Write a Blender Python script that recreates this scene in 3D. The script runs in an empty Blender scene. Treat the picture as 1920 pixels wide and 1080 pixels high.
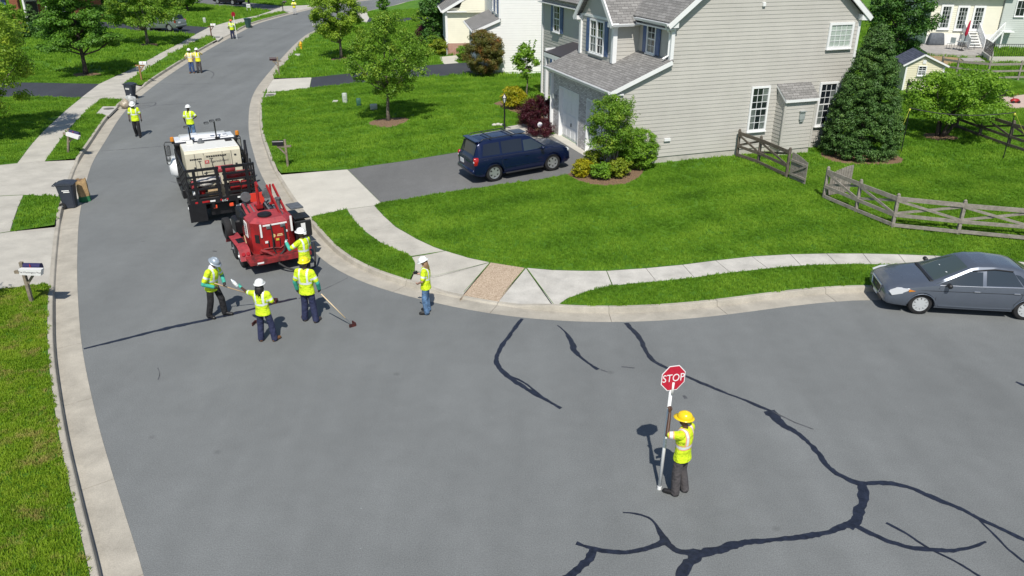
import bpy, bmesh, math, random
import numpy as np
from mathutils import Vector, Matrix, Euler
from mathutils.geometry import delaunay_2d_cdt
random.seed(7)
RNG = np.random.default_rng(11)
SC = bpy.context.scene
COL = SC.collection
rad = math.radians

# ---------------------------------------------------------------- camera
cam_d = bpy.data.cameras.new('camera')
cam_d.sensor_width = 36.0
cam_d.lens = 27.71
cam_d.clip_end = 2000
cam_o = bpy.data.objects.new('camera', cam_d)
COL.objects.link(cam_o)
cam_o.location = (0, 0, 9.96)
cam_o.rotation_euler = (rad(90 - 24.4), 0, 0)
SC.camera = cam_o

# ---------------------------------------------------------------- sky, sun, exposure
SUN_EL, SHADOW_AZ = 53.0, 91.0            # shadows fall away from the camera, a touch to the left
wld = bpy.data.worlds.new('World'); SC.world = wld; wld.use_nodes = True
wn = wld.node_tree.nodes; wl = wld.node_tree.links
sky = wn.new('ShaderNodeTexSky'); sky.sky_type = 'NISHITA'; sky.sun_disc = False
sky.sun_elevation = rad(SUN_EL); sky.sun_rotation = rad(180 - (SHADOW_AZ - 90))
sky.altitude = 100; sky.air_density = 1.0; sky.dust_density = 0.6; sky.ozone_density = 1.5
wn['Background'].inputs['Strength'].default_value = 0.097
wl.new(sky.outputs['Color'], wn['Background'].inputs['Color'])
sun_d = bpy.data.lights.new('sun', 'SUN'); sun_d.energy = 4.85; sun_d.angle = rad(0.55)
sun_d.color = (1.0, 0.95, 0.87)
sun_o = bpy.data.objects.new('sun', sun_d); COL.objects.link(sun_o)
_d = Vector((math.cos(rad(SHADOW_AZ)) * math.cos(rad(SUN_EL)), math.sin(rad(SHADOW_AZ)) * math.cos(rad(SUN_EL)), -math.sin(rad(SUN_EL))))
sun_o.rotation_euler = _d.to_track_quat('-Z', 'Y').to_euler()
sun_o.location = (0, -30, 60)
SC.view_settings.view_transform = 'Standard'
SC.view_settings.look = 'None'
SC.view_settings.exposure = 0.0
SC.view_settings.gamma = 1.0
SC.render.engine = 'CYCLES'
SC.cycles.max_bounces = 6
SC.cycles.diffuse_bounces = 3
SC.cycles.glossy_bounces = 3
SC.cycles.transmission_bounces = 4
SC.cycles.transparent_max_bounces = 6
SC.cycles.use_denoising = True
SC.cycles.sample_clamp_indirect = 6

# ---------------------------------------------------------------- small mesh library
class MB:
    """collects shapes; build() links them as ONE mesh object"""
    def __init__(s): s.v = []; s.f = []; s.m = []
    def add(s, vs, fs, mi=0, M=None):
        o = len(s.v)
        if M is not None: vs = [tuple(M @ Vector(p)) for p in vs]
        s.v.extend(tuple(p) for p in vs)
        s.f.extend([tuple(i + o for i in f) for f in fs]); s.m.extend([mi] * len(fs)); return s
    def box(s, c, d, mi=0, M=None, taper=(1, 1), bev=0.0):
        x, y, z = d[0] / 2, d[1] / 2, d[2] / 2
        tx, ty = taper
        if bev > 0:
            b = min(bev, x * .9, y * .9, z * .9)
            vs = []
            for zz, e, kx, ky in ((-z, 1, 1, 1), (-z + b, 0, 1, 1), (z - b, 0, tx, ty), (z, 1, tx, ty)):
                X, Y = x * kx - b * e, y * ky - b * e
                bb = b * (1 - e) 
                ring = [(X - bb, -Y), (X, -Y + bb), (X, Y - bb), (X - bb, Y), (-X + bb, Y), (-X, Y - bb), (-X, -Y + bb), (-X + bb, -Y)]
                vs += [(c[0] + p, c[1] + q, c[2] + zz) for p, q in ring]
            fs = [tuple(range(7, -1, -1)), tuple(range(24, 32))]
            for k in range(3):
                for i in range(8):
                    j = (i + 1) % 8
                    fs.append((k * 8 + i, k * 8 + j, k * 8 + 8 + j, k * 8 + 8 + i))
            return s.add(vs, fs, mi, M)
        vs = [(c[0] + sx * x * (tx if sz > 0 else 1), c[1] + sy * y * (ty if sz > 0 else 1), c[2] + sz * z) for sz in (-1, 1) for sx, sy in ((-1, -1), (1, -1), (1, 1), (-1, 1))]
        return s.add(vs, [(3, 2, 1, 0), (4, 5, 6, 7), (0, 1, 5, 4), (1, 2, 6, 5), (2, 3, 7, 6), (3, 0, 4, 7)], mi, M)
    def bar(s, a, b, w, t, mi=0, up=(0, 0, 1), ext=0.0):
        """box from a to b, w across, t along 'up'"""
        a, b = Vector(a), Vector(b); d = (b - a); L = d.length
        if L < 1e-6: return s
        d /= L; u = Vector(up); sd = d.cross(u)
        if sd.length < 1e-4: sd = d.cross(Vector((1, 0, 0)))
        sd.normalize(); u = sd.cross(d)
        a = a - d * ext; b = b + d * ext
        vs = [p + sd * (i * w / 2) + u * (j * t / 2) for p in (a, b) for i, j in ((-1, -1), (1, -1), (1, 1), (-1, 1))]
        return s.add(vs, [(0, 1, 2, 3), (7, 6, 5, 4), (4, 5, 1, 0), (5, 6, 2, 1), (6, 7, 3, 2), (7, 4, 0, 3)], mi)
    def tube(s, pts, r, n=8, mi=0, cap=True, sx=1.0):
        pts = [Vector(p) for p in pts]; rs = r if hasattr(r, '__len__') else [r] * len(pts)
        rings = []; pu = None
        for i, p in enumerate(pts):
            d = (pts[min(i + 1, len(pts) - 1)] - pts[max(i - 1, 0)])
            if d.length < 1e-9: d = Vector((0, 0, 1))
            d.normalize()
            if pu is None:
                pu = Vector((0, 0, 1)) if abs(d.z) < .9 else Vector((1, 0, 0))
            sd = d.cross(pu); 
            if sd.length < 1e-6: sd = d.orthogonal()
            sd.normalize(); u = sd.cross(d).normalized(); pu = u
            rings.append([p + sd * (math.cos(2 * math.pi * k / n) * rs[i] * sx) + u * (math.sin(2 * math.pi * k / n) * rs[i]) for k in range(n)])
        vs = [q for rg in rings for q in rg]; fs = []
        for i in range(len(pts) - 1):
            for k in range(n):
                j = (k + 1) % n
                fs.append((i * n + k, i * n + j, i * n + n + j, i * n + n + k))
        if cap:
            fs.append(tuple(range(n - 1, -1, -1))); fs.append(tuple(range((len(pts) - 1) * n, len(pts) * n)))
        return s.add(vs, fs, mi)
    def lathe(s, prof, n=16, mi=0, M=None, sy=1.0, cap=True):
        vs = []; fs = []
        for r, z in prof:
            vs += [(r * math.cos(2 * math.pi * k / n), sy * r * math.sin(2 * math.pi * k / n), z) for k in range(n)]
        for i in range(len(prof) - 1):
            for k in range(n):
                j = (k + 1) % n
                fs.append((i * n + k, i * n + j, i * n + n + j, i * n + n + k))
        if cap: fs.append(tuple(range(n - 1, -1, -1))); fs.append(tuple(range((len(prof) - 1) * n, len(prof) * n)))
        return s.add(vs, fs, mi, M)
    def prism(s, poly, axis_a, axis_b, o, ext, mi=0):
        """polygon (a,b) in the plane o + a*A + b*B, extruded by vector ext"""
        A, B, o, e = Vector(axis_a), Vector(axis_b), Vector(o), Vector(ext); n = len(poly)
        lo = [o + A * a + B * b for a, b in poly]; hi = [p + e for p in lo]
        fs = [tuple(range(n - 1, -1, -1)), tuple(range(n, 2 * n))] + [(i, (i + 1) % n, n + (i + 1) % n, n + i) for i in range(n)]
        if (A.cross(B)).dot(e) < 0: fs = [tuple(reversed(f)) for f in fs]
        return s.add(lo + hi, fs, mi)
    def ellipsoid(s, c, r, n=12, m=8, mi=0, M=None):
        vs = [(c[0], c[1], c[2] - r[2])]; fs = []
        for i in range(1, m):
            t = math.pi * i / m - math.pi / 2
            vs += [(c[0] + r[0] * math.cos(t) * math.cos(2 * math.pi * k / n), c[1] + r[1] * math.cos(t) * math.sin(2 * math.pi * k / n), c[2] + r[2] * math.sin(t)) for k in range(n)]
        vs.append((c[0], c[1], c[2] + r[2])); last = len(vs) - 1
        for k in range(n):
            j = (k + 1) % n
            fs.append((0, 1 + j, 1 + k)); fs.append((last, last - n + k, last - n + j))
            for i in range(m - 2):
                fs.append((1 + i * n + k, 1 + i * n + j, 1 + i * n + n + j, 1 + i * n + n + k))
        return s.add(vs, fs, mi, M)
    def grid(s, P, mi=0, flip=False):
        r, c = len(P), len(P[0])
        vs = [p for row in P for p in row]; fs = []
        for i in range(r - 1):
            for j in range(c - 1):
                f = (i * c + j, i * c + j + 1, i * c + c + j + 1, i * c + c + j)
                fs.append(tuple(reversed(f)) if flip else f)
        return s.add(vs, fs, mi)
    def mesh(s, name, mats, smooth=False):
        me = bpy.data.meshes.new(name); me.from_pydata(s.v, [], s.f)
        mats = mats if isinstance(mats, (list, tuple)) else [mats]
        for m in mats: me.materials.append(m)
        if len(mats) > 1: me.polygons.foreach_set('material_index', s.m)
        if smooth: me.polygons.foreach_set('use_smooth', [True] * len(s.f))
        me.update(); return me
    def build(s, name, mats, parent=None, smooth=False, autosmooth=None):
        me = s.mesh(name, mats, smooth or autosmooth is not None)
        if autosmooth is not None: me.set_sharp_from_angle(angle=rad(autosmooth))
        return link(name, me, parent)
def link(name, data, parent=None):
    o = bpy.data.objects.new(name, data); COL.objects.link(o)
    if parent is not None: o.parent = parent
    return o
def thing(name, label, cat, loc=(0, 0, 0), rz=0.0, group=None):
    o = bpy.data.objects.new(name, None); COL.objects.link(o)
    o.empty_display_size = .2
    o.location = loc; o.rotation_euler = (0, 0, rz)
    return tag(o, label, cat, group)
def tag(o, label, cat, group=None):
    o['label'] = label; o['category'] = cat
    if group: o['group'] = group
    return o
def struct(o, label=None):
    o['kind'] = 'structure'
    if label: o['label'] = label
    return o
def copy_tree(o, parent=None):
    c = o.copy(); COL.objects.link(c); c.parent = parent
    for ch in list(o.children): copy_tree(ch, c)
    return c
def text_part(name, body, size, M, mat, parent, ext=0.002, sx=1.0):
    cu = bpy.data.curves.new(name, 'FONT'); cu.body = body; cu.size = size; cu.extrude = ext
    cu.align_x = 'CENTER'; cu.align_y = 'CENTER'; cu.resolution_u = 3
    t = bpy.data.objects.new(name, cu); COL.objects.link(t)
    dg = bpy.context.evaluated_depsgraph_get(); me = bpy.data.meshes.new_from_object(t.evaluated_get(dg))
    bpy.data.objects.remove(t); me.name = name
    me.transform(M @ Matrix.Diagonal((sx, 1, 1, 1))); me.materials.clear(); me.materials.append(mat)
    return link(name, me, parent)
def frame(o, x, y):
    """matrix with local x, y axes and z = x cross y at o"""
    x = Vector(x).normalized(); y = Vector(y).normalized(); z = x.cross(y)
    return Matrix(((x.x, y.x, z.x, o[0]), (x.y, y.y, z.y, o[1]), (x.z, y.z, z.z, o[2]), (0, 0, 0, 1)))

# ---------------------------------------------------------------- materials
def mat(name, col, rough=0.6, metal=0.0, var=0.0, scale=8.0, bump=0.0, bscale=None, spec=0.5, col2=None, coat=0.0, trans=None, grain=0.0, gscale=200.0, coords='Object', dist=0.02):
    m = bpy.data.materials.new(name); m.use_nodes = True
    nt = m.node_tree; b = nt.nodes['Principled BSDF']
    b.inputs['Roughness'].default_value = rough; b.inputs['Metallic'].default_value = metal
    b.inputs['Specular IOR Level'].default_value = spec
    if coat: b.inputs['Coat Weight'].default_value = coat; b.inputs['Coat Roughness'].default_value = .06
    b.inputs['Base Color'].default_value = (*col, 1)
    need = var > 0 or bump > 0 or col2 is not None or grain > 0
    if need:
        tc = nt.nodes.new('ShaderNodeTexCoord')
        if var > 0 or col2 is not None:
            n = nt.nodes.new('ShaderNodeTexNoise'); n.inputs['Scale'].default_value = scale; n.inputs['Detail'].default_value = 5
            n.inputs['Roughness'].default_value = .62
            nt.links.new(tc.outputs[coords], n.inputs['Vector'])
            cr = nt.nodes.new('ShaderNodeValToRGB')
            c2 = col2 if col2 is not None else tuple(min(1, c * (1 + var)) for c in col)
            c1 = tuple(c * (1 - var) for c in col) if col2 is None else col
            cr.color_ramp.elements[0].position = .32; cr.color_ramp.elements[1].position = .68
            cr.color_ramp.elements[0].color = (*c1, 1); cr.color_ramp.elements[1].color = (*c2, 1)
            nt.links.new(n.outputs['Fac'], cr.inputs['Fac'])
            out = cr.outputs['Color']
            if grain > 0:
                g = nt.nodes.new('ShaderNodeTexNoise'); g.inputs['Scale'].default_value = gscale; g.inputs['Detail'].default_value = 2
                nt.links.new(tc.outputs[coords], g.inputs['Vector'])
                mr = nt.nodes.new('ShaderNodeMapRange'); mr.inputs['From Min'].default_value = .3; mr.inputs['From Max'].default_value = .7
                mr.inputs['To Min'].default_value = 1 - grain; mr.inputs['To Max'].default_value = 1 + grain
                nt.links.new(g.outputs['Fac'], mr.inputs['Value'])
                mx = nt.nodes.new('ShaderNodeVectorMath'); mx.operation = 'SCALE'
                nt.links.new(out, mx.inputs[0]); nt.links.new(mr.outputs['Result'], mx.inputs['Scale'])
                out = mx.outputs['Vector']
            nt.links.new(out, b.inputs['Base Color'])
        if bump > 0:
            n2 = nt.nodes.new('ShaderNodeTexNoise'); n2.inputs['Scale'].default_value = bscale or scale * 4; n2.inputs['Detail'].default_value = 4
            nt.links.new(tc.outputs[coords], n2.inputs['Vector'])
            bp = nt.nodes.new('ShaderNodeBump'); bp.inputs['Strength'].default_value = bump; bp.inputs['Distance'].default_value = dist
            nt.links.new(n2.outputs['Fac'], bp.inputs['Height']); nt.links.new(bp.outputs['Normal'], b.inputs['Normal'])
    return m
def leaf_mat(name, c1, c2, c3, scale=1.4, tr=.25):
    """foliage: fine colour variation leaf to leaf, some light passing through"""
    m = bpy.data.materials.new(name); m.use_nodes = True; nt = m.node_tree; b = nt.nodes['Principled BSDF']
    tc = nt.nodes.new('ShaderNodeTexCoord'); n = nt.nodes.new('ShaderNodeTexNoise'); n.inputs['Scale'].default_value = scale; n.inputs['Detail'].default_value = 6; n.inputs['Roughness'].default_value = .8
    nt.links.new(tc.outputs['Object'], n.inputs['Vector'])
    cr = nt.nodes.new('ShaderNodeValToRGB'); e = cr.color_ramp.elements
    e[0].position = .3; e[0].color = (*c1, 1); e[1].position = .72; e[1].color = (*c3, 1); x = e.new(.52); x.color = (*c2, 1)
    nt.links.new(n.outputs['Fac'], cr.inputs['Fac']); nt.links.new(cr.outputs['Color'], b.inputs['Base Color'])
    b.inputs['Roughness'].default_value = .5; b.inputs['Specular IOR Level'].default_value = .35
    t = nt.nodes.new('ShaderNodeBsdfTranslucent'); mx = nt.nodes.new('ShaderNodeMixShader'); mx.inputs['Fac'].default_value = tr
    nt.links.new(cr.outputs['Color'], t.inputs['Color'])
    nt.links.new(b.outputs['BSDF'], mx.inputs[1]); nt.links.new(t.outputs['BSDF'], mx.inputs[2])
    nt.links.new(mx.outputs['Shader'], nt.nodes['Material Output'].inputs['Surface'])
    return m
def glass_mat(name, col, rough=.04):
    m = mat(name, col, rough=rough, spec=.9)
    return m

# ---------------------------------------------------------------- the lie of the land (edge of asphalt / gutter on both sides)
LB_RAW = [(-2.6, 2.0, 0), (-4.3, 6.5, 0), (-6.216, 10.146, 0.000), (-7.060, 11.395, 0.000), (-7.967, 12.791, 0.000), (-8.989, 14.356, 0.000), (-9.816, 15.711, 0.000), (-10.664, 17.116, 0.000), (-11.440, 18.461, 0.000), (-12.327, 20.119, 0.000), (-13.295, 21.957, 0.000), (-13.883, 23.111, 0.000), (-14.845, 25.043, 0.000), (-16.432, 28.325, 0.000), (-17.371, 30.461, 0.000), (-18.825, 33.864, 0.000), (-19.866, 36.527, 0.000), (-20.920, 39.807, 0.000), (-22.972, 46.276, 0.000), (-24.089, 50.700, 0.000), (-25.402, 57.664, 0.000), (-26.745, 66.638, 0.000), (-28.037, 76.736, 0.000), (-29.134, 88.195, 0.000), (-29.796, 96.650, 0.000), (-29.308, 104.078, 0.000), (-28.717, 109.154, 0.000), (-27.314, 117.938, 0.000), (-24.757, 125.091, 0.000), (-22.383, 131.029, 0.000), (-8, 147, 0), (25, 172, 0), (70, 200, 0)]
RB_RAW = [(80, 5, 0), (60, 10, 0), (40, 15.2, 0), (22, 19.2, 0), (15, 20.5, 0), (10.613, 21.153, 0.000), (8.089, 20.679, 0.000), (6.163, 20.119, 0.000), (4.642, 19.782, 0.000), (3.172, 19.650, 0.000), (2.381, 19.633, 0.000), (1.492, 19.699, 0.000), (1.122, 19.765, 0.000), (0.045, 19.916, 0.000), (-0.668, 20.136, 0.000), (-1.345, 20.431, 0.000), (-2.271, 20.906, 0.000), (-3.191, 21.377, 0.000), (-4.040, 21.917, 0.000), (-4.832, 22.521, 0.000), (-5.662, 23.327, 0.000), (-6.397, 24.323, 0.000), (-7.696, 26.707, 0.000), (-9.391, 30.119, 0.000), (-10.718, 33.052, 0.000), (-11.869, 35.782, 0.000), (-12.768, 38.207, 0.000), (-13.902, 41.294, 0.000), (-15.286, 45.701, 0.000), (-16.723, 50.873, 0.000), (-17.649, 55.156, 0.000), (-18.330, 59.457, 0.000), (-19.032, 64.427, 0.000), (-19.806, 70.234, 0.000), (-20.948, 79.426, 0.000), (-21.586, 86.953, 0.000), (-21.467, 91.195, 0.000), (-20.963, 101.801, 0.000), (-20.009, 111.457, 0.000), (-17.619, 120.350, 0.000), (-14.672, 131.549, 0.000), (2, 142, 0), (30, 162, 0), (80, 192, 0)]
def catmull(pts, step):
    P = [np.array(p[:2], float) for p in pts]; out = []
    P = [2 * P[0] - P[1]] + P + [2 * P[-1] - P[-2]]
    for i in range(1, len(P) - 2):
        a, b, c, d = P[i - 1], P[i], P[i + 1], P[i + 2]
        # centripetal parametrisation keeps it from looping
        t0 = 0; t1 = t0 + max(np.linalg.norm(b - a), 1e-6) ** .5; t2 = t1 + max(np.linalg.norm(c - b), 1e-6) ** .5; t3 = t2 + max(np.linalg.norm(d - c), 1e-6) ** .5
        n = max(1, int(round(np.linalg.norm(c - b) / step)))
        for k in range(n):
            t = t1 + (t2 - t1) * k / n
            A1 = (t1 - t) / (t1 - t0) * a + (t - t0) / (t1 - t0) * b; A2 = (t2 - t) / (t2 - t1) * b + (t - t1) / (t2 - t1) * c
            A3 = (t3 - t) / (t3 - t2) * c + (t - t2) / (t3 - t2) * d
            B1 = (t2 - t) / (t2 - t0) * A1 + (t - t0) / (t2 - t0) * A2; B2 = (t3 - t) / (t3 - t1) * A2 + (t - t1) / (t3 - t1) * A3
            out.append((t2 - t) / (t2 - t1) * B1 + (t - t1) / (t2 - t1) * B2)
    out.append(P[-2]); return np.array(out)
def smooth_line(a, k):
    a = a.copy()
    for _ in range(k): a[1:-1] = .25 * a[:-2] + .5 * a[1:-1] + .25 * a[2:]
    return a
LB = smooth_line(catmull(LB_RAW, .5), 6)
RB = smooth_line(catmull(RB_RAW, .5), 6)
def seg_dist(x, y, L):
    p = np.array((x, y)); a = L[:-1]; d = L[1:] - a
    t = np.clip(((p - a) * d).sum(1) / np.maximum((d * d).sum(1), 1e-12), 0, 1)
    return float(np.sqrt((((a + d * t[:, None]) - p) ** 2).sum(1).min()))
_LBc, _RBc = LB[::3], RB[::3]
def zt(x, y):
    dl, dr = seg_dist(x, y, _LBc), seg_dist(x, y, _RBc)
    if dl < dr: d, rise, run = dl, .35, 14.0
    else: d, rise, run = dr, .51, 11.0
    t = min(1, max(0, (d - .75) / run))
    return .14 + rise * t * t * (3 - 2 * t)

# ---------------------------------------------------------------- ground materials
def asphalt_mat(name, c, blotch=.09, grain=.30, gs=42.0, rough=.85):
    m = bpy.data.materials.new(name); m.use_nodes = True; nt = m.node_tree; b = nt.nodes['Principled BSDF']; L = nt.links.new
    tc = nt.nodes.new('ShaderNodeTexCoord')
    def noise(sc, det, ro=.6):
        n = nt.nodes.new('ShaderNodeTexNoise'); n.inputs['Scale'].default_value = sc; n.inputs['Detail'].default_value = det; n.inputs['Roughness'].default_value = ro
        L(tc.outputs['Object'], n.inputs['Vector']); return n
    def rng(src, a, bb, lo, hi):
        r = nt.nodes.new('ShaderNodeMapRange'); r.inputs['From Min'].default_value = a; r.inputs['From Max'].default_value = bb
        r.inputs['To Min'].default_value = lo; r.inputs['To Max'].default_value = hi; L(src, r.inputs['Value']); return r.outputs['Result']
    def mul(p, q):
        k = nt.nodes.new('ShaderNodeMath'); k.operation = 'MULTIPLY'; L(p, k.inputs[0]); L(q, k.inputs[1]); return k.outputs[0]
    big = rng(noise(.22, 5).outputs['Fac'], .3, .7, 1 - blotch, 1 + blotch)
    mid = rng(noise(2.2, 4).outputs['Fac'], .3, .7, 1 - blotch * .5, 1 + blotch * .5)
    fine = rng(noise(gs, 3, .75).outputs['Fac'], .3, .7, 1 - grain, 1 + grain)
    vor = nt.nodes.new('ShaderNodeTexVoronoi'); vor.inputs['Scale'].default_value = 26; L(tc.outputs['Object'], vor.inputs['Vector'])
    fleck = rng(vor.outputs['Distance'], 0.0, .16, 1.3, 1.0)
    f = mul(mul(mul(big, mid), fine), fleck)
    # worn streaks along the way the traffic runs, drips and pale scuffs
    mp = nt.nodes.new('ShaderNodeMapping'); mp.inputs['Rotation'].default_value = (0, 0, .35); mp.inputs['Scale'].default_value = (1.1, .10, 1); L(tc.outputs['Object'], mp.inputs['Vector'])
    st = nt.nodes.new('ShaderNodeTexNoise'); st.inputs['Scale'].default_value = .8; st.inputs['Detail'].default_value = 4; L(mp.outputs['Vector'], st.inputs['Vector']); f = mul(f, rng(st.outputs['Fac'], .35, .7, .93, 1.06))
    dr = nt.nodes.new('ShaderNodeTexVoronoi'); dr.inputs['Scale'].default_value = .55; L(tc.outputs['Object'], dr.inputs['Vector']); f = mul(f, rng(dr.outputs['Distance'], .02, .06, .80, 1.0))
    d2 = nt.nodes.new('ShaderNodeTexVoronoi'); d2.inputs['Scale'].default_value = 1.9; L(tc.outputs['Object'], d2.inputs['Vector']); f = mul(f, rng(d2.outputs['Distance'], .015, .04, 1.4, 1.0))
    sc_ = rng(noise(.9, 6, .75).outputs['Fac'], .68, .76, 1.0, 1.12); f = mul(f, sc_)
    s = nt.nodes.new('ShaderNodeVectorMath'); s.operation = 'SCALE'; s.inputs[0].default_value = c; L(f, s.inputs['Scale'])
    L(s.outputs['Vector'], b.inputs['Base Color']); b.inputs['Roughness'].default_value = rough; b.inputs['Specular IOR Level'].default_value = .3
    bp = nt.nodes.new('ShaderNodeBump'); bp.inputs['Strength'].default_value = .5; bp.inputs['Distance'].default_value = .01
    L(noise(60, 3, .7).outputs['Fac'], bp.inputs['Height']); L(bp.outputs['Normal'], b.inputs['Normal'])
    return m
M_ROAD = asphalt_mat('asphalt_worn', (.170, .180, .180))
M_DRIVE = asphalt_mat('asphalt_driveway', (.150, .152, .150), gs=42)
M_DRIVEDARK = asphalt_mat('asphalt_sealed', (.050, .054, .066), gs=42, rough=.7)
M_SEAL = mat('crack_filler', (.016, .020, .034), rough=.42, var=.45, scale=9, bump=.3, bscale=30)
M_SEALOLD = mat('old_crack', (.075, .078, .085), rough=.8, var=.4, scale=6)
M_CONC = mat('concrete_pale', (.45, .43, .378), rough=.9, var=.13, scale=1.1, bump=.25, bscale=60, grain=.10, gscale=45)
M_CONCA = mat('concrete_apron', (.52, .50, .44), rough=.9, var=.08, scale=.9, bump=.25, bscale=60, grain=.08, gscale=45)
M_CONCG = mat('concrete_grey', (.47, .455, .415), rough=.9, var=.16, scale=1.6, bump=.25, bscale=60, grain=.11, gscale=45)
M_KERB = mat('concrete_kerb', (.39, .362, .305), rough=.9, var=.17, scale=1.5, bump=.25, bscale=50, grain=.10, gscale=40)
M_AGG = mat('exposed_aggregate', (.27, .19, .125), rough=.9, col2=(.60, .49, .37), scale=26, bump=1.0, bscale=34)
M_JOINT = mat('joint_filler', (.20, .185, .15), rough=.95, var=.3)
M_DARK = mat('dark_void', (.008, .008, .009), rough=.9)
M_MULCH = mat('mulch', (.20, .125, .072), rough=.95, var=.5, scale=18, bump=1.0, bscale=30, dist=.04)
M_SOIL = mat('bare_soil', (.34, .235, .12), rough=.95, var=.3, scale=4, bump=.6)
def lawn_mat(name, c1, c2, c3):
    m = bpy.data.materials.new(name); m.use_nodes = True; nt = m.node_tree; b = nt.nodes['Principled BSDF']; L = nt.links.new
    tc = nt.nodes.new('ShaderNodeTexCoord')
    def noise(sc, det, ro):
        n = nt.nodes.new('ShaderNodeTexNoise'); n.inputs['Scale'].default_value = sc; n.inputs['Detail'].default_value = det; n.inputs['Roughness'].default_value = ro
        L(tc.outputs['Object'], n.inputs['Vector']); return n.outputs['Fac']
    ad = nt.nodes.new('ShaderNodeMath'); ad.operation = 'MULTIPLY_ADD'; ad.inputs[1].default_value = .5
    L(noise(.45, 6, .62), ad.inputs[0])
    hf = nt.nodes.new('ShaderNodeMath'); hf.operation = 'MULTIPLY'; hf.inputs[1].default_value = .5; L(noise(7, 6, .8), hf.inputs[0]); L(hf.outputs[0], ad.inputs[2])
    cr = nt.nodes.new('ShaderNodeValToRGB'); e = cr.color_ramp.elements
    e[0].position = .36; e[0].color = (*c1, 1); e[1].position = .66; e[1].color = (*c3, 1); k = e.new(.5); k.color = (*c2, 1)
    L(ad.outputs[0], cr.inputs['Fac']); L(cr.outputs['Color'], b.inputs['Base Color'])
    b.inputs['Roughness'].default_value = .8; b.inputs['Specular IOR Level'].default_value = .2
    bp = nt.nodes.new('ShaderNodeBump'); bp.inputs['Strength'].default_value = 1.0; bp.inputs['Distance'].default_value = .06
    L(noise(16, 5, .8), bp.inputs['Height']); L(bp.outputs['Normal'], b.inputs['Normal'])
    return m
GR1, GR2, GR3 = (.044, .125, .011), (.088, .208, .017), (.150, .29, .030)
M_LAWN = lawn_mat('lawn_turf', GR1, GR2, GR3)

# ---------------------------------------------------------------- helpers for laid surfaces
def in_poly(P, poly):
    """P (n,2) -> bool mask"""
    x, y = P[:, 0], P[:, 1]; r = np.zeros(len(P), bool); q = np.asarray([p[:2] for p in poly], float); j = len(q) - 1
    for i in range(len(q)):
        c = (q[i, 1] > y) != (q[j, 1] > y)
        with np.errstate(divide='ignore', invalid='ignore'):
            xi = (q[j, 0] - q[i, 0]) * (y - q[i, 1]) / (q[j, 1] - q[i, 1]) + q[i, 0]
        r ^= c & (x < xi); j = i
    return r
def sheet_mesh(poly, zf, step=1.5, holes=(), extra=None):
    poly = [tuple(p[:2]) for p in poly]; A = np.array(poly)
    V = [Vector(p) for p in poly]; E = [(i, (i + 1) % len(poly)) for i in range(len(poly))]
    for h in holes:
        o = len(V); V += [Vector(p[:2]) for p in h]; E += [(o + i, o + (i + 1) % len(h)) for i in range(len(h))]
    lo, hi = A.min(0), A.max(0)
    if extra is None:
        gx = np.arange(lo[0] + step / 2, hi[0], step); gy = np.arange(lo[1] + step / 2, hi[1], step)
        g = np.array([(a, b) for a in gx for b in gy]) if len(gx) and len(gy) else np.zeros((0, 2))
    else: g = extra
    if len(g):
        g = g[in_poly(g, poly)]
        V += [Vector(p) for p in g]
    r = delaunay_2d_cdt(V, E, [], 0, 1e-4)
    vs = np.array([tuple(v) for v in r[0]]); fs = np.array([f for f in r[2] if len(f) == 3])
    c = vs[fs].mean(1); k = in_poly(c, poly)
    for h in holes: k &= ~in_poly(c, h)
    fs = fs[k]
    # face up
    a, b, d = vs[fs[:, 0]], vs[fs[:, 1]], vs[fs[:, 2]]
    cr = (b[:, 0] - a[:, 0]) * (d[:, 1] - a[:, 1]) - (b[:, 1] - a[:, 1]) * (d[:, 0] - a[:, 0])
    fs[cr < 0] = fs[cr < 0][:, ::-1]
    used = np.unique(fs); mp = -np.ones(len(vs), int); mp[used] = np.arange(len(used))
    P = [(float(vs[i, 0]), float(vs[i, 1]), zf(float(vs[i, 0]), float(vs[i, 1]))) for i in used]
    return P, [tuple(int(mp[i]) for i in f) for f in fs]
def sheet(name, poly, zf, m, step=1.5, parent=None, skirt=.12, holes=()):
    P, F = sheet_mesh(poly, zf, step, holes)
    b = MB(); b.add(P, F)
    if skirt:
        # edge walls, so that the piece has thickness
        q = [tuple(p[:2]) for p in poly]; n = len(q)
        area = sum(q[i][0] * q[(i + 1) % n][1] - q[(i + 1) % n][0] * q[i][1] for i in range(n))
        if area < 0: q = q[::-1]
        top = [(x, y, zf(x, y)) for x, y in q]; bot = [(x, y, z - skirt) for x, y, z in top]
        b.add(top + bot, [(i, n + i, n + (i + 1) % n, (i + 1) % n) for i in range(n)])
    return b.build(name, m, parent)
def offset_line(L, d, side):
    """side +1: to the left of travel"""
    t = np.zeros_like(L); t[1:-1] = L[2:] - L[:-2]; t[0] = L[1] - L[0]; t[-1] = L[-1] - L[-2]
    t /= np.linalg.norm(t, axis=1)[:, None]
    return L + side * d * np.stack([-t[:, 1], t[:, 0]], 1)
def nearest(L, p): return int(((L - np.array(p[:2])) ** 2).sum(1).argmin())
def resample(pts, n):
    P = np.array([p[:2] for p in pts]); s = np.r_[0, np.cumsum(np.linalg.norm(np.diff(P, axis=0), axis=1))]
    t = np.linspace(0, s[-1], n); return np.stack([np.interp(t, s, P[:, 0]), np.interp(t, s, P[:, 1])], 1)
def dline(x, y): return min(seg_dist(x, y, _LBc), seg_dist(x, y, _RBc))
GUT, KTOP = .60, .76                    # width of the gutter pan, back of the kerb
def z_pave(x, y): return zt(x, y) - .004
def z_apron(x, y):
    t = min(1, max(0, (dline(x, y) - KTOP) / 1.5)); return .045 + (z_pave(x, y) - .045) * t
def z_drive(x, y): return zt(x, y) - .008

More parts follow.
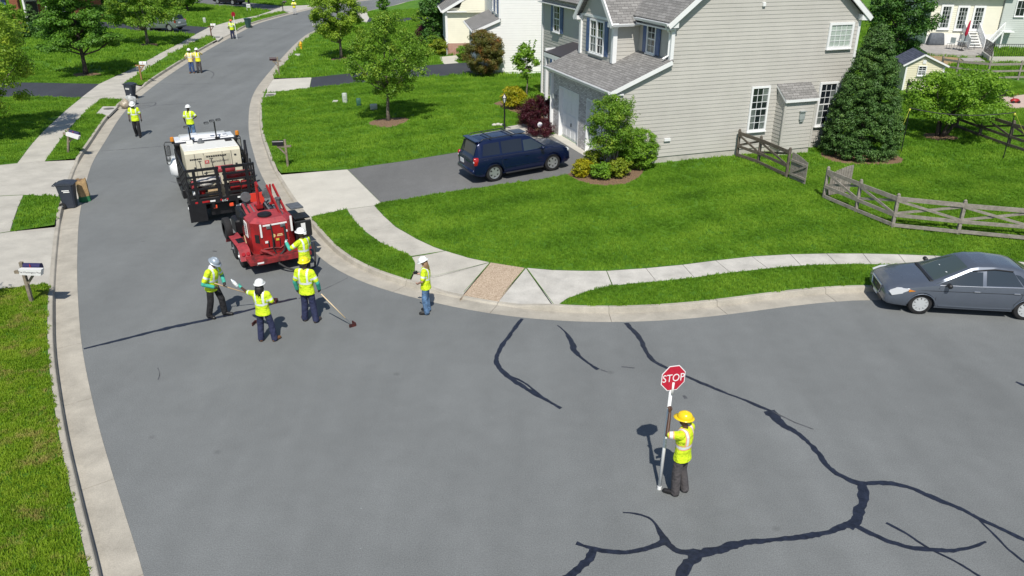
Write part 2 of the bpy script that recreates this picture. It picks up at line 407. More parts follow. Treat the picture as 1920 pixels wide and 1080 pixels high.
# ---------------------------------------------------------------- base sheet, road
ground = MB(); ground.add([(-700, -300, -.3), (700, -300, -.3), (700, 1100, -.3), (-700, 1100, -.3)], [(0, 1, 2, 3)])
struct(ground.build('ground', M_LAWN), 'green ground stretching away beyond the street')
road_poly = [tuple(p) for p in LB[::2]] + [tuple(p) for p in RB[::-2]] + [(80, -25), (-3, -25)]
P_, F_ = sheet_mesh(road_poly, lambda x, y: 0.0, 8.0)
rb = MB(); rb.add(P_, F_)
road = struct(rb.build('road', M_ROAD), 'grey asphalt street curving away between the lawns')

# sealed cracks: ribbons of black filler, ragged edges, each a piece of the road
def ribbon(pts, w, m, name, z=.004, rag=.12):
    c = catmull([tuple(p) for p in pts], .07); n = len(c)
    t = np.gradient(c, axis=0); t /= np.linalg.norm(t, axis=1)[:, None] + 1e-9; nrm = np.stack([-t[:, 1], t[:, 0]], 1)
    ws = np.interp(np.linspace(0, 1, n), np.linspace(0, 1, len(w)), w) if hasattr(w, '__len__') else np.full(n, w)
    def wob(k):
        a = RNG.normal(0, 1, n); b = np.convolve(a, np.ones(k) / k, 'same')[:n]; return b / (b.std() + 1e-9)
    ws = ws * (1 + rag * .6 * wob(9) + rag * .8 * np.clip(wob(4), -2, 2)); c = c + nrm * (wob(13) * ws.mean() * .10)[:, None]
    L = c + nrm * (ws / 2 * (1 + .12 * wob(3)))[:, None]; R_ = c - nrm * (ws / 2 * (1 + .12 * wob(3)))[:, None]
    b = MB(); b.grid([[(*L[i], z), (*c[i], z + .005), (*R_[i], z)] for i in range(n)], flip=True)
    o = b.build(name, m, road, smooth=True)
    return o
SEALS = [
    ([(-11.195, 18.109, 0.000), (-10.846, 18.342, 0.000), (-10.388, 18.641, 0.000), (-10.198, 18.793, 0.000), (-9.644, 19.198, 0.000), (-8.660, 19.716, 0.000), (-8.046, 20.119, 0.000), (-7.421, 20.572, 0.000), (-6.900, 20.932, 0.000), (-6.409, 21.227, 0.000)], [.07, .10, .17, .15, .15, .15, .12, .10]),
    ([(0.300, 19.849, 0.000), (-0.072, 18.823, 0.000), (-0.306, 18.080, 0.000), (-0.391, 17.383, 0.000), (-0.131, 16.728, 0.000), (0.319, 16.159, 0.000), (0.687, 15.757, 0.000), (1.122, 15.282, 0.000)], [.10, .12, .12, .13, .15, .10, .09]),
    ([(-0.131, 16.779, 0.000), (0.194, 16.502, 0.000), (0.507, 16.063, 0.000), (0.771, 15.665, 0.000)], [.08, .06, .05]),
    ([(1.255, 19.454, 0.000), (1.453, 19.072, 0.000), (1.622, 18.372, 0.000), (1.639, 18.023, 0.000), (1.833, 17.519, 0.000), (2.152, 17.038, 0.000)], [.03, .06, .16, .12, .08, .10]),
    ([(3.178, 19.584, 0.000), (3.380, 18.823, 0.000), (3.481, 18.080, 0.000), (3.598, 17.519, 0.000), (3.866, 17.116, 0.000), (4.310, 16.677, 0.000), (4.841, 16.159, 0.000), (5.453, 15.596, 0.000), (5.896, 15.172, 0.000)], [.16, .14, .12, .12, .09, .09, .09, .10]),
    ([(5.879, 15.194, 0.000), (6.027, 14.662, 0.000), (6.271, 14.157, 0.000), (6.391, 13.679, 0.000), (6.494, 13.048, 0.000), (6.706, 12.758, 0.000), (6.891, 12.608, 0.000)], [.24, .18, .13, .13, .13, .15]),
    ([(6.869, 12.608, 0.000), (7.387, 12.608, 0.000), (7.756, 12.493, 0.000), (8.125, 12.173, 0.000), (8.479, 11.865, 0.000), (8.662, 11.641, 0.000), (8.964, 11.296, 0.000), (9.223, 10.978, 0.000)], [.13, .14, .13, .12, .12, .09, .09]),
    ([(6.904, 12.641, 0.000), (6.620, 11.987, 0.000), (6.399, 11.582, 0.000), (6.141, 11.352, 0.000)], [.19, .18, .16, .15]),
    ([(6.368, 11.481, 0.000), (5.718, 11.211, 0.000), (5.201, 11.115, 0.000), (4.595, 11.019, 0.000), (4.000, 10.938, 0.000), (3.628, 10.778, 0.000), (3.279, 10.686, -0.000), (2.914, 10.738, 0.000), (2.743, 10.938, 0.000)], [.17, .15, .12, .12, .15, .17, .16, .13]),
    ([(2.767, 10.965, 0.000), (2.405, 10.791, 0.000), (1.877, 10.712, 0.000), (1.461, 10.778, 0.000), (1.142, 10.924, 0.000)], [.15, .12, .12, .10, .09]),
    ([(2.757, 10.911, 0.000), (2.690, 11.184, 0.000), (2.572, 11.539, 0.000), (2.346, 11.685, 0.000), (2.082, 11.730, 0.000)], [.16, .09, .05, .03]),
    ([(3.306, 10.725, 0.000), (3.097, 10.443, 0.000), (2.841, 10.074, 0.000)], [.17, .17, .15]),
    ([(1.481, 10.791, 0.000), (1.295, 10.493, 0.000), (0.883, 10.098, 0.000)], [.12, .15, .13]),
    ([(6.257, 11.423, 0.000), (6.550, 11.115, 0.000), (6.910, 10.844, 0.000), (7.332, 10.738, 0.000), (7.903, 10.751, 0.000), (8.483, 10.951, 0.000)], [.12, .10, .09, .07, .04]),
    ([(6.898, 11.452, 0.000), (7.147, 11.156, 0.000), (7.364, 10.804, 0.000), (7.677, 10.493, 0.000), (7.931, 10.110, 0.000)], [.05, .06, .05, .06]),
    ([(8.634, 11.700, 0.000), (8.707, 11.184, 0.000), (8.765, 10.778, 0.000), (8.893, 10.392, -0.000)], [.05, .05, .05]),
    ([(12.210, 16.452, 0.000), (12.387, 16.207, 0.000)], [.06, .10]),
]
for pts, w in SEALS: ribbon(pts, w, M_SEAL, 'crack_seal')
for pts, w in [
    ([(5.896, 15.172, 0.000), (6.277, 14.703, 0.000), (6.599, 14.437, 0.000)], [.06, .02]), ([(-5.171, 22.729, 0.000), (-5.636, 21.996, 0.000), (-6.336, 21.190, 0.000)], [.02, .03]),
    ([(-20.368, 38.413, 0.000), (-19.098, 38.833, 0.000), (-17.793, 39.369, 0.000)], [.06, .05]), ([(-23.338, 49.360, 0.000), (-22.044, 49.689, 0.000), (-20.113, 50.529, -0.000)], [.09, .05]),
    ([(-23.338, 49.360, 0.000), (-22.697, 48.713, 0.000), (-22.376, 49.524, 0.000), (-22.725, 50.529, -0.000), (-23.456, 50.022, 0.000)], [.05, .07]), ([(-25.111, 57.232, 0.000), (-23.129, 57.018, 0.000), (-21.611, 57.232, 0.000)], [.05, .05]),
    ([(-23.497, 62.857, 0.000), (-22.774, 61.602, 0.000), (-22.232, 59.457, 0.000)], [.08, .06]), ([(-26.927, 73.521, 0.000), (-25.114, 73.866, 0.000), (-23.479, 74.213, 0.000)], [.06, .05]), ([(-29.054, 91.714, 0.000), (-27.052, 91.975, 0.000), (-24.541, 91.454, 0.000)], [.05, .12, .05]),
    ([(4.011, 15.827, 0.000), (4.034, 15.688, 0.000)], [.05]), ([(2.739, 17.169, 0.000), (3.066, 17.116, 0.000)], [.04, .02]), ([(2.205, 17.038, 0.000), (2.379, 16.933, 0.000)], [.07, .04]),
    ([(-14.878, 33.212, 0.000), (-14.117, 32.737, 0.000), (-13.427, 33.052, 0.000)], [.03, .02]), ([(-8.851, 17.116, 0.000), (-8.671, 16.805, 0.000), (-8.607, 16.551, 0.000)], [.02, .02]), ([(-10.200, 25.043, 0.000), (-10.056, 24.994, 0.000)], [.05])]:
    ribbon(pts, w, M_SEALOLD, 'crack', z=.0025, rag=.3)

# ---------------------------------------------------------------- kerbs: a run of cast sections, dropped at the driveways
def kerb_run(L, side, name, label, drops, gaps, keep):
    root = bpy.data.objects.new(name, None); COL.objects.link(root); struct(root, label)
    s = np.r_[0, np.cumsum(np.linalg.norm(np.diff(L, axis=0), axis=1))]
    hgt = np.full(len(L), .14)
    for a, b, low in drops:
        i, j = sorted((nearest(L, a), nearest(L, b)))
        d = np.maximum(np.maximum(s[i] - s, s - s[j]), 0); t = np.clip(d / .9, 0, 1)
        hgt = np.minimum(hgt, low + (.14 - low) * t)
    G0, Gf, K0, K1 = L, offset_line(L, GUT, side), offset_line(L, GUT + .035, side), offset_line(L, KTOP, side)
    gapm = np.zeros(len(L), bool)
    for a, b in gaps:
        i, j = sorted((nearest(L, a), nearest(L, b))); gapm[i:j] = True
    lo, hi = keep; i = lo
    while i < hi:
        j = i
        while j < hi and s[j] - s[i] < (3.05 if s[i] - s[lo] < 70 else 6.1): j += 1
        rows = []; e = .008
        for k in range(i, j + 1):
            kk = min(k, len(L) - 1)
            p = [G0[kk], Gf[kk], K0[kk], K1[kk]]
            if k in (i, j):                         # open the joint a little
                tdir = (L[min(kk + 1, len(L) - 1)] - L[max(kk - 1, 0)]); tdir /= np.linalg.norm(tdir)
                p = [q + tdir * (e if k == i else -e) for q in p]
            h = hgt[kk]
            rows.append([(*p[0], -.05), (*p[0], .006), (*p[1], -.018), (*p[2], h - .012), (*(p[2] + (p[3] - p[2]) * .15), h), (*p[3], h + .002), (*p[3], -.05)])
        b = MB(); n = len(rows)
        if gapm[(i + j) // 2]:
            rows = [r[:3] for r in rows]
        b.grid(rows, flip=(side < 0))
        m = len(rows[0])
        b.add(rows[0], [tuple(range(m))[:: (1 if side < 0 else -1)]]); b.add(rows[-1], [tuple(range(m))[:: (-1 if side < 0 else 1)]])
        b.build('kerb_section', M_KERB, root); i = j
    fb = MB(); fb.grid([[(*G0[k], -.01), (*Gf[k], -.03), (*K0[k], hgt[k] - .03), (*K1[k], hgt[k] - .012)] for k in range(lo, hi) if not gapm[k]], flip=(side < 0))
    if not len(gaps): fb.build('joint_filler', M_JOINT, root)
    else:
        fb.build('joint_filler', M_JOINT, root)
kerb_run(LB, 1, 'kerb_left', 'concrete kerb and gutter along the left edge of the street',
         [((-19.656, 35.965, 0.000), (-17.663, 31.092, 0.000), .05), ((-16.134, 27.728, 0.000), (-13.419, 22.236, 0.000), .05), ((-25.131, 56.176, 0.000), (-24.102, 51.046, 0.000), .05), ((-28.459, 82.300, 0.000), (-29.250, 89.671, 0.000), .05), ((-28.661, 108.936, -0.000), (-27.631, 116.683, 0.000), .05)],
         [], (nearest(LB, (-3.5, 4.5)), nearest(LB, (0, 153))))
kerb_run(RB, -1, 'kerb_right', 'concrete kerb and gutter along the right edge of the street and round the corner',
         [((-11.285, 34.369, 0.000), (-8.221, 27.787, 0.000), .05), ((-18.384, 59.922, 0.000), (-17.509, 54.560, 0.000), .05), ((-2.271, 20.895, 0.000), (-0.227, 20.017, 0.000), .03), ((-20.790, 106.108, 0.000), (-20.087, 111.913, 0.000), .05)],
         [], (nearest(RB, (26, 18.3)), nearest(RB, (5, 144))))

# ---------------------------------------------------------------- pavements and driveways (outlines on the ground)
def kerb_back(a, b, L, side, d=KTOP + .004):
    """points along the back of the kerb between two places"""
    K = offset_line(L, d, side); i, j = nearest(L, a), nearest(L, b)
    return [tuple(K[k]) for k in (range(i, j + 1) if i <= j else range(i, j - 1, -1))]
KBR = lambda a, b: kerb_back(a, b, RB, -1)
KBL = lambda a, b: kerb_back(a, b, LB, 1)
AP_R1 = [(-7.375, 34.320, 0.223), (-5.153, 29.577, 0.223), (-5.377, 29.267, 0.206), (-6.424, 28.974, 0.163), (-7.558, 28.168, 0.140)] + KBR((-8.261, 27.787, 0.000), (-11.285, 34.369, 0.000)) + [(-10.274, 34.055, 0.140)]
DR_R1 = [(-7.363, 34.318, 0.224), (-6.502, 34.693, 0.278), (-4.985, 35.123, 0.383), (-2.365, 36.139, 0.564), (-0.259, 37.843, 0.649), (1.198, 38.054, 0.650), (2.260, 38.934, 0.650), (3.757, 34.366, 0.650), (3.272, 33.705, 0.650), (2.325, 32.053, 0.648), (1.322, 31.514, 0.623), (0.000, 31.110, 0.563), (-1.509, 30.684, 0.468), (-2.989, 30.299, 0.365), (-4.223, 29.876, 0.279), (-5.142, 29.576, 0.224)]
AP_R2 = [(-14.595, 58.580, 0.223), (-13.745, 54.288, 0.228), (-16.292, 53.026, 0.140)] + KBR((-17.568, 54.757, 0.000), (-18.357, 59.689, 0.000)) + [(-17.474, 58.850, 0.140)]
DR_R2 = [(-14.574, 58.574, 0.224), (-10.236, 59.611, 0.514), (-6.588, 61.369, 0.650), (-3.470, 62.827, 0.650), (-2.335, 56.899, 0.650), (-2.856, 57.582, 0.650), (-6.072, 56.233, 0.650), (-10.899, 55.032, 0.419), (-13.725, 54.283, 0.229)]
DR_R3 = [(-17.423, 101.093, 0.224), (-11.637, 97.842, 0.597), (-7.646, 99.183, 0.650), (-6.142, 95.456, 0.650), (-11.133, 93.961, 0.623), (-12.911, 93.639, 0.540), (-16.682, 94.424, 0.287)]
AP_R3 = [(-17.423, 101.093, 0.224), (-16.682, 94.424, 0.287)] + KBR((-20.743, 104.078, 0.000), (-20.034, 110.779, 0.000))
WALK_R1 = [(-0.333, 40.808, 0.650), (0.707, 41.680, 0.650), (1.189, 39.618, 0.650), (2.138, 39.159, 0.650), (2.260, 38.934, 0.650), (1.200, 38.108, 0.650), (-0.260, 37.896, 0.649)]
WALK_R2 = [(-5.941, 65.651, 0.650), (-4.467, 66.848, 0.650), (-3.711, 64.210, 0.650), (-4.535, 63.929, 0.650), (-4.115, 62.557, 0.650), (-5.184, 62.024, 0.650)]
RAMP_L1 = [(-3.308, 24.112, 0.162), (-2.727, 24.304, 0.180), (-2.231, 24.538, 0.201), (-1.397, 23.911, 0.197), (-0.724, 23.547, 0.197), (-2.445, 22.545, 0.144), (-3.099, 23.031, 0.145), (-3.148, 23.627, 0.154)]
RAMP_L2 = [(-2.444, 22.533, 0.144), (-0.723, 23.526, 0.196), (-1.542, 21.077, 0.140)] + KBR((-1.701, 20.572, 0.000), (-3.328, 21.453, 0.000)) + [(-3.165, 22.164, 0.140), (-3.094, 22.989, 0.145)]
RAMP_AGG = [(-0.689, 23.525, 0.196), (0.407, 23.082, 0.197)] + KBR((-0.668, 20.136, 0.000), (-1.621, 20.537, 0.000)) + [(-1.539, 21.040, 0.140)]
RAMP_RF = [(0.440, 23.061, 0.197), (1.213, 20.459, 0.140)] + KBR((0.928, 19.782, 0.000), (-0.638, 20.119, 0.000))
RAMP_R1 = [(0.475, 23.080, 0.198), (1.263, 22.905, 0.199), (2.184, 22.833, 0.202), (2.973, 22.832, 0.202), (3.040, 21.796, 0.162), (2.229, 21.393, 0.151), (1.593, 20.888, 0.142), (1.320, 20.459, 0.140), (1.228, 20.459, 0.140)]
SW_R_A = [[(-5.355, 29.264, 0.207), (-6.383, 28.971, 0.164)], [(-4.802, 28.046, 0.204), (-5.861, 27.690, 0.161)], [(-4.205, 26.880, 0.202), (-5.271, 26.551, 0.160)], [(-3.339, 25.681, 0.205), (-4.521, 25.385, 0.161)], [(-2.676, 24.924, 0.203), (-3.883, 24.731, 0.163)], [(-2.249, 24.539, 0.200), (-3.331, 24.157, 0.163)]]
SW_R_B = [[(2.981, 22.832, 0.202), (3.056, 21.796, 0.162)], [(4.247, 23.039, 0.206), (4.430, 22.085, 0.166)], [(5.471, 23.322, 0.207), (5.654, 22.388, 0.167)], [(6.614, 23.675, 0.209), (6.872, 22.761, 0.169)], [(7.886, 24.017, 0.210), (8.146, 23.102, 0.170)], [(9.211, 24.214, 0.207), (9.279, 23.343, 0.170)], [(10.438, 24.287, 0.206), (10.484, 23.453, 0.170)], [(11.640, 24.286, 0.206), (11.584, 23.452, 0.171)], [(12.791, 24.210, 0.208), (12.703, 23.382, 0.172)], [(13.912, 24.085, 0.211), (13.851, 23.245, 0.174)], [(15.158, 23.854, 0.211), (15.063, 22.967, 0.172)], [(16.543, 23.543, 0.208), (16.416, 22.634, 0.169)], [(18.016, 23.158, 0.202), (17.850, 22.232, 0.164)]]
AP_LB = [(-20.022, 25.117, 0.206), (-17.959, 26.523, 0.150), (-16.738, 27.281, 0.140)] + KBL((-16.075, 27.612, 0.000), (-13.447, 22.276, 0.000)) + [(-17.198, 20.941, 0.186)]
SW_L_ISL = [(-23.279, 29.936, 0.238), (-19.895, 30.800, 0.150), (-19.041, 28.885, 0.150), (-17.974, 26.551, 0.150), (-20.039, 25.141, 0.206)]
AP_LA = [(-24.996, 34.226, 0.238), (-22.863, 35.542, 0.168), (-21.824, 35.983, 0.148), (-20.532, 36.583, 0.140)] + KBL((-19.709, 36.151, 0.000), (-17.663, 31.092, 0.000))[1:] + [(-19.915, 30.835, 0.150), (-23.301, 29.969, 0.238)]
DR_L1 = [(-24.996, 34.226, 0.238), (-23.301, 29.969, 0.238), (-32.542, 27.520, 0.490), (-34.328, 32.357, 0.490)]
AP_LC = [(-28.916, 56.195, 0.180), (-27.378, 56.585, 0.150)] + KBL((-25.131, 56.176, 0.000), (-24.144, 51.221, 0.000))[::1] + [(-24.938, 50.761, 0.140), (-26.378, 51.149, 0.150), (-27.701, 51.201, 0.174)]
DR_LC = [(-28.916, 56.195, 0.180), (-27.701, 51.201, 0.174), (-30.696, 51.079, 0.265), (-34.874, 50.093, 0.419), (-37.529, 55.406, 0.462), (-32.948, 55.842, 0.315)]
AP_LD = [(-33.581, 91.519, 0.191), (-31.588, 91.375, 0.150)] + KBL((-29.230, 89.422, 0.000), (-28.475, 82.513, 0.000)) + [(-30.929, 84.549, 0.149), (-32.737, 85.162, 0.184)]
DR_LD = [(-33.608, 91.512, 0.191), (-32.762, 85.156, 0.185), (-42.494, 87.288, 0.481), (-48.639, 90.811, 0.490), (-49.416, 94.717, 0.490), (-36.339, 92.290, 0.279)]
DR_LE = [(-48.463, 131.314, 0.490), (-38.331, 121.359, 0.443), (-32.411, 117.909, 0.216), (-32.255, 111.382, 0.183), (-35.707, 113.888, 0.308), (-41.493, 115.952, 0.483), (-47.953, 121.228, 0.490)]
AP_LE = [(-32.255, 111.382, 0.183), (-32.411, 117.909, 0.216), (-28.956, 120.870, 0.154)] + KBL((-27.576, 117.099, 0.000), (-28.705, 109.666, 0.000)) + [(-31.008, 110.188, 0.154)]
def pave(name, poly, zf, m, label, **k):
    return struct(sheet(name, poly, zf, m, **k), label)
pave('driveway', DR_R1, z_drive, M_DRIVE, 'grey asphalt driveway of the beige house under the blue car')
pave('driveway_apron', AP_R1, z_apron, M_CONCA, 'pale concrete apron between street and grey driveway', step=.8)
pave('driveway', DR_R2, z_drive, M_DRIVEDARK, 'dark sealed driveway of the white house')
pave('driveway_apron', AP_R2, z_apron, M_CONCA, 'pale concrete apron of the white house driveway', step=.8)
pave('driveway', DR_R3, z_drive, M_DRIVEDARK, 'dark driveway beyond the white house')
pave('driveway_apron', AP_R3, z_apron, M_CONCA, 'small concrete apron far up the street')
pave('garden_walk', WALK_R1, z_pave, M_CONC, 'concrete walk from the driveway towards the beige house door')
pave('garden_walk', WALK_R2, z_pave, M_CONCA, 'concrete walk at the white house corner')
pave('driveway_apron', AP_LB, z_apron, M_CONC, 'concrete apron behind the mailbox with the white newspaper tube', step=.8)
pave('driveway_apron', AP_LA, z_apron, M_CONC, 'concrete apron beside the dark wheeled bin and paper sack', step=.8)
pave('driveway', DR_L1, z_drive, M_DRIVEDARK, 'dark driveway at the left edge')
pave('driveway_apron', AP_LC, z_apron, M_CONC, 'concrete apron beside the storm inlet', step=.8)
pave('driveway', DR_LC, z_drive, M_DRIVEDARK, 'dark sealed driveway between the two left lawns')
pave('driveway_apron', AP_LD, z_apron, M_CONC, 'concrete apron by the flagger far up the street')
pave('driveway', DR_LD, z_drive, M_DRIVEDARK, 'dark driveway under the silver green car')
pave('driveway', DR_LE, z_drive, M_DRIVE, 'grey driveway at the top edge under the dark car')
pave('driveway_apron', AP_LE, z_apron, M_CONC, 'farthest concrete apron on the left')
# pavements made of slabs
def slab_quads(root, pairs, zf, m, sub=3):
    for (a, b), (c, d) in zip(pairs[:-1], pairs[1:]):
        q = [np.array(p[:2]) for p in (a, b, d, c)]; ctr = sum(q) / 4
        q = [p + (ctr - p) / np.linalg.norm(ctr - p) * .012 for p in q]
        b_ = MB(); n = sub
        b_.grid([[(*((q[0] * (1 - u) + q[3] * u) * (1 - v) + (q[1] * (1 - u) + q[2] * u) * v),) for v in np.linspace(0, 1, n)] for u in np.linspace(0, 1, n)])
        b_.v = [(x, y, zf(x, y)) for x, y in b_.v]
        top = [(*p, zf(*p)) for p in q]
        b_.add(top + [(x, y, z - .1) for x, y, z in top], [(i, 4 + i, 4 + (i + 1) % 4, (i + 1) % 4) for i in range(4)])
        o = b_.build('slab', m, root)
        bm = bmesh.new(); bm.from_mesh(o.data); bmesh.ops.recalc_face_normals(bm, faces=bm.faces); bm.to_mesh(o.data); bm.free()
    pl = [p for p, _ in pairs] + [p for _, p in pairs[::-1]]
    f = MB(); f.grid([[(*a[:2], zf(*a[:2]) - .015), (*b[:2], zf(*b[:2]) - .015)] for a, b in pairs]); f.build('joint_filler', M_JOINT, root)
    return pl
sw = bpy.data.objects.new('pavement', None); COL.objects.link(sw); struct(sw, 'pale concrete footpath with ramp around the corner lawn')
POLY_SWRA = slab_quads(sw, SW_R_A, z_pave, M_CONC)
POLY_SWRB = slab_quads(sw, SW_R_B, z_pave, M_CONCG)
for pl, m in ((RAMP_L1, M_CONC), (RAMP_L2, M_CONC), (RAMP_RF, M_CONCG), (RAMP_R1, M_CONCG)):
    c = np.mean([p[:2] for p in pl], 0)
    sheet('slab', [tuple(np.array(p[:2]) + (c - np.array(p[:2])) / np.linalg.norm(c - np.array(p[:2])) * .007) for p in pl], z_apron, m, .6, sw)
sheet('ramp_panel', RAMP_AGG, z_apron, M_AGG, .5, sw)['label'] = 'brown exposed aggregate ramp panel'
sheet('joint_filler', [RAMP_L1[0], RAMP_L1[2], RAMP_L1[4], RAMP_RF[0], RAMP_R1[3], RAMP_R1[4], RAMP_R1[6], RAMP_RF[1], RAMP_L2[-2]], lambda x, y: z_apron(x, y) - .03, M_JOINT, 1, sw)
sw2 = bpy.data.objects.new('pavement', None); COL.objects.link(sw2); struct(sw2, 'concrete footpath along the left side of the street')
HS1, SS1 = [(-22.863, 35.542, 0.168), (-24.185, 39.124, 0.171), (-25.136, 42.023, 0.171), (-26.756, 47.564, 0.171), (-27.658, 51.115, 0.173)], [(-21.824, 35.983, 0.148), (-22.947, 39.210, 0.149), (-24.028, 42.364, 0.150), (-25.388, 47.055, 0.150), (-26.378, 51.149, 0.150)]
HS2, SS2 = [(-28.916, 56.195, 0.180), (-29.261, 59.564, 0.175), (-29.533, 63.067, 0.170), (-30.780, 71.249, 0.173), (-32.052, 80.838, 0.177), (-32.737, 85.162, 0.184)], [(-27.378, 56.585, 0.150), (-28.203, 61.409, 0.150), (-29.784, 70.728, 0.154), (-30.962, 81.449, 0.154), (-30.929, 84.549, 0.149)]
HS3, SS3 = [(-33.581, 91.519, 0.191), (-33.353, 99.659, 0.179), (-32.278, 104.695, 0.165), (-32.189, 111.400, 0.181)], [(-31.588, 91.375, 0.150), (-31.476, 96.107, 0.145), (-31.549, 104.494, 0.152), (-31.008, 110.188, 0.154)]
POLY_SWL = []
for hs, ss, n in ((HS1, SS1, 13), (HS2, SS2, 24), (HS3, SS3, 16)):
    a, b = resample(hs, n), resample(ss, n); POLY_SWL.append(slab_quads(sw2, list(zip(map(tuple, a), map(tuple, b))), z_pave, M_CONC))
c = np.array((-19.696, 27.847, 0.168)[:2])
slab_quads(sw2, [[(-22.063, 30.335, 0.198), (-19.895, 30.800, 0.150)], [(-21.384, 28.942, 0.196), (-19.258, 29.302, 0.150)], [(-20.516, 27.131, 0.194), (-18.451, 27.543, 0.150)], [(-19.568, 25.305, 0.191), (-17.974, 26.551, 0.150)]], z_pave, M_CONC)

# ---------------------------------------------------------------- planting beds and lawns
BED_R1 = [(2.325, 32.053, 0.648), (2.625, 31.281, 0.647), (3.120, 30.698, 0.643), (3.742, 30.469, 0.634), (4.566, 30.722, 0.635), (5.164, 31.437, 0.646), (5.511, 32.286, 0.650), (5.836, 33.361, 0.650), (4.324, 33.107, 0.650), (3.752, 34.322, 0.650), (3.272, 33.705, 0.650)]
BED_R2 = [(-1.071, 46.914, 0.650), (-0.640, 47.715, 0.650), (1.305, 48.709, 0.650), (2.438, 45.238, 0.650), (2.390, 39.851, 0.650), (1.182, 39.387, 0.650), (0.735, 41.680, 0.650), (0.746, 44.227, 0.650), (0.149, 44.227, 0.650), (-0.304, 45.091, 0.650)]
BED_PATCH = [(-0.931, 41.553, 0.650), (-0.435, 42.852, 0.650), (0.148, 43.945, 0.650), (0.742, 43.945, 0.650), (0.766, 41.807, 0.650), (-0.279, 41.053, 0.650)]
PATIO_SAND = [(29.418, 48.709, 0.650), (32.192, 49.918, 0.650), (32.859, 47.553, 0.650), (30.570, 43.945, 0.650), (28.006, 45.834, 0.650)]
def z_bed(x, y): return zt(x, y) + .01
pave('mulch_bed', BED_R1, z_bed, M_MULCH, 'brown mulch bed under the shrubs at the garage corner', step=.5)
pave('mulch_bed', BED_R2, z_bed, M_MULCH, 'brown mulch bed under the dark red maple', step=.5)
PAVED = [AP_R1, DR_R1, AP_R2, DR_R2, DR_R3, AP_R3, WALK_R1, WALK_R2, RAMP_L1, RAMP_L2, RAMP_AGG, RAMP_RF, RAMP_R1, POLY_SWRA, POLY_SWRB, AP_LB, SW_L_ISL, AP_LA, DR_L1, AP_LC, DR_LC, AP_LD, DR_LD, DR_LE, AP_LE, BED_R1, BED_R2] + POLY_SWL
RINGS = []
def mulch_ring(c, r, label):
    pl = [(c[0] + r * (1 + .1 * math.sin(3 * a + c[0])) * math.cos(a), c[1] + r * (1 + .1 * math.sin(3 * a + c[0])) * math.sin(a)) for a in np.linspace(0, 2 * math.pi, 18)[:-1]]
    PAVED.append(pl); pave('mulch_ring', pl, lambda x, y: zt(x, y) + .05 * max(0, 1 - math.hypot(x - c[0], y - c[1]) / r), M_MULCH, label, step=.3)
mulch_ring((-6.700, 42.766, 0.465), 1.05, 'mulch ring round the trunk of the spreading lawn tree')
mulch_ring((-31.492, 59.638, 0.240), .95, 'mulch ring round the layered maple'); mulch_ring((-33.919, 76.311, 0.247), .95, 'mulch ring round the broad left tree'); mulch_ring((-14.077, 67.027, 0.327), .8, 'mulch ring round the egg shaped tree')
mulch_ring((15.767, 35.145, 0.650), 1.72, 'bare mulch under the big conifer'); mulch_ring((21.161, 38.599, 0.650), .8, 'bare mulch under the low wide tree')
M_PATIO = mat('patio_stone', (.36, .34, .31), rough=.9, var=.2, scale=3, bump=.4); M_COURT = mat('pink_court', (.52, .40, .34), rough=.9, var=.06, scale=3)
PAT = [(35.379, 71.728, 0.650), (37.088, 73.145, 0.650), (40.044, 73.145, 0.650), (41.829, 71.039, 0.650), (38.671, 65.358, 0.650), (35.950, 65.651, 0.650), (34.070, 66.848, 0.650)]; PAT2 = [(35.714, 64.779, 0.650), (37.443, 65.067, 0.650), (36.695, 62.692, 0.650), (34.958, 62.289, 0.650)]; SOILP = [(33.924, 66.545, 0.650), (35.799, 65.358, 0.650), (34.958, 62.289, 0.650), (32.672, 61.240, 0.650), (33.038, 63.650, 0.650)]; COURT = [(29.390, 48.541, 0.650), (32.087, 49.742, 0.650), (35.337, 48.878, 0.650), (32.241, 44.227, 0.650), (27.944, 45.834, 0.650)]
pave('patio', PAT, lambda x, y: zt(x, y) + .18, M_PATIO, 'grey stone patio behind the cream house', skirt=.3); pave('patio_step', PAT2, lambda x, y: zt(x, y) + .06, M_PATIO, 'low stone step in front of the patio'); pave('bare_soil', SOILP, z_bed, M_SOIL, 'bare sandy soil below the patio'); pave('play_court', COURT, z_bed, M_COURT, 'pinkish paved play court at the right edge', skirt=.2)
PAVED += [PAT, PAT2, SOILP, COURT]
PADS = dict(inlet=[(-24.453, 46.491, 0.142), (-25.022, 48.494, 0.142), (-24.115, 48.505, 0.140), (-23.496, 45.986, 0.140)], inlet2=[(-29.876, 81.976, 0.142), (-30.490, 83.912, 0.145), (-29.303, 83.289, 0.140), (-28.779, 80.314, 0.140)], c1=[(-15.962, 51.377, 0.140), (-16.274, 52.838, 0.140), (-15.643, 52.989, 0.147), (-15.397, 51.702, 0.146)], c2=[(-18.788, 69.556, 0.140), (-19.008, 71.155, 0.140), (-18.486, 71.118, 0.146), (-18.230, 69.514, 0.146)], c3=[(-11.079, 48.974, 0.306), (-11.143, 49.608, 0.314), (-10.822, 49.510, 0.333), (-10.727, 48.870, 0.327)])
PAVED += list(PADS.values())
def lawn(name, L, side, far, label):
    K = offset_line(L, KTOP + .004, side)[::2]; poly = [tuple(p) for p in K] + far
    A = []
    for x in np.arange(-70, 70, 2.0):
        for y in np.arange(0, 70, 2.0): A.append((x, y))
    for x in np.arange(-190, 190, 9.0):
        for y in np.arange(-10, 260, 9.0):
            if not (-70 < x < 70 and y < 70): A.append((x, y))
    near = np.array(A); near = near + RNG.normal(0, .05, near.shape)
    holes = [[tuple(p[:2]) for p in h] for h in PAVED]
    P, F = sheet_mesh(poly, lambda x, y: zt(x, y), 2.0, holes, near)
    b = MB(); b.add(P, F); return struct(b.build(name, M_LAWN, None, smooth=True), label), poly
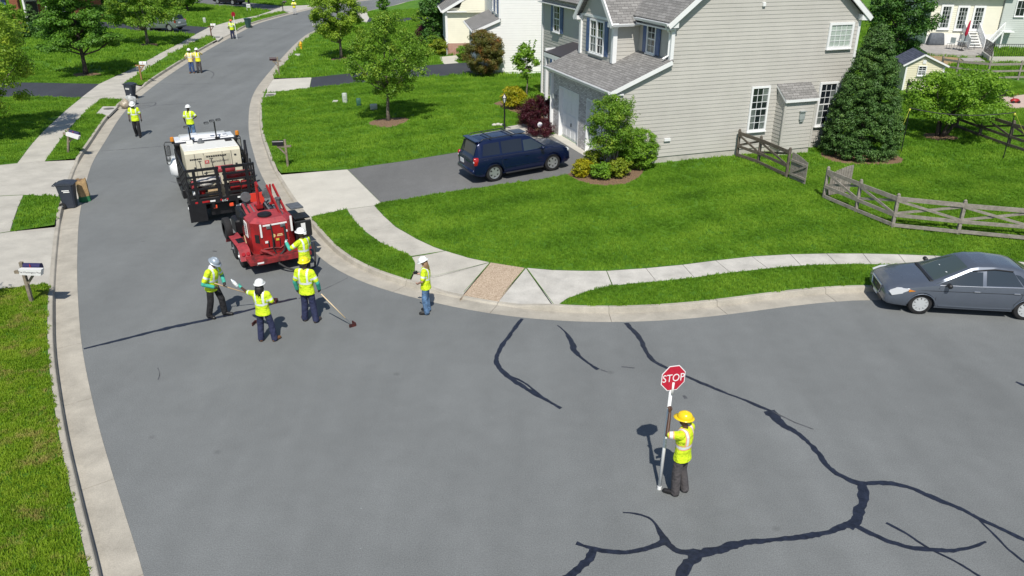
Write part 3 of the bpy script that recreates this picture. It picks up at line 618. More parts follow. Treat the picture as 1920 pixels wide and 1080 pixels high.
lawn_l, POLY_LL = lawn('lawn', LB[nearest(LB, (-3, 3)):], 1, [(70, 260), (-190, 260), (-190, -5), (-20, -5)], 'mown lawn on the left side of the street')
lawn_r, POLY_LR = lawn('lawn', RB[:nearest(RB, (79, 191.5))], -1, [(190, 190), (190, 8)], 'mown lawn of the corner house and its neighbours')
# ---------------------------------------------------------------- house materials
M_SIDE = mat('vinyl_beige', (.495, .478, .44), rough=.55, var=.06, scale=.7, spec=.35)
M_SIDEC = mat('vinyl_cream', (.80, .775, .64), rough=.55, var=.03, scale=2, spec=.35)
M_SIDEW = mat('vinyl_white', (.82, .82, .80), rough=.55, var=.02, scale=2, spec=.35)
M_SIDEG = mat('vinyl_greygreen', (.52, .56, .53), rough=.55, var=.03, scale=2, spec=.35)
M_SHEDC = mat('shed_cream', (.72, .68, .50), rough=.6, var=.03)
M_TRIM = mat('white_trim', (.80, .81, .81), rough=.42, var=.03, scale=3)
M_FOUND = mat('foundation', (.46, .44, .40), rough=.9, var=.12, scale=3, bump=.3)
M_SHUT = mat('shutter_blue', (.075, .125, .265), rough=.5, var=.15, scale=9)
M_PANE = mat('window_glass', (.012, .016, .022), rough=.05, spec=.8)
M_PANEC = mat('window_curtain', (.13, .15, .145), rough=.1, var=.4, scale=6, spec=.8)
M_PANEB = mat('window_blind', (.40, .47, .42), rough=.25, var=.15, scale=8, spec=.7)
M_MUNT = mat('muntin', (.72, .74, .74), rough=.5)
M_METAL = mat('galvanised', (.40, .44, .44), rough=.45, metal=.3, var=.1)
M_DMETAL = mat('dark_metal', (.03, .032, .036), rough=.5, var=.2)
M_RUST = mat('door_wood', (.03, .028, .03), rough=.4)
def shingle_mat(name, c1, c2, rowh=.14, w=.33, ax=('x', 'y')):
    m = bpy.data.materials.new(name); m.use_nodes = True; nt = m.node_tree; b = nt.nodes['Principled BSDF']; L = nt.links.new
    tc = nt.nodes.new('ShaderNodeTexCoord'); uv = tc.outputs['UV']
    br = nt.nodes.new('ShaderNodeTexBrick'); br.inputs['Scale'].default_value = 1.0
    br.inputs['Brick Width'].default_value = w; br.inputs['Row Height'].default_value = rowh; br.inputs['Mortar Size'].default_value = .008
    br.inputs['Color1'].default_value = (*c1, 1); br.inputs['Color2'].default_value = (*c2, 1); br.inputs['Mortar'].default_value = (*[x * .45 for x in c1], 1)
    br.inputs['Bias'].default_value = 0.0
    L(uv, br.inputs['Vector'])
    n = nt.nodes.new('ShaderNodeTexNoise'); n.inputs['Scale'].default_value = 30; n.inputs['Detail'].default_value = 4; L(tc.outputs['Object'], n.inputs['Vector'])
    mr = nt.nodes.new('ShaderNodeMapRange'); mr.inputs['From Min'].default_value = .3; mr.inputs['From Max'].default_value = .7; mr.inputs['To Min'].default_value = .75; mr.inputs['To Max'].default_value = 1.25; L(n.outputs['Fac'], mr.inputs['Value'])
    s = nt.nodes.new('ShaderNodeVectorMath'); s.operation = 'SCALE'; L(br.outputs['Color'], s.inputs[0]); L(mr.outputs['Result'], s.inputs['Scale'])
    L(s.outputs['Vector'], b.inputs['Base Color']); b.inputs['Roughness'].default_value = .9
    bp = nt.nodes.new('ShaderNodeBump'); bp.inputs['Strength'].default_value = .6; bp.inputs['Distance'].default_value = .02; bp.invert = True
    L(br.outputs['Fac'], bp.inputs['Height']); L(bp.outputs['Normal'], b.inputs['Normal'])
    return m
M_ROOF = shingle_mat('shingle_grey', (.185, .18, .173), (.275, .268, .258))
M_ROOFD = shingle_mat('shingle_slate', (.045, .055, .085), (.085, .095, .14))
M_BRICKW = shingle_mat('brick_whitewash', (.70, .68, .66), (.40, .375, .36), .075, .20)
M_BRICKP = shingle_mat('brick_pink', (.46, .25, .20), (.52, .33, .27), .085, .22)
M_BRICKR = shingle_mat('brick_red', (.24, .075, .04), (.38, .15, .08), .085, .22)
def uv_planar(me):
    """metres on each face: u along the level direction, v up the slope"""
    uvl = me.uv_layers.new(name='UVMap')
    for p in me.polygons:
        n = p.normal; h = Vector((-n.y, n.x, 0))
        h = h.normalized() if h.length > 1e-4 else Vector((1, 0, 0)); v = n.cross(h)
        for li in p.loop_indices:
            co = me.vertices[me.loops[li].vertex_index].co
            uvl.data[li].uv = (co.dot(h), co.dot(v))
def buv(mb, name, m, parent):
    o = mb.build(name, m, parent); uv_planar(o.data); return o
def srange(poly, z):
    xs = []
    for i in range(len(poly)):
        (a, za), (b, zb) = poly[i], poly[(i + 1) % len(poly)]
        if (za <= z < zb) or (zb <= z < za): xs.append(a + (b - a) * (z - za) / (zb - za))
    return (min(xs), max(xs)) if len(xs) >= 2 else None
def boards(parent, o, along, nrm, poly, m, exp=.165, joined=False, lap=.018, back=True, bm=None):
    """lap siding on the plane o + s*along + z*up, clipped by poly (s,z); each course is a board of its own"""
    o, A, N = Vector(o), Vector(along), Vector(nrm); Z = Vector((0, 0, 1))
    z0, z1 = min(p[1] for p in poly), max(p[1] for p in poly); J = MB(); z = z0
    def pt(s, zz, d): return o + A * s + Z * zz + N * d
    flip = A.cross(Z).dot(N) < 0
    while z < z1 - .01:
        zt_ = min(z + exp, z1); r0, r1 = srange(poly, z + .002), srange(poly, zt_ - .002)
        if r0 and r1:
            b = J if joined else MB()
            q = [pt(r0[0], z, lap), pt(r0[1], z, lap), pt(r1[1], zt_, .004), pt(r1[0], zt_, .004), pt(r0[0], z, -.01), pt(r0[1], z, -.01), pt(r1[1], zt_, -.01), pt(r1[0], zt_, -.01)]
            fs = [(0, 1, 2, 3), (4, 5, 1, 0), (5, 6, 2, 1), (7, 4, 0, 3)]
            if flip: fs = [tuple(reversed(f)) for f in fs]
            b.add(q, fs)
            if not joined: b.build('siding_board', m, parent)
        z = zt_
    if joined:
        ob = J.build('siding', m, parent); ob['kind'] = 'stuff'; return ob
def window(house, o, along, nrm, w, h, cols=3, rows=6, trim=.09, pane=None, split=True, shutters=0, name='window', trim_m=None, head=0.0):
    """o = bottom centre on the wall plane; frame proud of the wall, panes and glazing bars set back"""
    o, A, N = Vector(o), Vector(along).normalized(), Vector(nrm).normalized(); Z = Vector((0, 0, 1)); tm = trim_m or M_TRIM
    def P(s, z, d): return o + A * s + Z * z + N * d
    f = MB()
    f.bar(P(-w / 2 + trim / 2, 0, .03), P(-w / 2 + trim / 2, h, .03), trim, .07, up=N); f.bar(P(w / 2 - trim / 2, 0, .03), P(w / 2 - trim / 2, h, .03), trim, .07, up=N)
    f.bar(P(-w / 2 + trim, h - trim / 2, .032), P(w / 2 - trim, h - trim / 2, .032), trim, .066, up=N); f.bar(P(-w / 2 + trim, trim / 2, .036), P(w / 2 - trim, trim / 2, .036), trim, .074, up=N)
    if head: f.bar(P(-w / 2 - .02, h + head / 2, .035), P(w / 2 + .02, h + head / 2, .035), head, .08, up=N)
    fr = f.build(name, tm, house)
    s = MB(); s.bar(P(-w / 2 - .02, -.02, .05), P(w / 2 + .02, -.02, .05), .045, .12, up=N); s.build('sill', tm, fr)
    iw, ih = w - 2 * trim, h - 2 * trim; cw, ch = iw / cols, ih / rows
    for i in range(cols):
        for j in range(rows):
            g = MB(); x0, x1, z0, z1 = -iw / 2 + i * cw + .008, -iw / 2 + (i + 1) * cw - .008, trim + j * ch + .008, trim + (j + 1) * ch - .008
            t = random.uniform(-.003, .003)
            q = [P(x0, z0, .022 + t), P(x1, z0, .022 - t), P(x1, z1, .022 - t), P(x0, z1, .022 + t)]
            g.add(q, [(0, 1, 2, 3) if A.cross(Z).dot(N) > 0 else (3, 2, 1, 0)]); g.build('pane', pane or (M_PANEC if cols > 1 and rows > 3 and (i == cols - 1 or (j < rows // 2 and i == 0)) and random.random() < .75 else M_PANE), fr)
    mu = MB()
    for i in range(1, cols): mu.bar(P(-iw / 2 + i * cw, trim, .027), P(-iw / 2 + i * cw, h - trim, .027), .022, .018, up=N)
    for j in range(1, rows):
        big = split and j == rows // 2
        mu.bar(P(-iw / 2, trim + j * ch, .029), P(iw / 2, trim + j * ch, .029), .055 if big else .022, .018 if not big else .03, up=N)
    if cols > 1 or rows > 1: mu.build('glazing_bars', M_MUNT if trim_m is None else tm, fr)
    if shutters:
        for sg in (-1, 1):
            b = MB(); cx = sg * (w / 2 + shutters / 2 + .01)
            b.bar(P(cx, .0, .03), P(cx, h, .03), shutters, .03, up=N)
            sh = b.build('shutter', M_SHUT, house)
            p = MB()
            for a, c in ((.06, .46), (.54, .94)): p.bar(P(cx, h * a, .048), P(cx, h * c, .048), shutters * .62, .012, up=N)
            p.build('shutter_panel', M_SHUT, sh)
    return fr
def trimbar(house, a, b, w=.12, t=.05, up=(0, 0, 1), name='trim', m=None):
    k = MB(); k.bar(a, b, w, t, up=up); return k.build(name, m or M_TRIM, house)
def roof_plane(mb, pts, th=.09):
    """four-corner roof slab: pts counter-clockwise seen from above"""
    p = [Vector(q) for q in pts]; n = (p[1] - p[0]).cross(p[3] - p[0]).normalized()
    lo = [q - n * th for q in p]
    mb.add(p + lo, [(0, 1, 2, 3), (7, 6, 5, 4)] + [(i, i + 4, (i + 1) % 4 + 4, (i + 1) % 4) for i in range(4)])
def gutter(house, a, b, out, name='gutter'):
    a, b, o = Vector(a), Vector(b), Vector(out); g = MB(); Z = Vector((0, 0, 1))
    sec = [(0, 0), (0, -.11), (.085, -.11), (.125, -.02), (.125, 0), (.105, 0), (.08, -.085), (.02, -.085), (.02, 0)]
    g.prism(sec, o, Z, a, b - a); return g.build(name, M_TRIM, house)

# ---------------------------------------------------------------- the beige house on the corner: local x = back along the gable wall, y = along the street front, z up
H = thing('beige_house', 'two storey beige sided house with double garage and blue shutters', 'house', (4.32, 33.11, .65), rad(19))
X, Y, Zv = (1, 0, 0), (0, 1, 0), (0, 0, 1); nX, nY = (-1, 0, 0), (0, -1, 0)
FRU, BKU, EAV, RDG = 2.44, 11.83, 5.98, 9.75; MIDU = (FRU + BKU) / 2; HW = 14.8
# gable wall with its boards
gp_ = [(0, .28), (BKU, .28), (BKU, EAV), (MIDU, RDG), (FRU, EAV), (FRU, 4.30), (0, 3.36)]
wb = MB(); wb.prism(gp_, X, Zv, (0, .012, 0), (0, .25, 0)); gw = wb.build('gable_wall', M_SIDE, H)
boards(gw, (0, 0, 0), X, nY, gp_, M_SIDE)
fb = MB(); fb.box((BKU / 2, .13, -.1), (BKU, .22, .78)); fb.box((FRU + .12, 11, -.1), (.22, 7.6, .78)); fb.build('foundation', M_FOUND, H)
# street front, upper storey and the part left of the garage
fp = [(0, 4.0), (HW, 4.0), (HW, EAV), (0, EAV)]; fp2 = [(7.0, .45), (HW, .45), (HW, 4.0), (7.0, 4.0)]
wb = MB(); wb.box((FRU + .14, HW / 2, 4.98), (.25, HW - .02, 2.0)); wb.box((FRU + .14, (7 + HW) / 2, 2.2), (.25, HW - 7, 3.55)); fw = wb.build('front_wall', M_SIDE, H)
boards(fw, (FRU, 0, 0), Y, nX, fp, M_SIDE); boards(fw, (FRU, 0, 0), Y, nX, fp2, M_SIDE)
wb = MB(); wb.box((FRU + .08, 11, .2), (.34, 7.7, .55)); wb.build('water_table', M_FOUND, H)
wb = MB(); wb.box((BKU - .13, HW / 2, 3.1), (.25, HW, 5.8)); wb.box((7.1, HW - .12, 3.1), (9.3, .24, 5.8)); wb.build('rear_wall', M_SIDE, H)
# room that stands out over the garage
PU, PW0, PW1, PE = 1.22, 2.92, 6.5, 5.72; PM = (PW0 + PW1) / 2
wb = MB(); wb.box(((PU + FRU) / 2 + .02, PM, 4.8), (FRU - PU - .03, PW1 - PW0 - .04, 1.9)); wb.prism([(PW0 + .05, PE), (PW1 - .05, PE), (PM, PE + 1.75)], Y, Zv, (PU + .04, 0, 0), (.2, 0, 0)); pw = wb.build('bay_wall', M_SIDE, H)
boards(pw, (PU, PW0, 0), X, nY, [(0, 3.9), (FRU - PU, 3.9), (FRU - PU, PE), (0, PE)], M_SIDE)
boards(pw, (PU, 0, 0), Y, nX, [(PW0, 3.9), (PW1, 3.9), (PW1, PE), (PM, PE + 1.8), (PW0, PE)], M_SIDE)
# garage front: piers and lintel of whitewashed brick around two doors
D1, D2, DH = (3.78, 6.2), (.5, 2.92), 2.42
gb = MB(); xs = [(0, D2[0]), (D2[1], D1[0]), (D1[1], 7.0)]
for a, b in xs: gb.box((.15, (a + b) / 2, 1.15), (.30, b - a, 2.54))
gb.box((.15, 3.5, 2.83), (.30, 7.0, .82)); buv(gb, 'brick_front', M_BRICKW, H)
wb = MB(); wb.box((1.3, 6.9, 1.75), (2.2, .2, 3.2)); wb.build('garage_side_wall', M_SIDE, H)
for a, b in (D1, D2):
    d = MB()
    d.box((.20, (a + b) / 2, DH / 2), (.04, b - a - .12, DH)); dr = d.build('garage_door', M_TRIM, H)
    for r in range(4):
        p = MB()
        for c_ in range(4):
            cw = (b - a - .3) / 4; p.box((.172, a + .15 + cw * (c_ + .5), .05 + (r + .5) * DH / 4), (.02, cw - .1, DH / 4 - .14), bev=.008)
        p.build('door_section', M_TRIM, dr)
    hd = MB(); hd.box((.155, (a + b) / 2, .75), (.03, .05, .16)); hd.build('handle', M_DMETAL, dr)
    for yy in (a + .03, b - .03): trimbar(H, (.10, yy, 0), (.10, yy, DH), .06, .22, up=X, name='door_jamb')
    trimbar(H, (.10, a, DH - .02), (.10, b, DH - .02), .22, .08, name='door_head')
wb = MB(); wb.box((-.12, 3.35, -.02), (.5, 6.2, .07)); wb.build('garage_sill', M_CONCA, H)
wb = MB(); wb.box((.25, 3.5, 1.6), (.05, 6.9, 3.1)); wb.build('garage_inner', M_DARK, H)
# roofs
r = MB(); roof_plane(r, [(-.34, 7.25, 3.26), (-.34, -.18, 3.26), (FRU + .02, -.18, 4.42), (FRU + .02, 7.25, 4.42)]); buv(r, 'garage_roof', M_ROOF, H)
sl = (RDG - EAV) / (MIDU - FRU); e0 = .38
r = MB(); roof_plane(r, [(FRU - e0, HW + .3, EAV - e0 * sl + .24), (FRU - e0, -.32, EAV - e0 * sl + .24), (MIDU, -.32, RDG + .24), (MIDU, HW + .3, RDG + .24)])
roof_plane(r, [(BKU + e0, -.32, EAV - e0 * sl + .24), (BKU + e0, HW + .3, EAV - e0 * sl + .24), (MIDU, HW + .3, RDG + .242), (MIDU, -.32, RDG + .242)]); buv(r, 'main_roof', M_ROOF, H)
ps = 1.0; r = MB(); pe = .32; pr = PE + (PW1 - PW0) / 2 * ps
roof_plane(r, [(PU - .3, PW0 - pe, PE - pe * ps + .2), (6.2, PW0 - pe, PE - pe * ps + .2), (6.2, PM, pr + .2), (PU - .3, PM, pr + .2)])
roof_plane(r, [(6.2, PW1 + pe, PE - pe * ps + .2), (PU - .3, PW1 + pe, PE - pe * ps + .2), (PU - .3, PM, pr + .202), (6.2, PM, pr + .202)]); buv(r, 'bay_roof', M_ROOF, H)
r = MB(); roof_plane(r, [(.75, 10.3, 3.52), (.75, 7.02, 3.52), (FRU, 7.02, 3.92), (FRU, 10.3, 3.92)], .06); buv(r, 'porch_roof', mat('metal_roof', (.055, .05, .055), rough=.5), H)
wb = MB(); wb.box((.82, 8.66, 3.36), (.14, 3.3, .2)); wb.box((1.6, 10.2, 3.5), (1.6, .1, .34)); wb.build('porch_beam', M_TRIM, H)
for yy in (7.25, 10.1): trimbar(H, (.85, yy, 0), (.85, yy, 3.3), .16, .16, up=X, name='porch_post')
# rake boards, fascia, soffits, corner boards
def rake(a, b, w=.2, t=.07): trimbar(H, a, b, t, w, name='rake_board')
rake((FRU - e0, -.30, EAV - e0 * sl + .06), (MIDU, -.30, RDG + .06)); rake((BKU + e0, -.30, EAV - e0 * sl + .06), (MIDU, -.30, RDG + .06))
wb = MB(); wb.prism([(FRU - e0, EAV - e0 * sl), (FRU + .1, EAV - e0 * sl + .02), (FRU + .1, EAV - .05)], X, Zv, (0, -.27, 0), (0, .26, 0)); wb.build('eave_return', M_TRIM, H); wb = MB(); wb.prism([(BKU + e0, EAV - e0 * sl), (BKU - .1, EAV - .05), (BKU - .1, EAV - e0 * sl + .02)], X, Zv, (0, -.27, 0), (0, .26, 0)); wb.build('eave_return', M_TRIM, H)
wb = MB(); wb.box((FRU - e0 / 2 + .02, 1.25, EAV - .36), (e0, 2.9, .05)); wb.box((FRU - e0 / 2 + .02, 10.8, EAV - .36), (e0, 8.0, .05)); wb.box((.0, 3.5, 3.1), (.62, 7.2, .06)); wb.box((PU + .45, PW0 - .16, PE - .16), (1.45, .32, .05)); wb.build('soffit', M_TRIM, H)
wb = MB(); wb.box((FRU + .0, 1.3, EAV - .28), (.05, 2.9, .3)); wb.box((PU + .6, PW0 - .01, PE - .12), (1.2, .05, .28)); wb.box((PU - .02, PM, PE - .02), (.05, 3.5, .1)); wb.build('frieze', M_TRIM, H)
rake((-.36, -.17, 3.16), (FRU, -.17, 4.30), .17, .06)
gutter(H, (-.35, -.2, 3.26), (-.35, 7.25, 3.26), nX); gutter(H, (FRU - e0, -.32, EAV - e0 * sl + .2), (FRU - e0, PW0 - .3, EAV - e0 * sl + .2), nX)
gutter(H, (PU - .3, PW0 - pe, PE - pe * ps + .2), (FRU - e0 - .1, PW0 - pe, PE - pe * ps + .2), nY)
for a, b in (((PU - .3, PW0 - pe, PE - pe * ps + .08), (PU - .3, PM, pr + .08)), ((PU - .3, PW1 + pe, PE - pe * ps + .08), (PU - .3, PM, pr + .08))): trimbar(H, a, b, .07, .2, name='rake_board')
wb = MB(); wb.box((PU - .15, PW0 - .12, PE - .18), (.34, .42, .18)); wb.build('eave_return', M_TRIM, H); wb = MB(); wb.box((PU - .15, PW1 + .12, PE - .18), (.34, .42, .18)); wb.build('eave_return', M_TRIM, H)
for a, b, w in (((FRU, 0, 4.3), (FRU, 0, EAV - .2), .15), ((0, 0, 2.4), (0, 0, 3.2), .13), ((0, 0, .1), (0, 0, 2.4), .13), ((BKU, 0, .28), (BKU, 0, EAV - .1), .13), ((PU, PW0, 3.9), (PU, PW0, PE), .2), ((PU, PW1, 3.9), (PU, PW1, PE), .2), ((FRU, HW, .4), (FRU, HW, EAV - .2), .15), ((FRU - .02, 9.2, 4.0), (FRU - .02, 9.2, EAV - .2), .13)): trimbar(H, a, b, w, w, up=X, name='corner_board')
trimbar(H, (-.05, 7.02, 0), (-.05, 7.02, 3.2), .2, .12, up=X, name='corner_board')
def spout(pts): k = MB(); k.tube(pts, .045, 6); k.build('downspout', M_TRIM, H)
spout([(FRU - .42, -.12, EAV - .12), (FRU - .38, -.1, EAV - .3), (FRU - .08, .1, EAV - .55), (FRU - .08, .1, 4.55), (FRU - .32, .12, 4.42)])
spout([(-.42, .1, 3.2), (-.36, .1, 3.05), (-.06, .08, 2.8), (-.06, .08, .2)])
spout([(-.42, 6.98, 3.2), (-.12, 6.96, 2.9), (-.12, 6.96, .2)])
spout([(PU - .1, PW1 + .3, PE - .3), (PU + .1, PW1 + .12, PE - .6), (PU + .1, PW1 + .12, 4.05)])
# windows
window(H, (7.06, -.02, 1.05), X, nY, .97, 2.0); window(H, (10.72, -.02, 1.03), X, nY, 1.0, 2.0)
window(H, (10.88, -.02, 4.49), X, nY, 1.33, 1.12, 4, 4, pane=M_PANEB, split=False, trim=.11)
window(H, (FRU - .02, 1.70, 4.42), Y, nX, .8, 1.22, 2, 4, shutters=.36, trim=.07); 
for yy in (4.28, 5.05): window(H, (PU - .02, yy, 4.08), Y, nX, .76, 1.5, 2, 4, trim=.07)
for yy in (3.66, 5.66):
    b = MB(); b.box((PU - .04, yy, 4.83), (.03, .36, 1.5)); sh = b.build('shutter', M_SHUT, H)
    p = MB(); [p.box((PU - .058, yy, z), (.012, .23, .58)) for z in (4.48, 5.18)]; p.build('shutter_panel', M_SHUT, sh)
window(H, (FRU - .02, 12.6, 4.15), Y, nX, .95, 1.42, 2, 4, shutters=.38, trim=.07)
window(H, (FRU - .02, 12.6, 1.1), Y, nX, .95, 1.7, 2, 4, shutters=.38, trim=.07)
window(H, (FRU - .02, 8.55, 4.25), Y, nX, .5, 1.35, 1, 2, trim=.07)
# fireplace bump-out on the gable wall
b = MB(); b.box((8.8, -.33, 1.35), (1.56, .64, 2.2)); bw = b.build('chimney_box', M_SIDE, H)
boards(bw, (0, -.66, 0), X, nY, [(8.0, .26), (9.6, .26), (9.6, 2.5), (8.0, 2.5)], M_SIDE)
boards(bw, (8.0, 0, 0), nY, nX, [(0, .26), (.66, .26), (.66, 2.5), (0, 3.0)], M_SIDE); boards(bw, (9.6, 0, 0), nY, X, [(0, .26), (.66, .26), (.66, 2.5), (0, 3.0)], M_SIDE)
b = MB(); b.prism([(0, 2.3), (.62, 2.3), (.62, 2.45), (0, 2.95)], nY, Zv, (8.03, 0, 0), (1.54, 0, 0)); b.build('chimney_top', M_SIDE, H)
r = MB(); roof_plane(r, [(7.9, -.78, 2.52), (9.7, -.78, 2.52), (9.7, .01, 3.12), (7.9, .01, 3.12)], .05); buv(r, 'bump_roof', M_ROOF, H)
trimbar(H, (7.9, -.785, 2.45), (9.7, -.785, 2.45), .04, .12, name='fascia'); trimbar(H, (7.92, -.78, 2.45), (7.92, 0, 3.03), .04, .1, name='rake_board'); trimbar(H, (9.68, -.78, 2.45), (9.68, 0, 3.03), .04, .1, name='rake_board')
for xx in (8.0, 9.6): trimbar(H, (xx, -.67, .26), (xx, -.67, 2.4), .1, .05, up=Y, name='corner_board', m=M_SIDE)
b = MB(); b.box((8.8, -.31, -.05), (1.6, .66, .62)); b.build('foundation', M_FOUND, H)
b = MB(); b.box((8.93, -.72, 1.75), (.26, .12, .36), bev=.02); b.box((8.93, -.74, 1.95), (.30, .18, .04)); b.box((8.93, -.71, 1.53), (.18, .09, .08)); mt = b.build('vent_hood', M_METAL, H); 
b = MB(); b.box((6.67, -.05, 6.47), (.14, .1, .16), bev=.01); b.build('vent', M_TRIM, H)
b = MB(); b.box((-.06, 6.55, 1.85), (.06, .14, .2)); b.box((-.16, 6.55, 1.9), (.14, .14, .22), taper=(.7, .7)); b.build('coach_light', M_METAL, H)
b = MB(); b.box((2.55, -.05, 1.02), (.3, .08, .12)); b.build('outlet_cover', M_TRIM, H)

# ---------------------------------------------------------------- white neighbour
N_ = thing('white_house', 'white sided two storey house behind the reddish round bush', 'house', (-2.39, 57.24, .65), rad(8))
b = MB(); b.prism([(1.56, -.3), (13, -.3), (13, 8.2), (1.56, 8.2)], X, Zv, (0, .01, 0), (0, 11, 0)); b.prism([(0, -.3), (1.56, -.3), (1.56, 3.7), (0, 3.05)], X, Zv, (0, .012, 0), (0, 6.6, 0)); nw = b.build('wall', M_SIDEW, N_)
boards(nw, (0, 0, 0), X, nY, [(0, .12), (13, .12), (13, 8), (1.56, 8), (1.56, 3.7), (0, 3.05)], M_SIDEW)
boards(nw, (0, 0, 0), Y, nX, [(0, .12), (6.5, .12), (6.5, 3.0), (0, 3.0)], M_SIDEW, joined=True)
boards(nw, (1.56, 0, 0), Y, nX, [(0, 3.6), (11, 3.6), (11, 8), (0, 8)], M_SIDEW, joined=True)
b = MB(); b.box((6.5, .1, -.12), (13, .16, .46)); b.build('foundation', M_FOUND, N_)
r = MB(); roof_plane(r, [(-.35, 6.9, 2.98), (-.35, -.2, 2.98), (1.58, -.2, 3.78), (1.58, 6.9, 3.78)]); buv(r, 'garage_roof', M_ROOF, N_)
trimbar(N_, (-.36, -.19, 2.88), (1.56, -.19, 3.66), .06, .18, name='rake_board'); gutter(N_, (-.36, -.2, 2.98), (-.36, 6.9, 2.98), nX)
trimbar(N_, (1.56, 0, 3.7), (1.56, 0, 8), .14, .14, up=X, name='corner_board'); trimbar(N_, (0, 0, .1), (0, 0, 2.9), .13, .13, up=X, name='corner_board')
k = MB(); k.tube([(-.42, .1, 2.9), (-.05, .08, 2.55), (-.05, .08, .1)], .045, 6); k.build('downspout', M_TRIM, N_)
window(N_, (1.54, 1.5, 4.0), Y, nX, .75, 1.6, 2, 4, shutters=.36, trim=.07); window(N_, (1.54, 3.5, 4.0), Y, nX, .75, 1.6, 2, 4, shutters=.36, trim=.07)
d = MB(); d.box((-.03, 3.3, 1.15), (.05, 5.0, 2.2)); dr = d.build('garage_door', M_TRIM, N_)
for i in range(4):
    p = MB(); p.box((-.065, 3.3, .3 + i * .55), (.02, 4.8, .46), bev=.008); p.build('door_section', M_TRIM, dr)
# wing towards the street with a brick base
WY, WX0, WX1 = 9.9, -1.5, 1.6
b = MB(); b.box(((WX0 + WX1) / 2, WY + 4.5, 2.2), (WX1 - WX0, 9, 2.9)); b.prism([(WX0 + .9, 3.3), (WX1 + 2, 3.3), (WX1 + 2, 5.2), (.2, 5.2)], X, Zv, (0, WY - .3, 0), (0, 2.5, 0)); ww = b.build('wing_wall', M_SIDEC, N_)
boards(ww, (0, WY, 0), X, nY, [(WX0, .92), (WX1, .92), (WX1, 3.45), (WX0, 3.45)], M_SIDEC); boards(ww, (0, WY - .3, 0), X, nY, [(WX0 + .95, 3.45), (WX1 + 2, 3.45), (WX1 + 2, 5.2), (.2, 5.2)], M_SIDEC)
boards(ww, (WX0, 0, 0), Y, nX, [(WY, .92), (WY + 9, .92), (WY + 9, 3.45), (WY, 3.45)], M_SIDEC, joined=True)
b = MB(); b.box(((WX0 + WX1) / 2, WY + 4.5, .3), (WX1 - WX0 + .06, 9.08, 1.22)); buv(b, 'brick_base', M_BRICKP, N_)
trimbar(N_, (WX0 - .02, WY + .0, .9), (WX0 - .02, WY, 3.4), .14, .14, up=X, name='corner_board'); trimbar(N_, (WX0 - .1, WY - .06, .0), (WX0 - .1, WY - .06, 3.4), .09, .09, up=X, name='downspout')
r = MB(); roof_plane(r, [(WX0 - .4, WY + 9, 3.45), (WX0 - .4, WY - .35, 3.45), (WX1 + .4, WY - .35, 5.6), (WX1 + .4, WY + 9, 5.6)]); buv(r, 'wing_roof', M_ROOF, N_)
gutter(N_, (WX0 - .4, WY - .35, 3.45), (WX0 - .4, WY + 9, 3.45), nX); trimbar(N_, (WX0 - .4, WY - .33, 3.36), (WX1 + .4, WY - .33, 5.5), .06, .2, name='rake_board'); trimbar(N_, (WX0, WY - .2, 3.38), (WX0 + 1.6, WY - .2, 3.38), .3, .1, name='soffit')
trimbar(N_, (.15, WY - .6, 5.2), (1.6, WY - .6, 6.2), .1, .22, name='rake_board')
for yy in (1.0, 2.4, 3.8): window(N_, (WX0 - .02, WY + yy, 1.15), Y, nX, 1.0, 1.9, 2, 4, trim=.1)
b = MB(); b.box((3.15, -.08, 1.35), (.34, .14, .5), bev=.02); b.box((3.15, -.06, .55), (.1, .1, 1.1)); b.lathe([(.0, 0), (.1, 0), (.1, .06), (0, .06)], 12, M=Matrix.Translation((3.15, -.15, 1.42)) @ Matrix.Rotation(rad(90), 4, 'X')); b.build('meter_box', M_METAL, N_)

# ---------------------------------------------------------------- brick house, far left
B_ = thing('brick_house', 'red brick house with white porch columns at the top left corner', 'house', (-54.6, 91.2, .49), rad(24))
b = MB(); b.box((-3.2, 1.4, 1.7), (5.0, .3, 3.9)); b.box((5.4, 2.6, 1.7), (6.5, .3, 3.9)); b.box((.2, .62, 1.7), (.75, 2.2, 3.9)); buv(b, 'wall', M_BRICKR, B_)
b = MB(); b.box((2.0, 2.65, 1.6), (2.6, .12, 3.6)); b.build('porch_wall', M_SIDEW, B_)
d = MB(); d.box((1.6, 2.55, 1.1), (1.0, .1, 2.2)); d.build('door', M_RUST, B_)
for xx in (1.05, 3.2):
    k = MB(); k.lathe([(.17, -.2), (.17, .1), (.13, .15), (.11, 3.0), (.17, 3.05), (.17, 3.2)], 12, M=Matrix.Translation((xx, .35, 0))); k.build('column', M_TRIM, B_, autosmooth=40)
b = MB(); b.box((2.1, 1.4, -.1), (2.8, 2.5, .3)); b.build('porch_floor', M_CONC, B_)
b = MB(); b.box((2.1, 1.3, 3.35), (3.1, 2.9, .35)); b.build('porch_roof', M_TRIM, B_)
window(B_, (-1.7, 1.24, 1.0), X, nY, 1.1, 1.9, 2, 4, shutters=.4); window(B_, (4.6, 2.44, 1.0), X, nY, 1.1, 1.9, 2, 4, shutters=.4)
r = MB(); roof_plane(r, [(-6, -.1, 3.7), (9, .9, 3.7), (9, 5, 6), (-6, 5, 6)]); buv(r, 'roof', M_ROOF, B_)

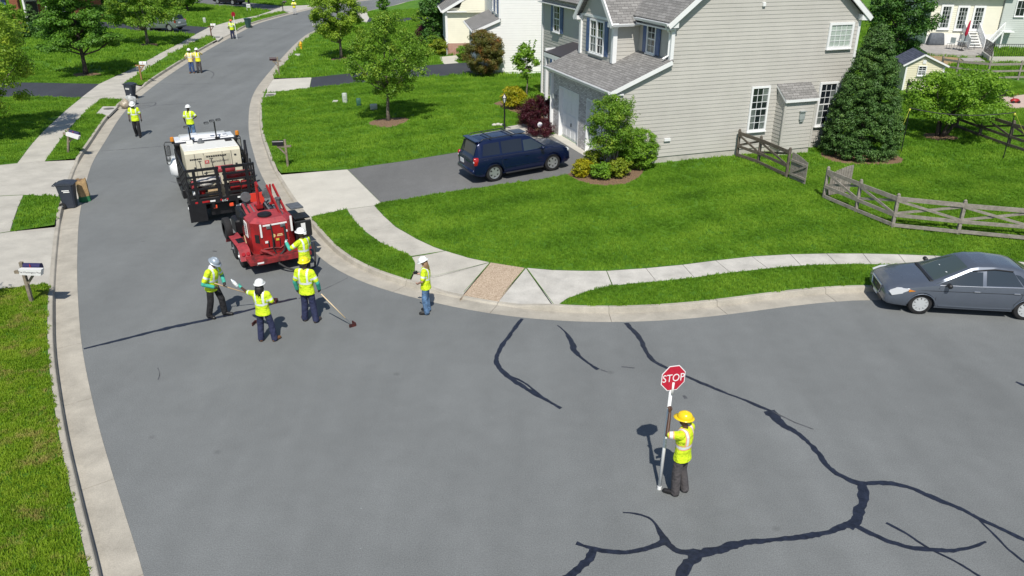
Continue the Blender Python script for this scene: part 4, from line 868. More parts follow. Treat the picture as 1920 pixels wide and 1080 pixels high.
# ---------------------------------------------------------------- cream house, far right, with patio stair
K_ = thing('cream_house', 'cream sided house with three glazed doors behind the stone patio', 'house', (36.58, 72.08, .65), rad(-8))
b = MB(); b.box((2.6, 4, 1.9), (5.6, 8, 4.3)); kw = b.build('wall', M_SIDEC, K_)
boards(kw, (0, 0, 0), X, nY, [(-.22, 1.05), (5.45, 1.05), (5.45, 4.3), (-.22, 4.3)], M_SIDEC); boards(kw, (-.2, 0, 0), Y, nX, [(0, 1.05), (8, 1.05), (8, 4), (0, 4)], M_SIDEC, joined=True)
b = MB(); b.box((2.6, -.0, .42), (5.66, .14, 1.25)); b.build('foundation', M_SIDEW, K_)
b = MB(); b.box((8.3, 2.4, 2.2), (5.6, 5.2, 5.6)); kw2 = b.build('rear_wing_wall', M_SIDEG, K_)
boards(kw2, (5.5, 0, 0), nY, nX, [(-5, .9), (.2, .9), (.2, 5), (-5, 5)], M_SIDEG, joined=True); boards(kw2, (0, -.2, 0), X, nY, [(5.5, .9), (11.1, .9), (11.1, 5), (5.5, 5)], M_SIDEG)
for xx in (1.0, 2.35, 3.65):
    window(K_, (xx, -.02, 1.45 if xx < 1.5 else 1.38), X, nY, .98, 2.05, 3, 5, trim=.17, split=False, name='glazed_door')
window(K_, (6.8, -.22, 2.6), X, nY, .8, 1.35, 2, 2, trim=.08, split=False); window(K_, (9.2, -.22, 1.9), X, nY, 1.2, 1.5, 2, 2, trim=.08); window(K_, (8.4, -.22, -.2), X, nY, .9, 1.5, 2, 1, trim=.1, split=False)
d = MB(); d.box((5.44, 1.2, 2.5), (.06, .95, 2.1)); d.build('side_door', M_PANE, K_)
r = MB(); roof_plane(r, [(-.6, -.5, 4.25), (6.1, -.5, 4.25), (6.1, 4, 6.2), (-.6, 4, 6.2)]); buv(r, 'roof', M_ROOF, K_)
trimbar(K_, (-.6, -.5, 4.2), (6.1, -.5, 4.2), .1, .16, name='fascia')
# stair down to the patio, each step and baluster its own piece
ST = [(2.75 + 0 * i, -.35 - i * .30, 1.30 - i * .2) for i in range(7)]
for x_, y_, z_ in ST:
    b = MB(); b.box((x_ + .45, y_, z_ - .02), (1.15, .32, .05)); b.box((x_ + .45, y_ + .13, z_ - .12), (1.13, .03, .16)); b.build('step', M_SIDEW, K_)
for xx in (2.6, 3.8):
    b = MB(); b.prism([(-.2, 1.25), (-.2, 2.1), (-2.2, .95), (-2.2, .1)], Y, Zv, (xx, 0, 0), (.05, 0, 0)); b.build('stair_side', M_TRIM, K_)
b = MB(); b.bar((3.95, -2.25, .75), (5.6, -.9, 2.15), .08, .06); b.bar((3.95, -2.25, .1), (5.6, -.9, 1.5), .08, .14); b.bar((3.95, -2.25, -.2), (3.95, -2.25, .85), .1, .1, up=X); b.bar((5.6, -.9, -.2), (5.6, -.9, 2.2), .1, .1, up=X); b.box((6.0, -.5, 1.4), (1.0, .9, .1)); b.build('side_stair_rail', M_TRIM, K_)
for i in range(12):
    t = (i + .5) / 12; p = Vector((3.95, -2.25, .1)).lerp(Vector((5.6, -.9, 1.5)), t); b = MB(); b.bar(p, p + Vector((0, 0, .65)), .045, .045, up=X); b.build('baluster', M_TRIM, K_)

# ---------------------------------------------------------------- garden shed
S_ = thing('garden_shed', 'small cream garden shed with dark shingle roof beside the big conifer', 'shed', (24.84, 50.91, .62), rad(-11))
sp = [(-.02, .0), (2.2, 0), (2.2, 1.72), (.9, 2.26), (-.02, 1.72)]
b = MB(); b.prism([(a, z - .3) if z == 0 else (a, z) for a, z in sp], X, Zv, (0, .01, 0), (0, 2.6, 0)); sw_ = b.build('wall', M_SHEDC, S_)
boards(sw_, (0, 0, 0), X, nY, sp, M_SHEDC, exp=.13)
r = MB(); roof_plane(r, [(-.25, 2.8, 1.66), (-.25, -.16, 1.66), (.9, -.16, 2.36), (.9, 2.8, 2.36)], .06); roof_plane(r, [(2.42, -.16, 1.68), (2.42, 2.8, 1.68), (.9, 2.8, 2.362), (.9, -.16, 2.362)], .06); buv(r, 'roof', M_ROOFD, S_)
trimbar(S_, (-.25, -.17, 1.60), (.9, -.17, 2.29), .04, .1, name='rake_board'); trimbar(S_, (2.42, -.17, 1.62), (.9, -.17, 2.29), .04, .1, name='rake_board')
for xx in (0, 2.18): trimbar(S_, (xx, -.01, 0), (xx, -.01, 1.68), .09, .06, up=Y, name='corner_board')
window(S_, (.92, -.02, 1.02), X, nY, .5, .6, 2, 4, trim=.05); b = MB(); b.box((.98, -.03, 1.86), (.2, .04, .22)); b.build('vent', M_TRIM, S_)
# ---------------------------------------------------------------- plants
M_BARK = mat('bark_grey', (.17, .145, .115), rough=.95, var=.35, scale=9, bump=.8, bscale=25)
M_BARKD = mat('bark_dark', (.075, .06, .05), rough=.95, var=.35, scale=9, bump=.8, bscale=25)
LM_MAPLE = leaf_mat('leaf_maple', (0.057, 0.145, 0.018), (0.123, 0.281, 0.029), (0.262, 0.456, 0.047), tr=.4)
LM_LIGHT = leaf_mat('leaf_light', (0.099, 0.199, 0.018), (0.262, 0.409, 0.034), (0.522, 0.620, 0.062), tr=.4)
LM_PEAR = leaf_mat('leaf_pear', (0.077, 0.182, 0.018), (0.189, 0.352, 0.031), (0.475, 0.550, 0.062), tr=.4)
LM_DARK = leaf_mat('leaf_dark', (0.027, 0.078, 0.016), (0.058, 0.152, 0.022), (0.125, 0.244, 0.034), tr=.15)
LM_CONIF = leaf_mat('leaf_conifer', (0.040, 0.094, 0.022), (0.077, 0.164, 0.035), (0.168, 0.281, 0.048), scale=2.2, tr=.1)
LM_RED = leaf_mat('leaf_redmaple', (.030, .004, .008), (.062, .008, .016), (.115, .018, .026), tr=.2)
LM_PURP = leaf_mat('leaf_purple', (.028, .006, .012), (.055, .010, .020), (.090, .020, .030), tr=.15)
LM_NAND = leaf_mat('leaf_bronze', (0.057, 0.120, 0.020), (0.178, 0.161, 0.035), (0.419, 0.120, 0.045), scale=1.1, tr=.4)
LM_YEL = leaf_mat('leaf_gold', (0.171, 0.232, 0.012), (0.450, 0.419, 0.015), (0.660, 0.559, 0.034), tr=.4)
LM_YGR = leaf_mat('leaf_goldgreen', (0.093, 0.186, 0.019), (0.265, 0.342, 0.024), (0.528, 0.466, 0.046), tr=.4)
LM_BOX = leaf_mat('leaf_privet', (0.086, 0.199, 0.018), (0.200, 0.385, 0.029), (0.400, 0.586, 0.055), tr=.4)
def leaves(cent, rad_, n, size, flat=.55, up=.35, seed=0, asp=.6, out=None):
    """n leaves round each clump centre -> verts, faces (folded rhombus each)"""
    g = np.random.default_rng(seed); C = np.repeat(np.asarray(cent, float), n, 0); R = np.repeat(np.asarray(rad_, float), n)
    d = g.normal(0, 1, C.shape); d /= np.linalg.norm(d, axis=1)[:, None]
    r = g.random(len(C)) ** .45
    P = C + d * (R * r)[:, None] * np.array([1, 1, flat])
    N = d * .9 + g.normal(0, .42, C.shape) + np.array([0, 0, up + .15]); N /= np.linalg.norm(N, axis=1)[:, None]
    T = g.normal(0, 1, C.shape); T -= (T * N).sum(1)[:, None] * N; T /= np.linalg.norm(T, axis=1)[:, None]; B = np.cross(N, T)
    s = (size * g.uniform(.6, 1.35, len(C)))[:, None]
    v = np.stack([P - T * s * .5, P + B * s * asp * .5 + N * s * .08, P + T * s * .5, P - B * s * asp * .5 + N * s * .08], 1).reshape(-1, 3)
    k = np.arange(len(C))[:, None] * 4
    f = np.concatenate([k + np.array([0, 1, 2]), k + np.array([0, 2, 3])], 0)
    return v, f
def np_mesh(name, v, f, m):
    me = bpy.data.meshes.new(name); n = len(f); k = f.shape[1]
    me.vertices.add(len(v)); me.vertices.foreach_set('co', np.asarray(v, np.float32).ravel())
    me.loops.add(n * k); me.loops.foreach_set('vertex_index', np.asarray(f, np.int32).ravel())
    me.polygons.add(n); me.polygons.foreach_set('loop_start', np.arange(0, n * k, k, dtype=np.int32))
    me.materials.append(m); me.update(calc_edges=True); me.validate(); return me
def clump_cloud(g, prof, h0, h1, rx, ry, n, shell=.55, jit=.12):
    """points inside an envelope: prof(t) in 0..1 is the relative radius at height fraction t"""
    out = []
    while len(out) < n:
        t = g.random(); R = prof(t)
        if g.random() > (R + .12): continue
        a = g.random() * 2 * math.pi; q = R * (shell + (1 - shell) * g.random() ** .6) if g.random() < .75 else R * g.random()
        q *= 1 + g.normal(0, jit)
        out.append((math.cos(a) * q * rx, math.sin(a) * q * ry, h0 + (h1 - h0) * t))
    return np.array(out)
def plant(name, label, cat, loc, h0, h1, rx, prof, m, nclump=60, nleaf=120, size=.16, crad=.55, ry=None, trunk=.09, bark=None, seed=1, stems=1, limbs=14, flat=.6, group=None, shell=.55, lean=(0, 0), spikes=0, jit=.12, asp=.6, part='crown', up=.35):
    g = np.random.default_rng(seed); ry = ry or rx
    T = thing(name, label, cat, tuple(loc), 0, group)
    C = clump_cloud(g, prof, h0 + crad * flat * .6, h1 - crad * flat * .7, max(.3 * rx, rx - .7 * crad), max(.3 * ry, ry - .7 * crad), nclump, shell, jit)
    C[:, 0] += lean[0] * C[:, 2] / h1; C[:, 1] += lean[1] * C[:, 2] / h1
    R = crad * g.uniform(.65, 1.3, len(C))
    v, f = leaves(C, R, nleaf, size, flat, seed=seed + 5, asp=asp, up=up)
    if spikes:
        # upright new shoots standing out of the top
        vv = []; 
        for _ in range(spikes):
            a = g.random() * 6.28; tt = g.uniform(.5, .85); q = (rx - .5 * crad) * prof(tt) * g.uniform(.3, 1.0); z = h0 + (h1 - h0) * tt; L_ = g.uniform(.25, .55)
            dx, dy = math.cos(a) * .35, math.sin(a) * .35
            for k in range(9): vv.append((math.cos(a) * q * .85 + dx * L_ * k / 9, math.sin(a) * q * .85 + dy * L_ * k / 9, z + L_ * k / 9))
        v2, f2 = leaves(np.array(vv), np.full(len(vv), .07), 5, size, 1, seed=seed + 9, asp=.45); f = np.concatenate([f, f2 + len(v)]); v = np.concatenate([v, v2])
    link(part, np_mesh(part, v, f, m), T)
    if trunk > 0:
        bk = bark or M_BARK; b = MB()
        for s in range(stems):
            a = 2 * math.pi * s / max(1, stems) + g.random(); sp = 0 if stems == 1 else .12
            top = h0 + (h1 - h0) * .72; nseg = 7; pts = []; 
            for k in range(nseg + 1):
                t = k / nseg; w = (0 if stems == 1 else rx * .45 * t ** 1.2)
                pts.append((math.cos(a) * (sp + w) + g.normal(0, .02) + lean[0] * t * .7, math.sin(a) * (sp + w) + g.normal(0, .02) + lean[1] * t * .7, -.12 + top * t))
            rr = [trunk * (1.35 if k == 0 else 1.0 - .82 * k / nseg) for k in range(nseg + 1)]
            b.tube(pts, rr, 8)
        b.build('trunk', bk, T, smooth=True)
        L_ = MB(); idx = g.choice(len(C), min(limbs, len(C)), replace=False)
        for i in idx:
            c = C[i]; z0 = max(h0 * .75, c[2] - np.hypot(c[0], c[1]) * g.uniform(.5, .95)); z0 = min(max(z0, h0 * .6), h1 * .7)
            st = np.array([lean[0] * z0 / h1, lean[1] * z0 / h1, z0]); mid = (st + c) / 2 + np.array([0, 0, -.08 * (h1 - h0)]) * g.uniform(0, 1)
            r0 = trunk * .42
            L_.tube([st, st * .5 + mid * .5, mid, c * .6 + mid * .4, c], [r0, r0 * .8, r0 * .6, r0 * .4, r0 * .15], 5, cap=False)
        if limbs: L_.build('limbs', bk, T, smooth=True)
    return T
round_p = lambda t: math.sqrt(max(0, 1 - (2 * t - 1) ** 2)) ** .8
dome_p = lambda t: (1 - t ** 2.2) ** .6 * (.72 + .28 * min(1, t * 4))
ovoid_p = lambda t: max(0, math.sin(math.pi * min(1, (t * .93 + .07)) ** .62)) ** .75
vase_p = lambda t: (.35 + .65 * min(1, t / .45)) * (1 - max(0, t - .45) / .55 * .72)
cone_p = lambda t: (1 - t) ** .62 * (.86 + .14 * min(1, t * 5))
layer_p = lambda t: (1 - t * .55) * (.62 + .38 * abs(math.sin(t * 9.4 + .6)))
plant('street_tree', 'leafy light green tree cut off by the left edge of the picture', 'tree', (-26.622, 39.765, 0.231), 1.2, 7.4, 3.1, round_p, LM_LIGHT, 110, 260, .14, .60, trunk=.13, seed=21, jit=.04)
plant('street_tree', 'young tree just outside the left edge whose shade falls on the apron', 'tree', (-16.295, 17.707, 0.206), 2.3, 4.8, 1.5, round_p, LM_MAPLE, 40, 110, .15, .45, trunk=.08, seed=22)
plant('maple_tree', 'large layered dark green maple on the left lawn', 'tree', (-31.600, 59.860, 0.243), 1.8, 7.2, 3.5, layer_p, LM_MAPLE, 185, 250, .16, .60, trunk=.17, bark=M_BARKD, seed=23, flat=.42, limbs=24)
plant('street_tree', 'broad tree on the left lawn in front of the silver green car', 'tree', (-34.065, 76.659, 0.251), 1.7, 6.6, 3.9, dome_p, LM_PEAR, 120, 210, .17, .68, trunk=.15, seed=24, flat=.5, limbs=20)
plant('maple_tree', 'upright egg shaped tree standing between street and white house', 'tree', (-14.138, 67.335, 0.326), 1.6, 6.9, 2.25, ovoid_p, LM_LIGHT, 120, 210, .15, .52, trunk=.12, seed=25, limbs=20, shell=.6)
plant('pear_tree', 'wide spreading tree in the middle lawn with a thin pale trunk', 'tree', (-6.735, 43.015, 0.469), 1.35, 5.7, 2.5, vase_p, LM_PEAR, 130, 210, .105, .44, trunk=.10, seed=26, limbs=30, flat=.65, jit=.22)
plant('sapling', 'slim young tree in front of the far dark driveway', 'tree', (-13.823, 89.183, 0.495), .8, 3.3, .75, round_p, LM_MAPLE, 26, 70, .2, .38, trunk=.05, seed=27, limbs=6)
plant('evergreen_tree', 'dark columnar evergreen behind the white house corner', 'tree', (-6.896, 72.430, 0.650), .2, 8.5, 1.25, lambda t: (1 - t ** 5) ** .5 * .95, LM_DARK, 130, 110, .2, .5, trunk=.12, bark=M_BARKD, seed=28, limbs=0)
plant('sapling', 'small bright green tree beside the white house wall', 'tree', (0.928, 49.567, 0.650), 1.0, 3.2, .85, round_p, LM_BOX, 34, 90, .13, .33, trunk=.05, seed=29, limbs=8, spikes=14)
plant('conifer_tree', 'big dense pyramidal conifer at the back corner of the beige house', 'tree', (15.756, 35.238, 0.650), .02, 5.75, 1.9, cone_p, LM_CONIF, 900, 130, .09, .22, trunk=.14, bark=M_BARKD, seed=30, limbs=0, shell=.86, jit=.03, asp=.40, up=.1)
plant('shade_tree', 'large dark tree behind the conifer and the garden shed', 'tree', (28.163, 59.973, 0.650), .6, 9.5, 2.6, round_p, LM_DARK, 170, 190, .17, .6, trunk=.18, bark=M_BARKD, seed=31, limbs=14)
plant('fruit_tree', 'low wide tree with several stems in the fenced yard', 'tree', (21.216, 38.710, 0.650), .95, 3.25, 2.5, lambda t: round_p(.25 + .75 * t), LM_BOX, 120, 190, .12, .48, trunk=.09, bark=M_BARKD, seed=32, stems=5, limbs=20, flat=.55, lean=(.8, 0))
plant('crape_myrtle', 'tall bushy shrub with upright shoots at the garage corner', 'shrub', (4.139, 32.286, 0.650), .75, 3.3, 1.12, round_p, LM_PEAR, 95, 170, .075, .32, trunk=.045, seed=33, stems=5, limbs=14, spikes=46)
plant('round_bush', 'rounded bright green bush against the beige gable wall', 'shrub', (5.324, 33.024, 0.650), .05, 1.75, .95, round_p, LM_BOX, 190, 150, .06, .2, trunk=.03, seed=34, limbs=0, shell=.9, jit=.03)
plant('low_shrub', 'yellow leaved low shrub at the driveway edge of the mulch bed', 'shrub', (2.924, 31.732, 0.650), .02, .75, .52, round_p, LM_YEL, 50, 60, .09, .17, trunk=0, seed=35, shell=.75)
plant('low_shrub', 'dark green low shrub between two yellow shrubs', 'shrub', (3.639, 31.350, 0.649), .02, .72, .48, round_p, LM_BOX, 50, 60, .085, .16, trunk=0, seed=36, shell=.75)
plant('low_shrub', 'yellow green low shrub at the lawn end of the mulch bed', 'shrub', (4.421, 31.656, 0.650), .02, .78, .56, round_p, LM_YGR, 55, 60, .09, .17, trunk=0, seed=37, shell=.75)
plant('low_shrub', 'fresh green shrub directly under the tall bushy shrub', 'shrub', (3.556, 32.774, 0.650), .02, .9, .6, round_p, LM_YGR, 55, 60, .09, .18, trunk=0, seed=38, shell=.75)
plant('bronze_bush', 'large round bush of green and rusty red leaves beside the white house', 'shrub', (-1.951, 56.675, 0.650), .05, 3.15, 1.42, round_p, LM_NAND, 170, 160, .095, .34, trunk=.05, seed=39, limbs=0, shell=.78)
plant('gold_shrub', 'bright yellow shrub behind the black lamp post', 'shrub', (0.092, 45.534, 0.650), .02, 1.25, .78, round_p, LM_YEL, 80, 70, .10, .22, trunk=0, seed=40, shell=.75)
plant('low_shrub', 'green low shrub behind the dark red maple', 'shrub', (1.547, 45.986, 0.650), .02, .8, .8, round_p, LM_BOX, 60, 60, .10, .2, trunk=0, seed=41)
plant('low_shrub', 'yellow green low shrub between yellow shrub and red maple', 'shrub', (0.912, 45.091, 0.650), .02, .75, .55, round_p, LM_YGR, 50, 60, .10, .2, trunk=0, seed=42)
plant('red_maple', 'dark red weeping maple beside the garage', 'shrub', (1.395, 41.053, 0.650), .1, 1.6, 1.3, dome_p, LM_RED, 170, 100, .085, .24, trunk=.05, bark=M_BARKD, seed=43, limbs=8, shell=.7, asp=.35)
plant('red_maple', 'small dark red shrub behind the white yard sign', 'shrub', (1.436, 38.934, 0.650), .02, .85, .8, dome_p, LM_RED, 70, 80, .085, .2, trunk=0, seed=44, shell=.7, asp=.35)
plant('purple_shrub', 'broad purple shrub at the corner of the white house', 'shrub', (-7.603, 73.873, 0.650), .05, 1.9, 1.5, dome_p, LM_PURP, 90, 80, .12, .34, trunk=0, seed=45)
plant('gold_shrub', 'round yellow green shrub by the white house downspout', 'shrub', (-5.974, 66.545, 0.650), .02, 1.35, .8, round_p, LM_YGR, 70, 70, .11, .24, trunk=0, seed=46)
plant('low_shrub', 'green shrub behind the round yellow green shrub', 'shrub', (-6.618, 70.362, 0.650), .02, 1.2, .8, round_p, LM_PEAR, 60, 60, .11, .24, trunk=0, seed=47)
plant('low_shrub', 'small green shrub at the white house entrance', 'shrub', (-3.848, 63.650, 0.650), .02, 1.2, .55, round_p, LM_BOX, 50, 60, .1, .2, trunk=0, seed=48)
plant('low_shrub', 'olive clipped shrub on the far driveway edge', 'shrub', (-10.079, 93.141, 0.648), .02, 1.3, 1.5, dome_p, LM_PEAR, 70, 60, .13, .3, trunk=0, seed=49)
plant('round_bush', 'large rounded bush in front of the brick house window', 'shrub', (-51.116, 83.398, 0.490), .05, 3.0, 1.9, round_p, LM_BOX, 90, 100, .16, .42, trunk=.05, seed=50, limbs=0, shell=.7)
plant('clipped_conifer', 'cone shaped dark conifer beside the brick house porch', 'shrub', (-49.705, 85.737, 0.490), .05, 2.7, .75, cone_p, LM_CONIF, 80, 70, .12, .25, trunk=0, seed=51, shell=.8)
plant('hedge_bush', 'leftmost dark hedge bush before the brick house', 'shrub', (-47.696, 79.480, 0.490), .02, 1.5, 1.3, dome_p, LM_DARK, 60, 70, .13, .3, trunk=0, seed=52)
plant('hedge_bush', 'dark hedge bush below the brick house porch', 'shrub', (-46.689, 79.898, 0.490), .02, 1.5, 1.3, dome_p, LM_DARK, 60, 70, .13, .3, trunk=0, seed=53)
plant('hedge_bush', 'dark hedge bush behind the layered maple', 'shrub', (-46.264, 81.613, 0.490), .02, 1.4, 1.3, dome_p, LM_DARK, 60, 70, .13, .3, trunk=0, seed=54)
plant('shade_tree', 'dark tree behind the layered maple at the top edge', 'tree', (-47.830, 100.888, 0.490), .3, 6.0, 2.6, round_p, LM_DARK, 90, 110, .26, .8, trunk=.15, bark=M_BARKD, seed=55, limbs=6)
plant('shade_tree', 'dark tree at the top edge left of the far dark car', 'tree', (-41.581, 106.686, 0.465), .6, 6.0, 2.7, round_p, LM_PEAR, 90, 110, .26, .8, trunk=.15, bark=M_BARKD, seed=56, limbs=6)
plant('street_tree', 'tree hanging over the top edge above the far dark car', 'tree', (-35.632, 113.157, 0.301), 2.3, 7.5, 3.6, round_p, LM_MAPLE, 90, 110, .28, .85, trunk=.15, bark=M_BARKD, seed=57, limbs=6)

# ---------------------------------------------------------------- turf: tufts of blades set over the lawns
def grass_mat(name, c1, c2, c3, dry=None):
    m = bpy.data.materials.new(name); m.use_nodes = True; nt = m.node_tree; b = nt.nodes['Principled BSDF']; L = nt.links.new
    ge = nt.nodes.new('ShaderNodeNewGeometry')
    def noise(sc, det, ro):
        n = nt.nodes.new('ShaderNodeTexNoise'); n.inputs['Scale'].default_value = sc; n.inputs['Detail'].default_value = det; n.inputs['Roughness'].default_value = ro
        L(ge.outputs['Position'], n.inputs['Vector']); return n.outputs['Fac']
    ad = nt.nodes.new('ShaderNodeMath'); ad.operation = 'MULTIPLY_ADD'; ad.inputs[1].default_value = .55; L(noise(.5, 5, .62), ad.inputs[0])
    hf = nt.nodes.new('ShaderNodeMath'); hf.operation = 'MULTIPLY'; hf.inputs[1].default_value = .45; L(noise(9, 3, .7), hf.inputs[0]); L(hf.outputs[0], ad.inputs[2])
    cr = nt.nodes.new('ShaderNodeValToRGB'); e = cr.color_ramp.elements
    e[0].position = .36; e[0].color = (*c1, 1); e[1].position = .66; e[1].color = (*c3, 1); k = e.new(.5); k.color = (*c2, 1)
    wv = nt.nodes.new('ShaderNodeTexWave'); wv.inputs['Scale'].default_value = .16; wv.inputs['Distortion'].default_value = 1.2; wv.inputs['Detail'].default_value = 1; wv.inputs['Detail Scale'].default_value = .6
    mp = nt.nodes.new('ShaderNodeMapping'); mp.inputs['Rotation'].default_value = (0, 0, rad(72)); L(ge.outputs['Position'], mp.inputs['Vector']); L(mp.outputs['Vector'], wv.inputs['Vector'])
    mw = nt.nodes.new('ShaderNodeMath'); mw.operation = 'MULTIPLY_ADD'; mw.inputs[1].default_value = .07; L(wv.outputs['Fac'], mw.inputs[0]); L(ad.outputs[0], mw.inputs[2])
    L(mw.outputs[0], cr.inputs['Fac']); out = cr.outputs['Color']
    if dry:
        mx = nt.nodes.new('ShaderNodeMix'); mx.data_type = 'RGBA'; mr = nt.nodes.new('ShaderNodeMapRange'); mr.inputs['From Min'].default_value = .52; mr.inputs['From Max'].default_value = .68; mr.inputs['To Max'].default_value = dry[3]
        L(noise(1.7, 5, .7), mr.inputs['Value']); L(mr.outputs['Result'], mx.inputs['Factor']); L(out, mx.inputs[6]); mx.inputs[7].default_value = (*dry[:3], 1); out = mx.outputs[2]
    L(out, b.inputs['Base Color']); b.inputs['Roughness'].default_value = .55; b.inputs['Specular IOR Level'].default_value = .25
    t = nt.nodes.new('ShaderNodeBsdfTranslucent'); L(out, t.inputs['Color']); ms = nt.nodes.new('ShaderNodeMixShader'); ms.inputs['Fac'].default_value = .35
    L(b.outputs['BSDF'], ms.inputs[1]); L(t.outputs['BSDF'], ms.inputs[2]); L(ms.outputs['Shader'], nt.nodes['Material Output'].inputs['Surface'])
    return m
M_GRASS = grass_mat('grass_blades', (.070, .170, .012), (.152, .318, .021), (.26, .44, .038))
M_GRASSD = grass_mat('grass_blades_dry', (.105, .225, .012), (.21, .355, .020), (.33, .46, .038), dry=(.44, .34, .13, .85))
def tuft_mesh(m, name, nb=16, R=.075, h=.06, seed=3):
    g = np.random.default_rng(seed); v = []; f = []
    for _ in range(nb):
        a, q = g.random() * 6.28, R * math.sqrt(g.random()); x, y = math.cos(a) * q, math.sin(a) * q
        b = g.random() * 6.28; hh = h * g.uniform(.6, 1.3); w = .0075 * g.uniform(.8, 1.4); dx, dy = math.cos(b), math.sin(b); le = g.uniform(.2, .75) * hh; c = g.random() * 6.28
        o = len(v); v += [(x - dx * w, y - dy * w, -.01), (x + dx * w, y + dy * w, -.01), (x + dx * w * .8 + math.cos(c) * le * .35, y + dy * w * .8 + math.sin(c) * le * .35, hh * .6), (x - dx * w * .8 + math.cos(c) * le * .35, y - dy * w * .8 + math.sin(c) * le * .35, hh * .6), (x + math.cos(c) * le, y + math.sin(c) * le, hh)]
        f += [(o, o + 1, o + 2, o + 3), (o + 3, o + 2, o + 4)]
    me = bpy.data.meshes.new(name); me.from_pydata(v, [], f); me.materials.append(m); return me
def frustum_mask(P, pad=1.06):
    """only where the street corner can be seen from about here"""
    dep = P[:, 1] * math.cos(rad(24.4)) + 9.7 * math.sin(rad(24.4)); return (np.abs(P[:, 0]) < dep * .65 * pad + 1.5)
def turf(name, label, polys, m, box, dens, scale, seed, extra_ok=None):
    g = np.random.default_rng(seed); x0, x1, y0, y1 = box; n = int((x1 - x0) * (y1 - y0) * dens)
    P = np.stack([g.uniform(x0, x1, n), g.uniform(y0, y1, n)], 1); k = frustum_mask(P)
    P = P[k]; ok = np.zeros(len(P), bool)
    for p in polys: ok |= in_poly(P, p)
    P = P[ok]
    bad = np.zeros(len(P), bool)
    for p in PAVED + HOUSE_FOOT:
        for dx, dy in ((0, 0), (.06, 0), (-.06, 0), (0, .06), (0, -.06)): bad |= in_poly(P + np.array([dx, dy]) * min(scale, 1.6), p)
    bad |= np.array([False]) if not len(P) else kerb_near(P, .78 + .05 * min(scale, 2))
    P = P[~bad]
    if extra_ok is not None: P = P[extra_ok(P)]
    Z = zt_fast(P)
    me = bpy.data.meshes.new(name); me.vertices.add(len(P)); me.vertices.foreach_set('co', np.concatenate([P, Z[:, None]], 1).astype(np.float32).ravel()); me.update()
    o = link(name, me); o['kind'] = 'stuff'; o['label'] = label
    ng = bpy.data.node_groups.new('scatter_' + name, 'GeometryNodeTree'); ng.interface.new_socket('Geometry', in_out='INPUT', socket_type='NodeSocketGeometry'); ng.interface.new_socket('Geometry', in_out='OUTPUT', socket_type='NodeSocketGeometry')
    nd = ng.nodes; gi = nd.new('NodeGroupInput'); go = nd.new('NodeGroupOutput'); ip = nd.new('GeometryNodeInstanceOnPoints'); oi = nd.new('GeometryNodeObjectInfo')
    oi.inputs['Object'].default_value = TUFT[m.name]; oi.inputs['As Instance'].default_value = True
    rv = nd.new('FunctionNodeRandomValue'); rv.data_type = 'FLOAT_VECTOR'; rv.inputs[0].default_value = (-.2, -.2, 0); rv.inputs[1].default_value = (.2, .2, 6.28)
    rs = nd.new('FunctionNodeRandomValue'); rs.data_type = 'FLOAT'; rs.inputs[2].default_value = scale * .75; rs.inputs[3].default_value = scale * 1.3
    L = ng.links.new; L(gi.outputs[0], ip.inputs['Points']); L(oi.outputs['Geometry'], ip.inputs['Instance']); L(rv.outputs[0], ip.inputs['Rotation']); L(rs.outputs[1], ip.inputs['Scale']); L(ip.outputs[0], go.inputs[0])
    md = o.modifiers.new('scatter', 'NODES'); md.node_group = ng
    return o
def kerb_near(P, d):
    r = np.zeros(len(P), bool)
    for L in (LB[::2], RB[::2]):
        for k in range(0, len(P), 4000):
            Q = P[k:k + 4000]; m = L[(L[:, 0] > Q[:, 0].min() - 2) & (L[:, 0] < Q[:, 0].max() + 2) & (L[:, 1] > Q[:, 1].min() - 2) & (L[:, 1] < Q[:, 1].max() + 2)]
            if len(m): r[k:k + 4000] |= (((Q[:, None, :] - m[None]) ** 2).sum(2).min(1) < d * d)
    return r
def zt_fast(P):
    """terrain height for many points: interpolate from a coarse table"""
    st = 1.0; cache = {}
    def h(i, j):
        if (i, j) not in cache: cache[(i, j)] = zt(i * st, j * st)
        return cache[(i, j)]
    I = np.floor(P / st).astype(int); fr = P / st - I; out = np.empty(len(P))
    for k in range(len(P)):
        i, j = I[k]; a, b = fr[k]
        out[k] = h(i, j) * (1 - a) * (1 - b) + h(i + 1, j) * a * (1 - b) + h(i, j + 1) * (1 - a) * b + h(i + 1, j + 1) * a * b
    return out
def foot(o, pts):
    M = Matrix.Translation(o.location) @ o.rotation_euler.to_matrix().to_4x4(); return [tuple((M @ Vector((x, y, 0)))[:2]) for x, y in pts]
HOUSE_FOOT = [foot(H, [(0, 0), (BKU, 0), (BKU, HW), (FRU, HW), (FRU, 7), (0, 7)]), foot(H, [(8, -.65), (9.6, -.65), (9.6, .1), (8, .1)]), foot(N_, [(0, 0), (13, 0), (13, 11), (0, 11)]), foot(S_, [(0, 0), (2.2, 0), (2.2, 2.6), (0, 2.6)])]
TUFT = {}; TUFTP = dict(tuft_green=(0.730, 25.226, 0.319), tuft_dry=(-10.659, 14.351, 0.142))
for m_, nm in ((M_GRASS, 'tuft_green'), (M_GRASSD, 'tuft_dry')):
    t = bpy.data.objects.new('grass_tuft', tuft_mesh(m_, nm)); COL.objects.link(t); t.location = (TUFTP[nm]); TUFT[m_.name] = t
    t['kind'] = 'stuff'; t['label'] = 'single tuft of grass blades in the ' + ('corner lawn' if nm == 'tuft_green' else 'near left verge')
turf('grass', 'thick green grass of the corner lawn and the verge strip', [POLY_LR], M_GRASS, (-9, 24, 19, 33), 150, 1.0, 61)
turf('grass', 'green grass of the lawns between the driveways on the right', [POLY_LR], M_GRASS, (-18, 34, 33, 56), 42, 1.5, 62)
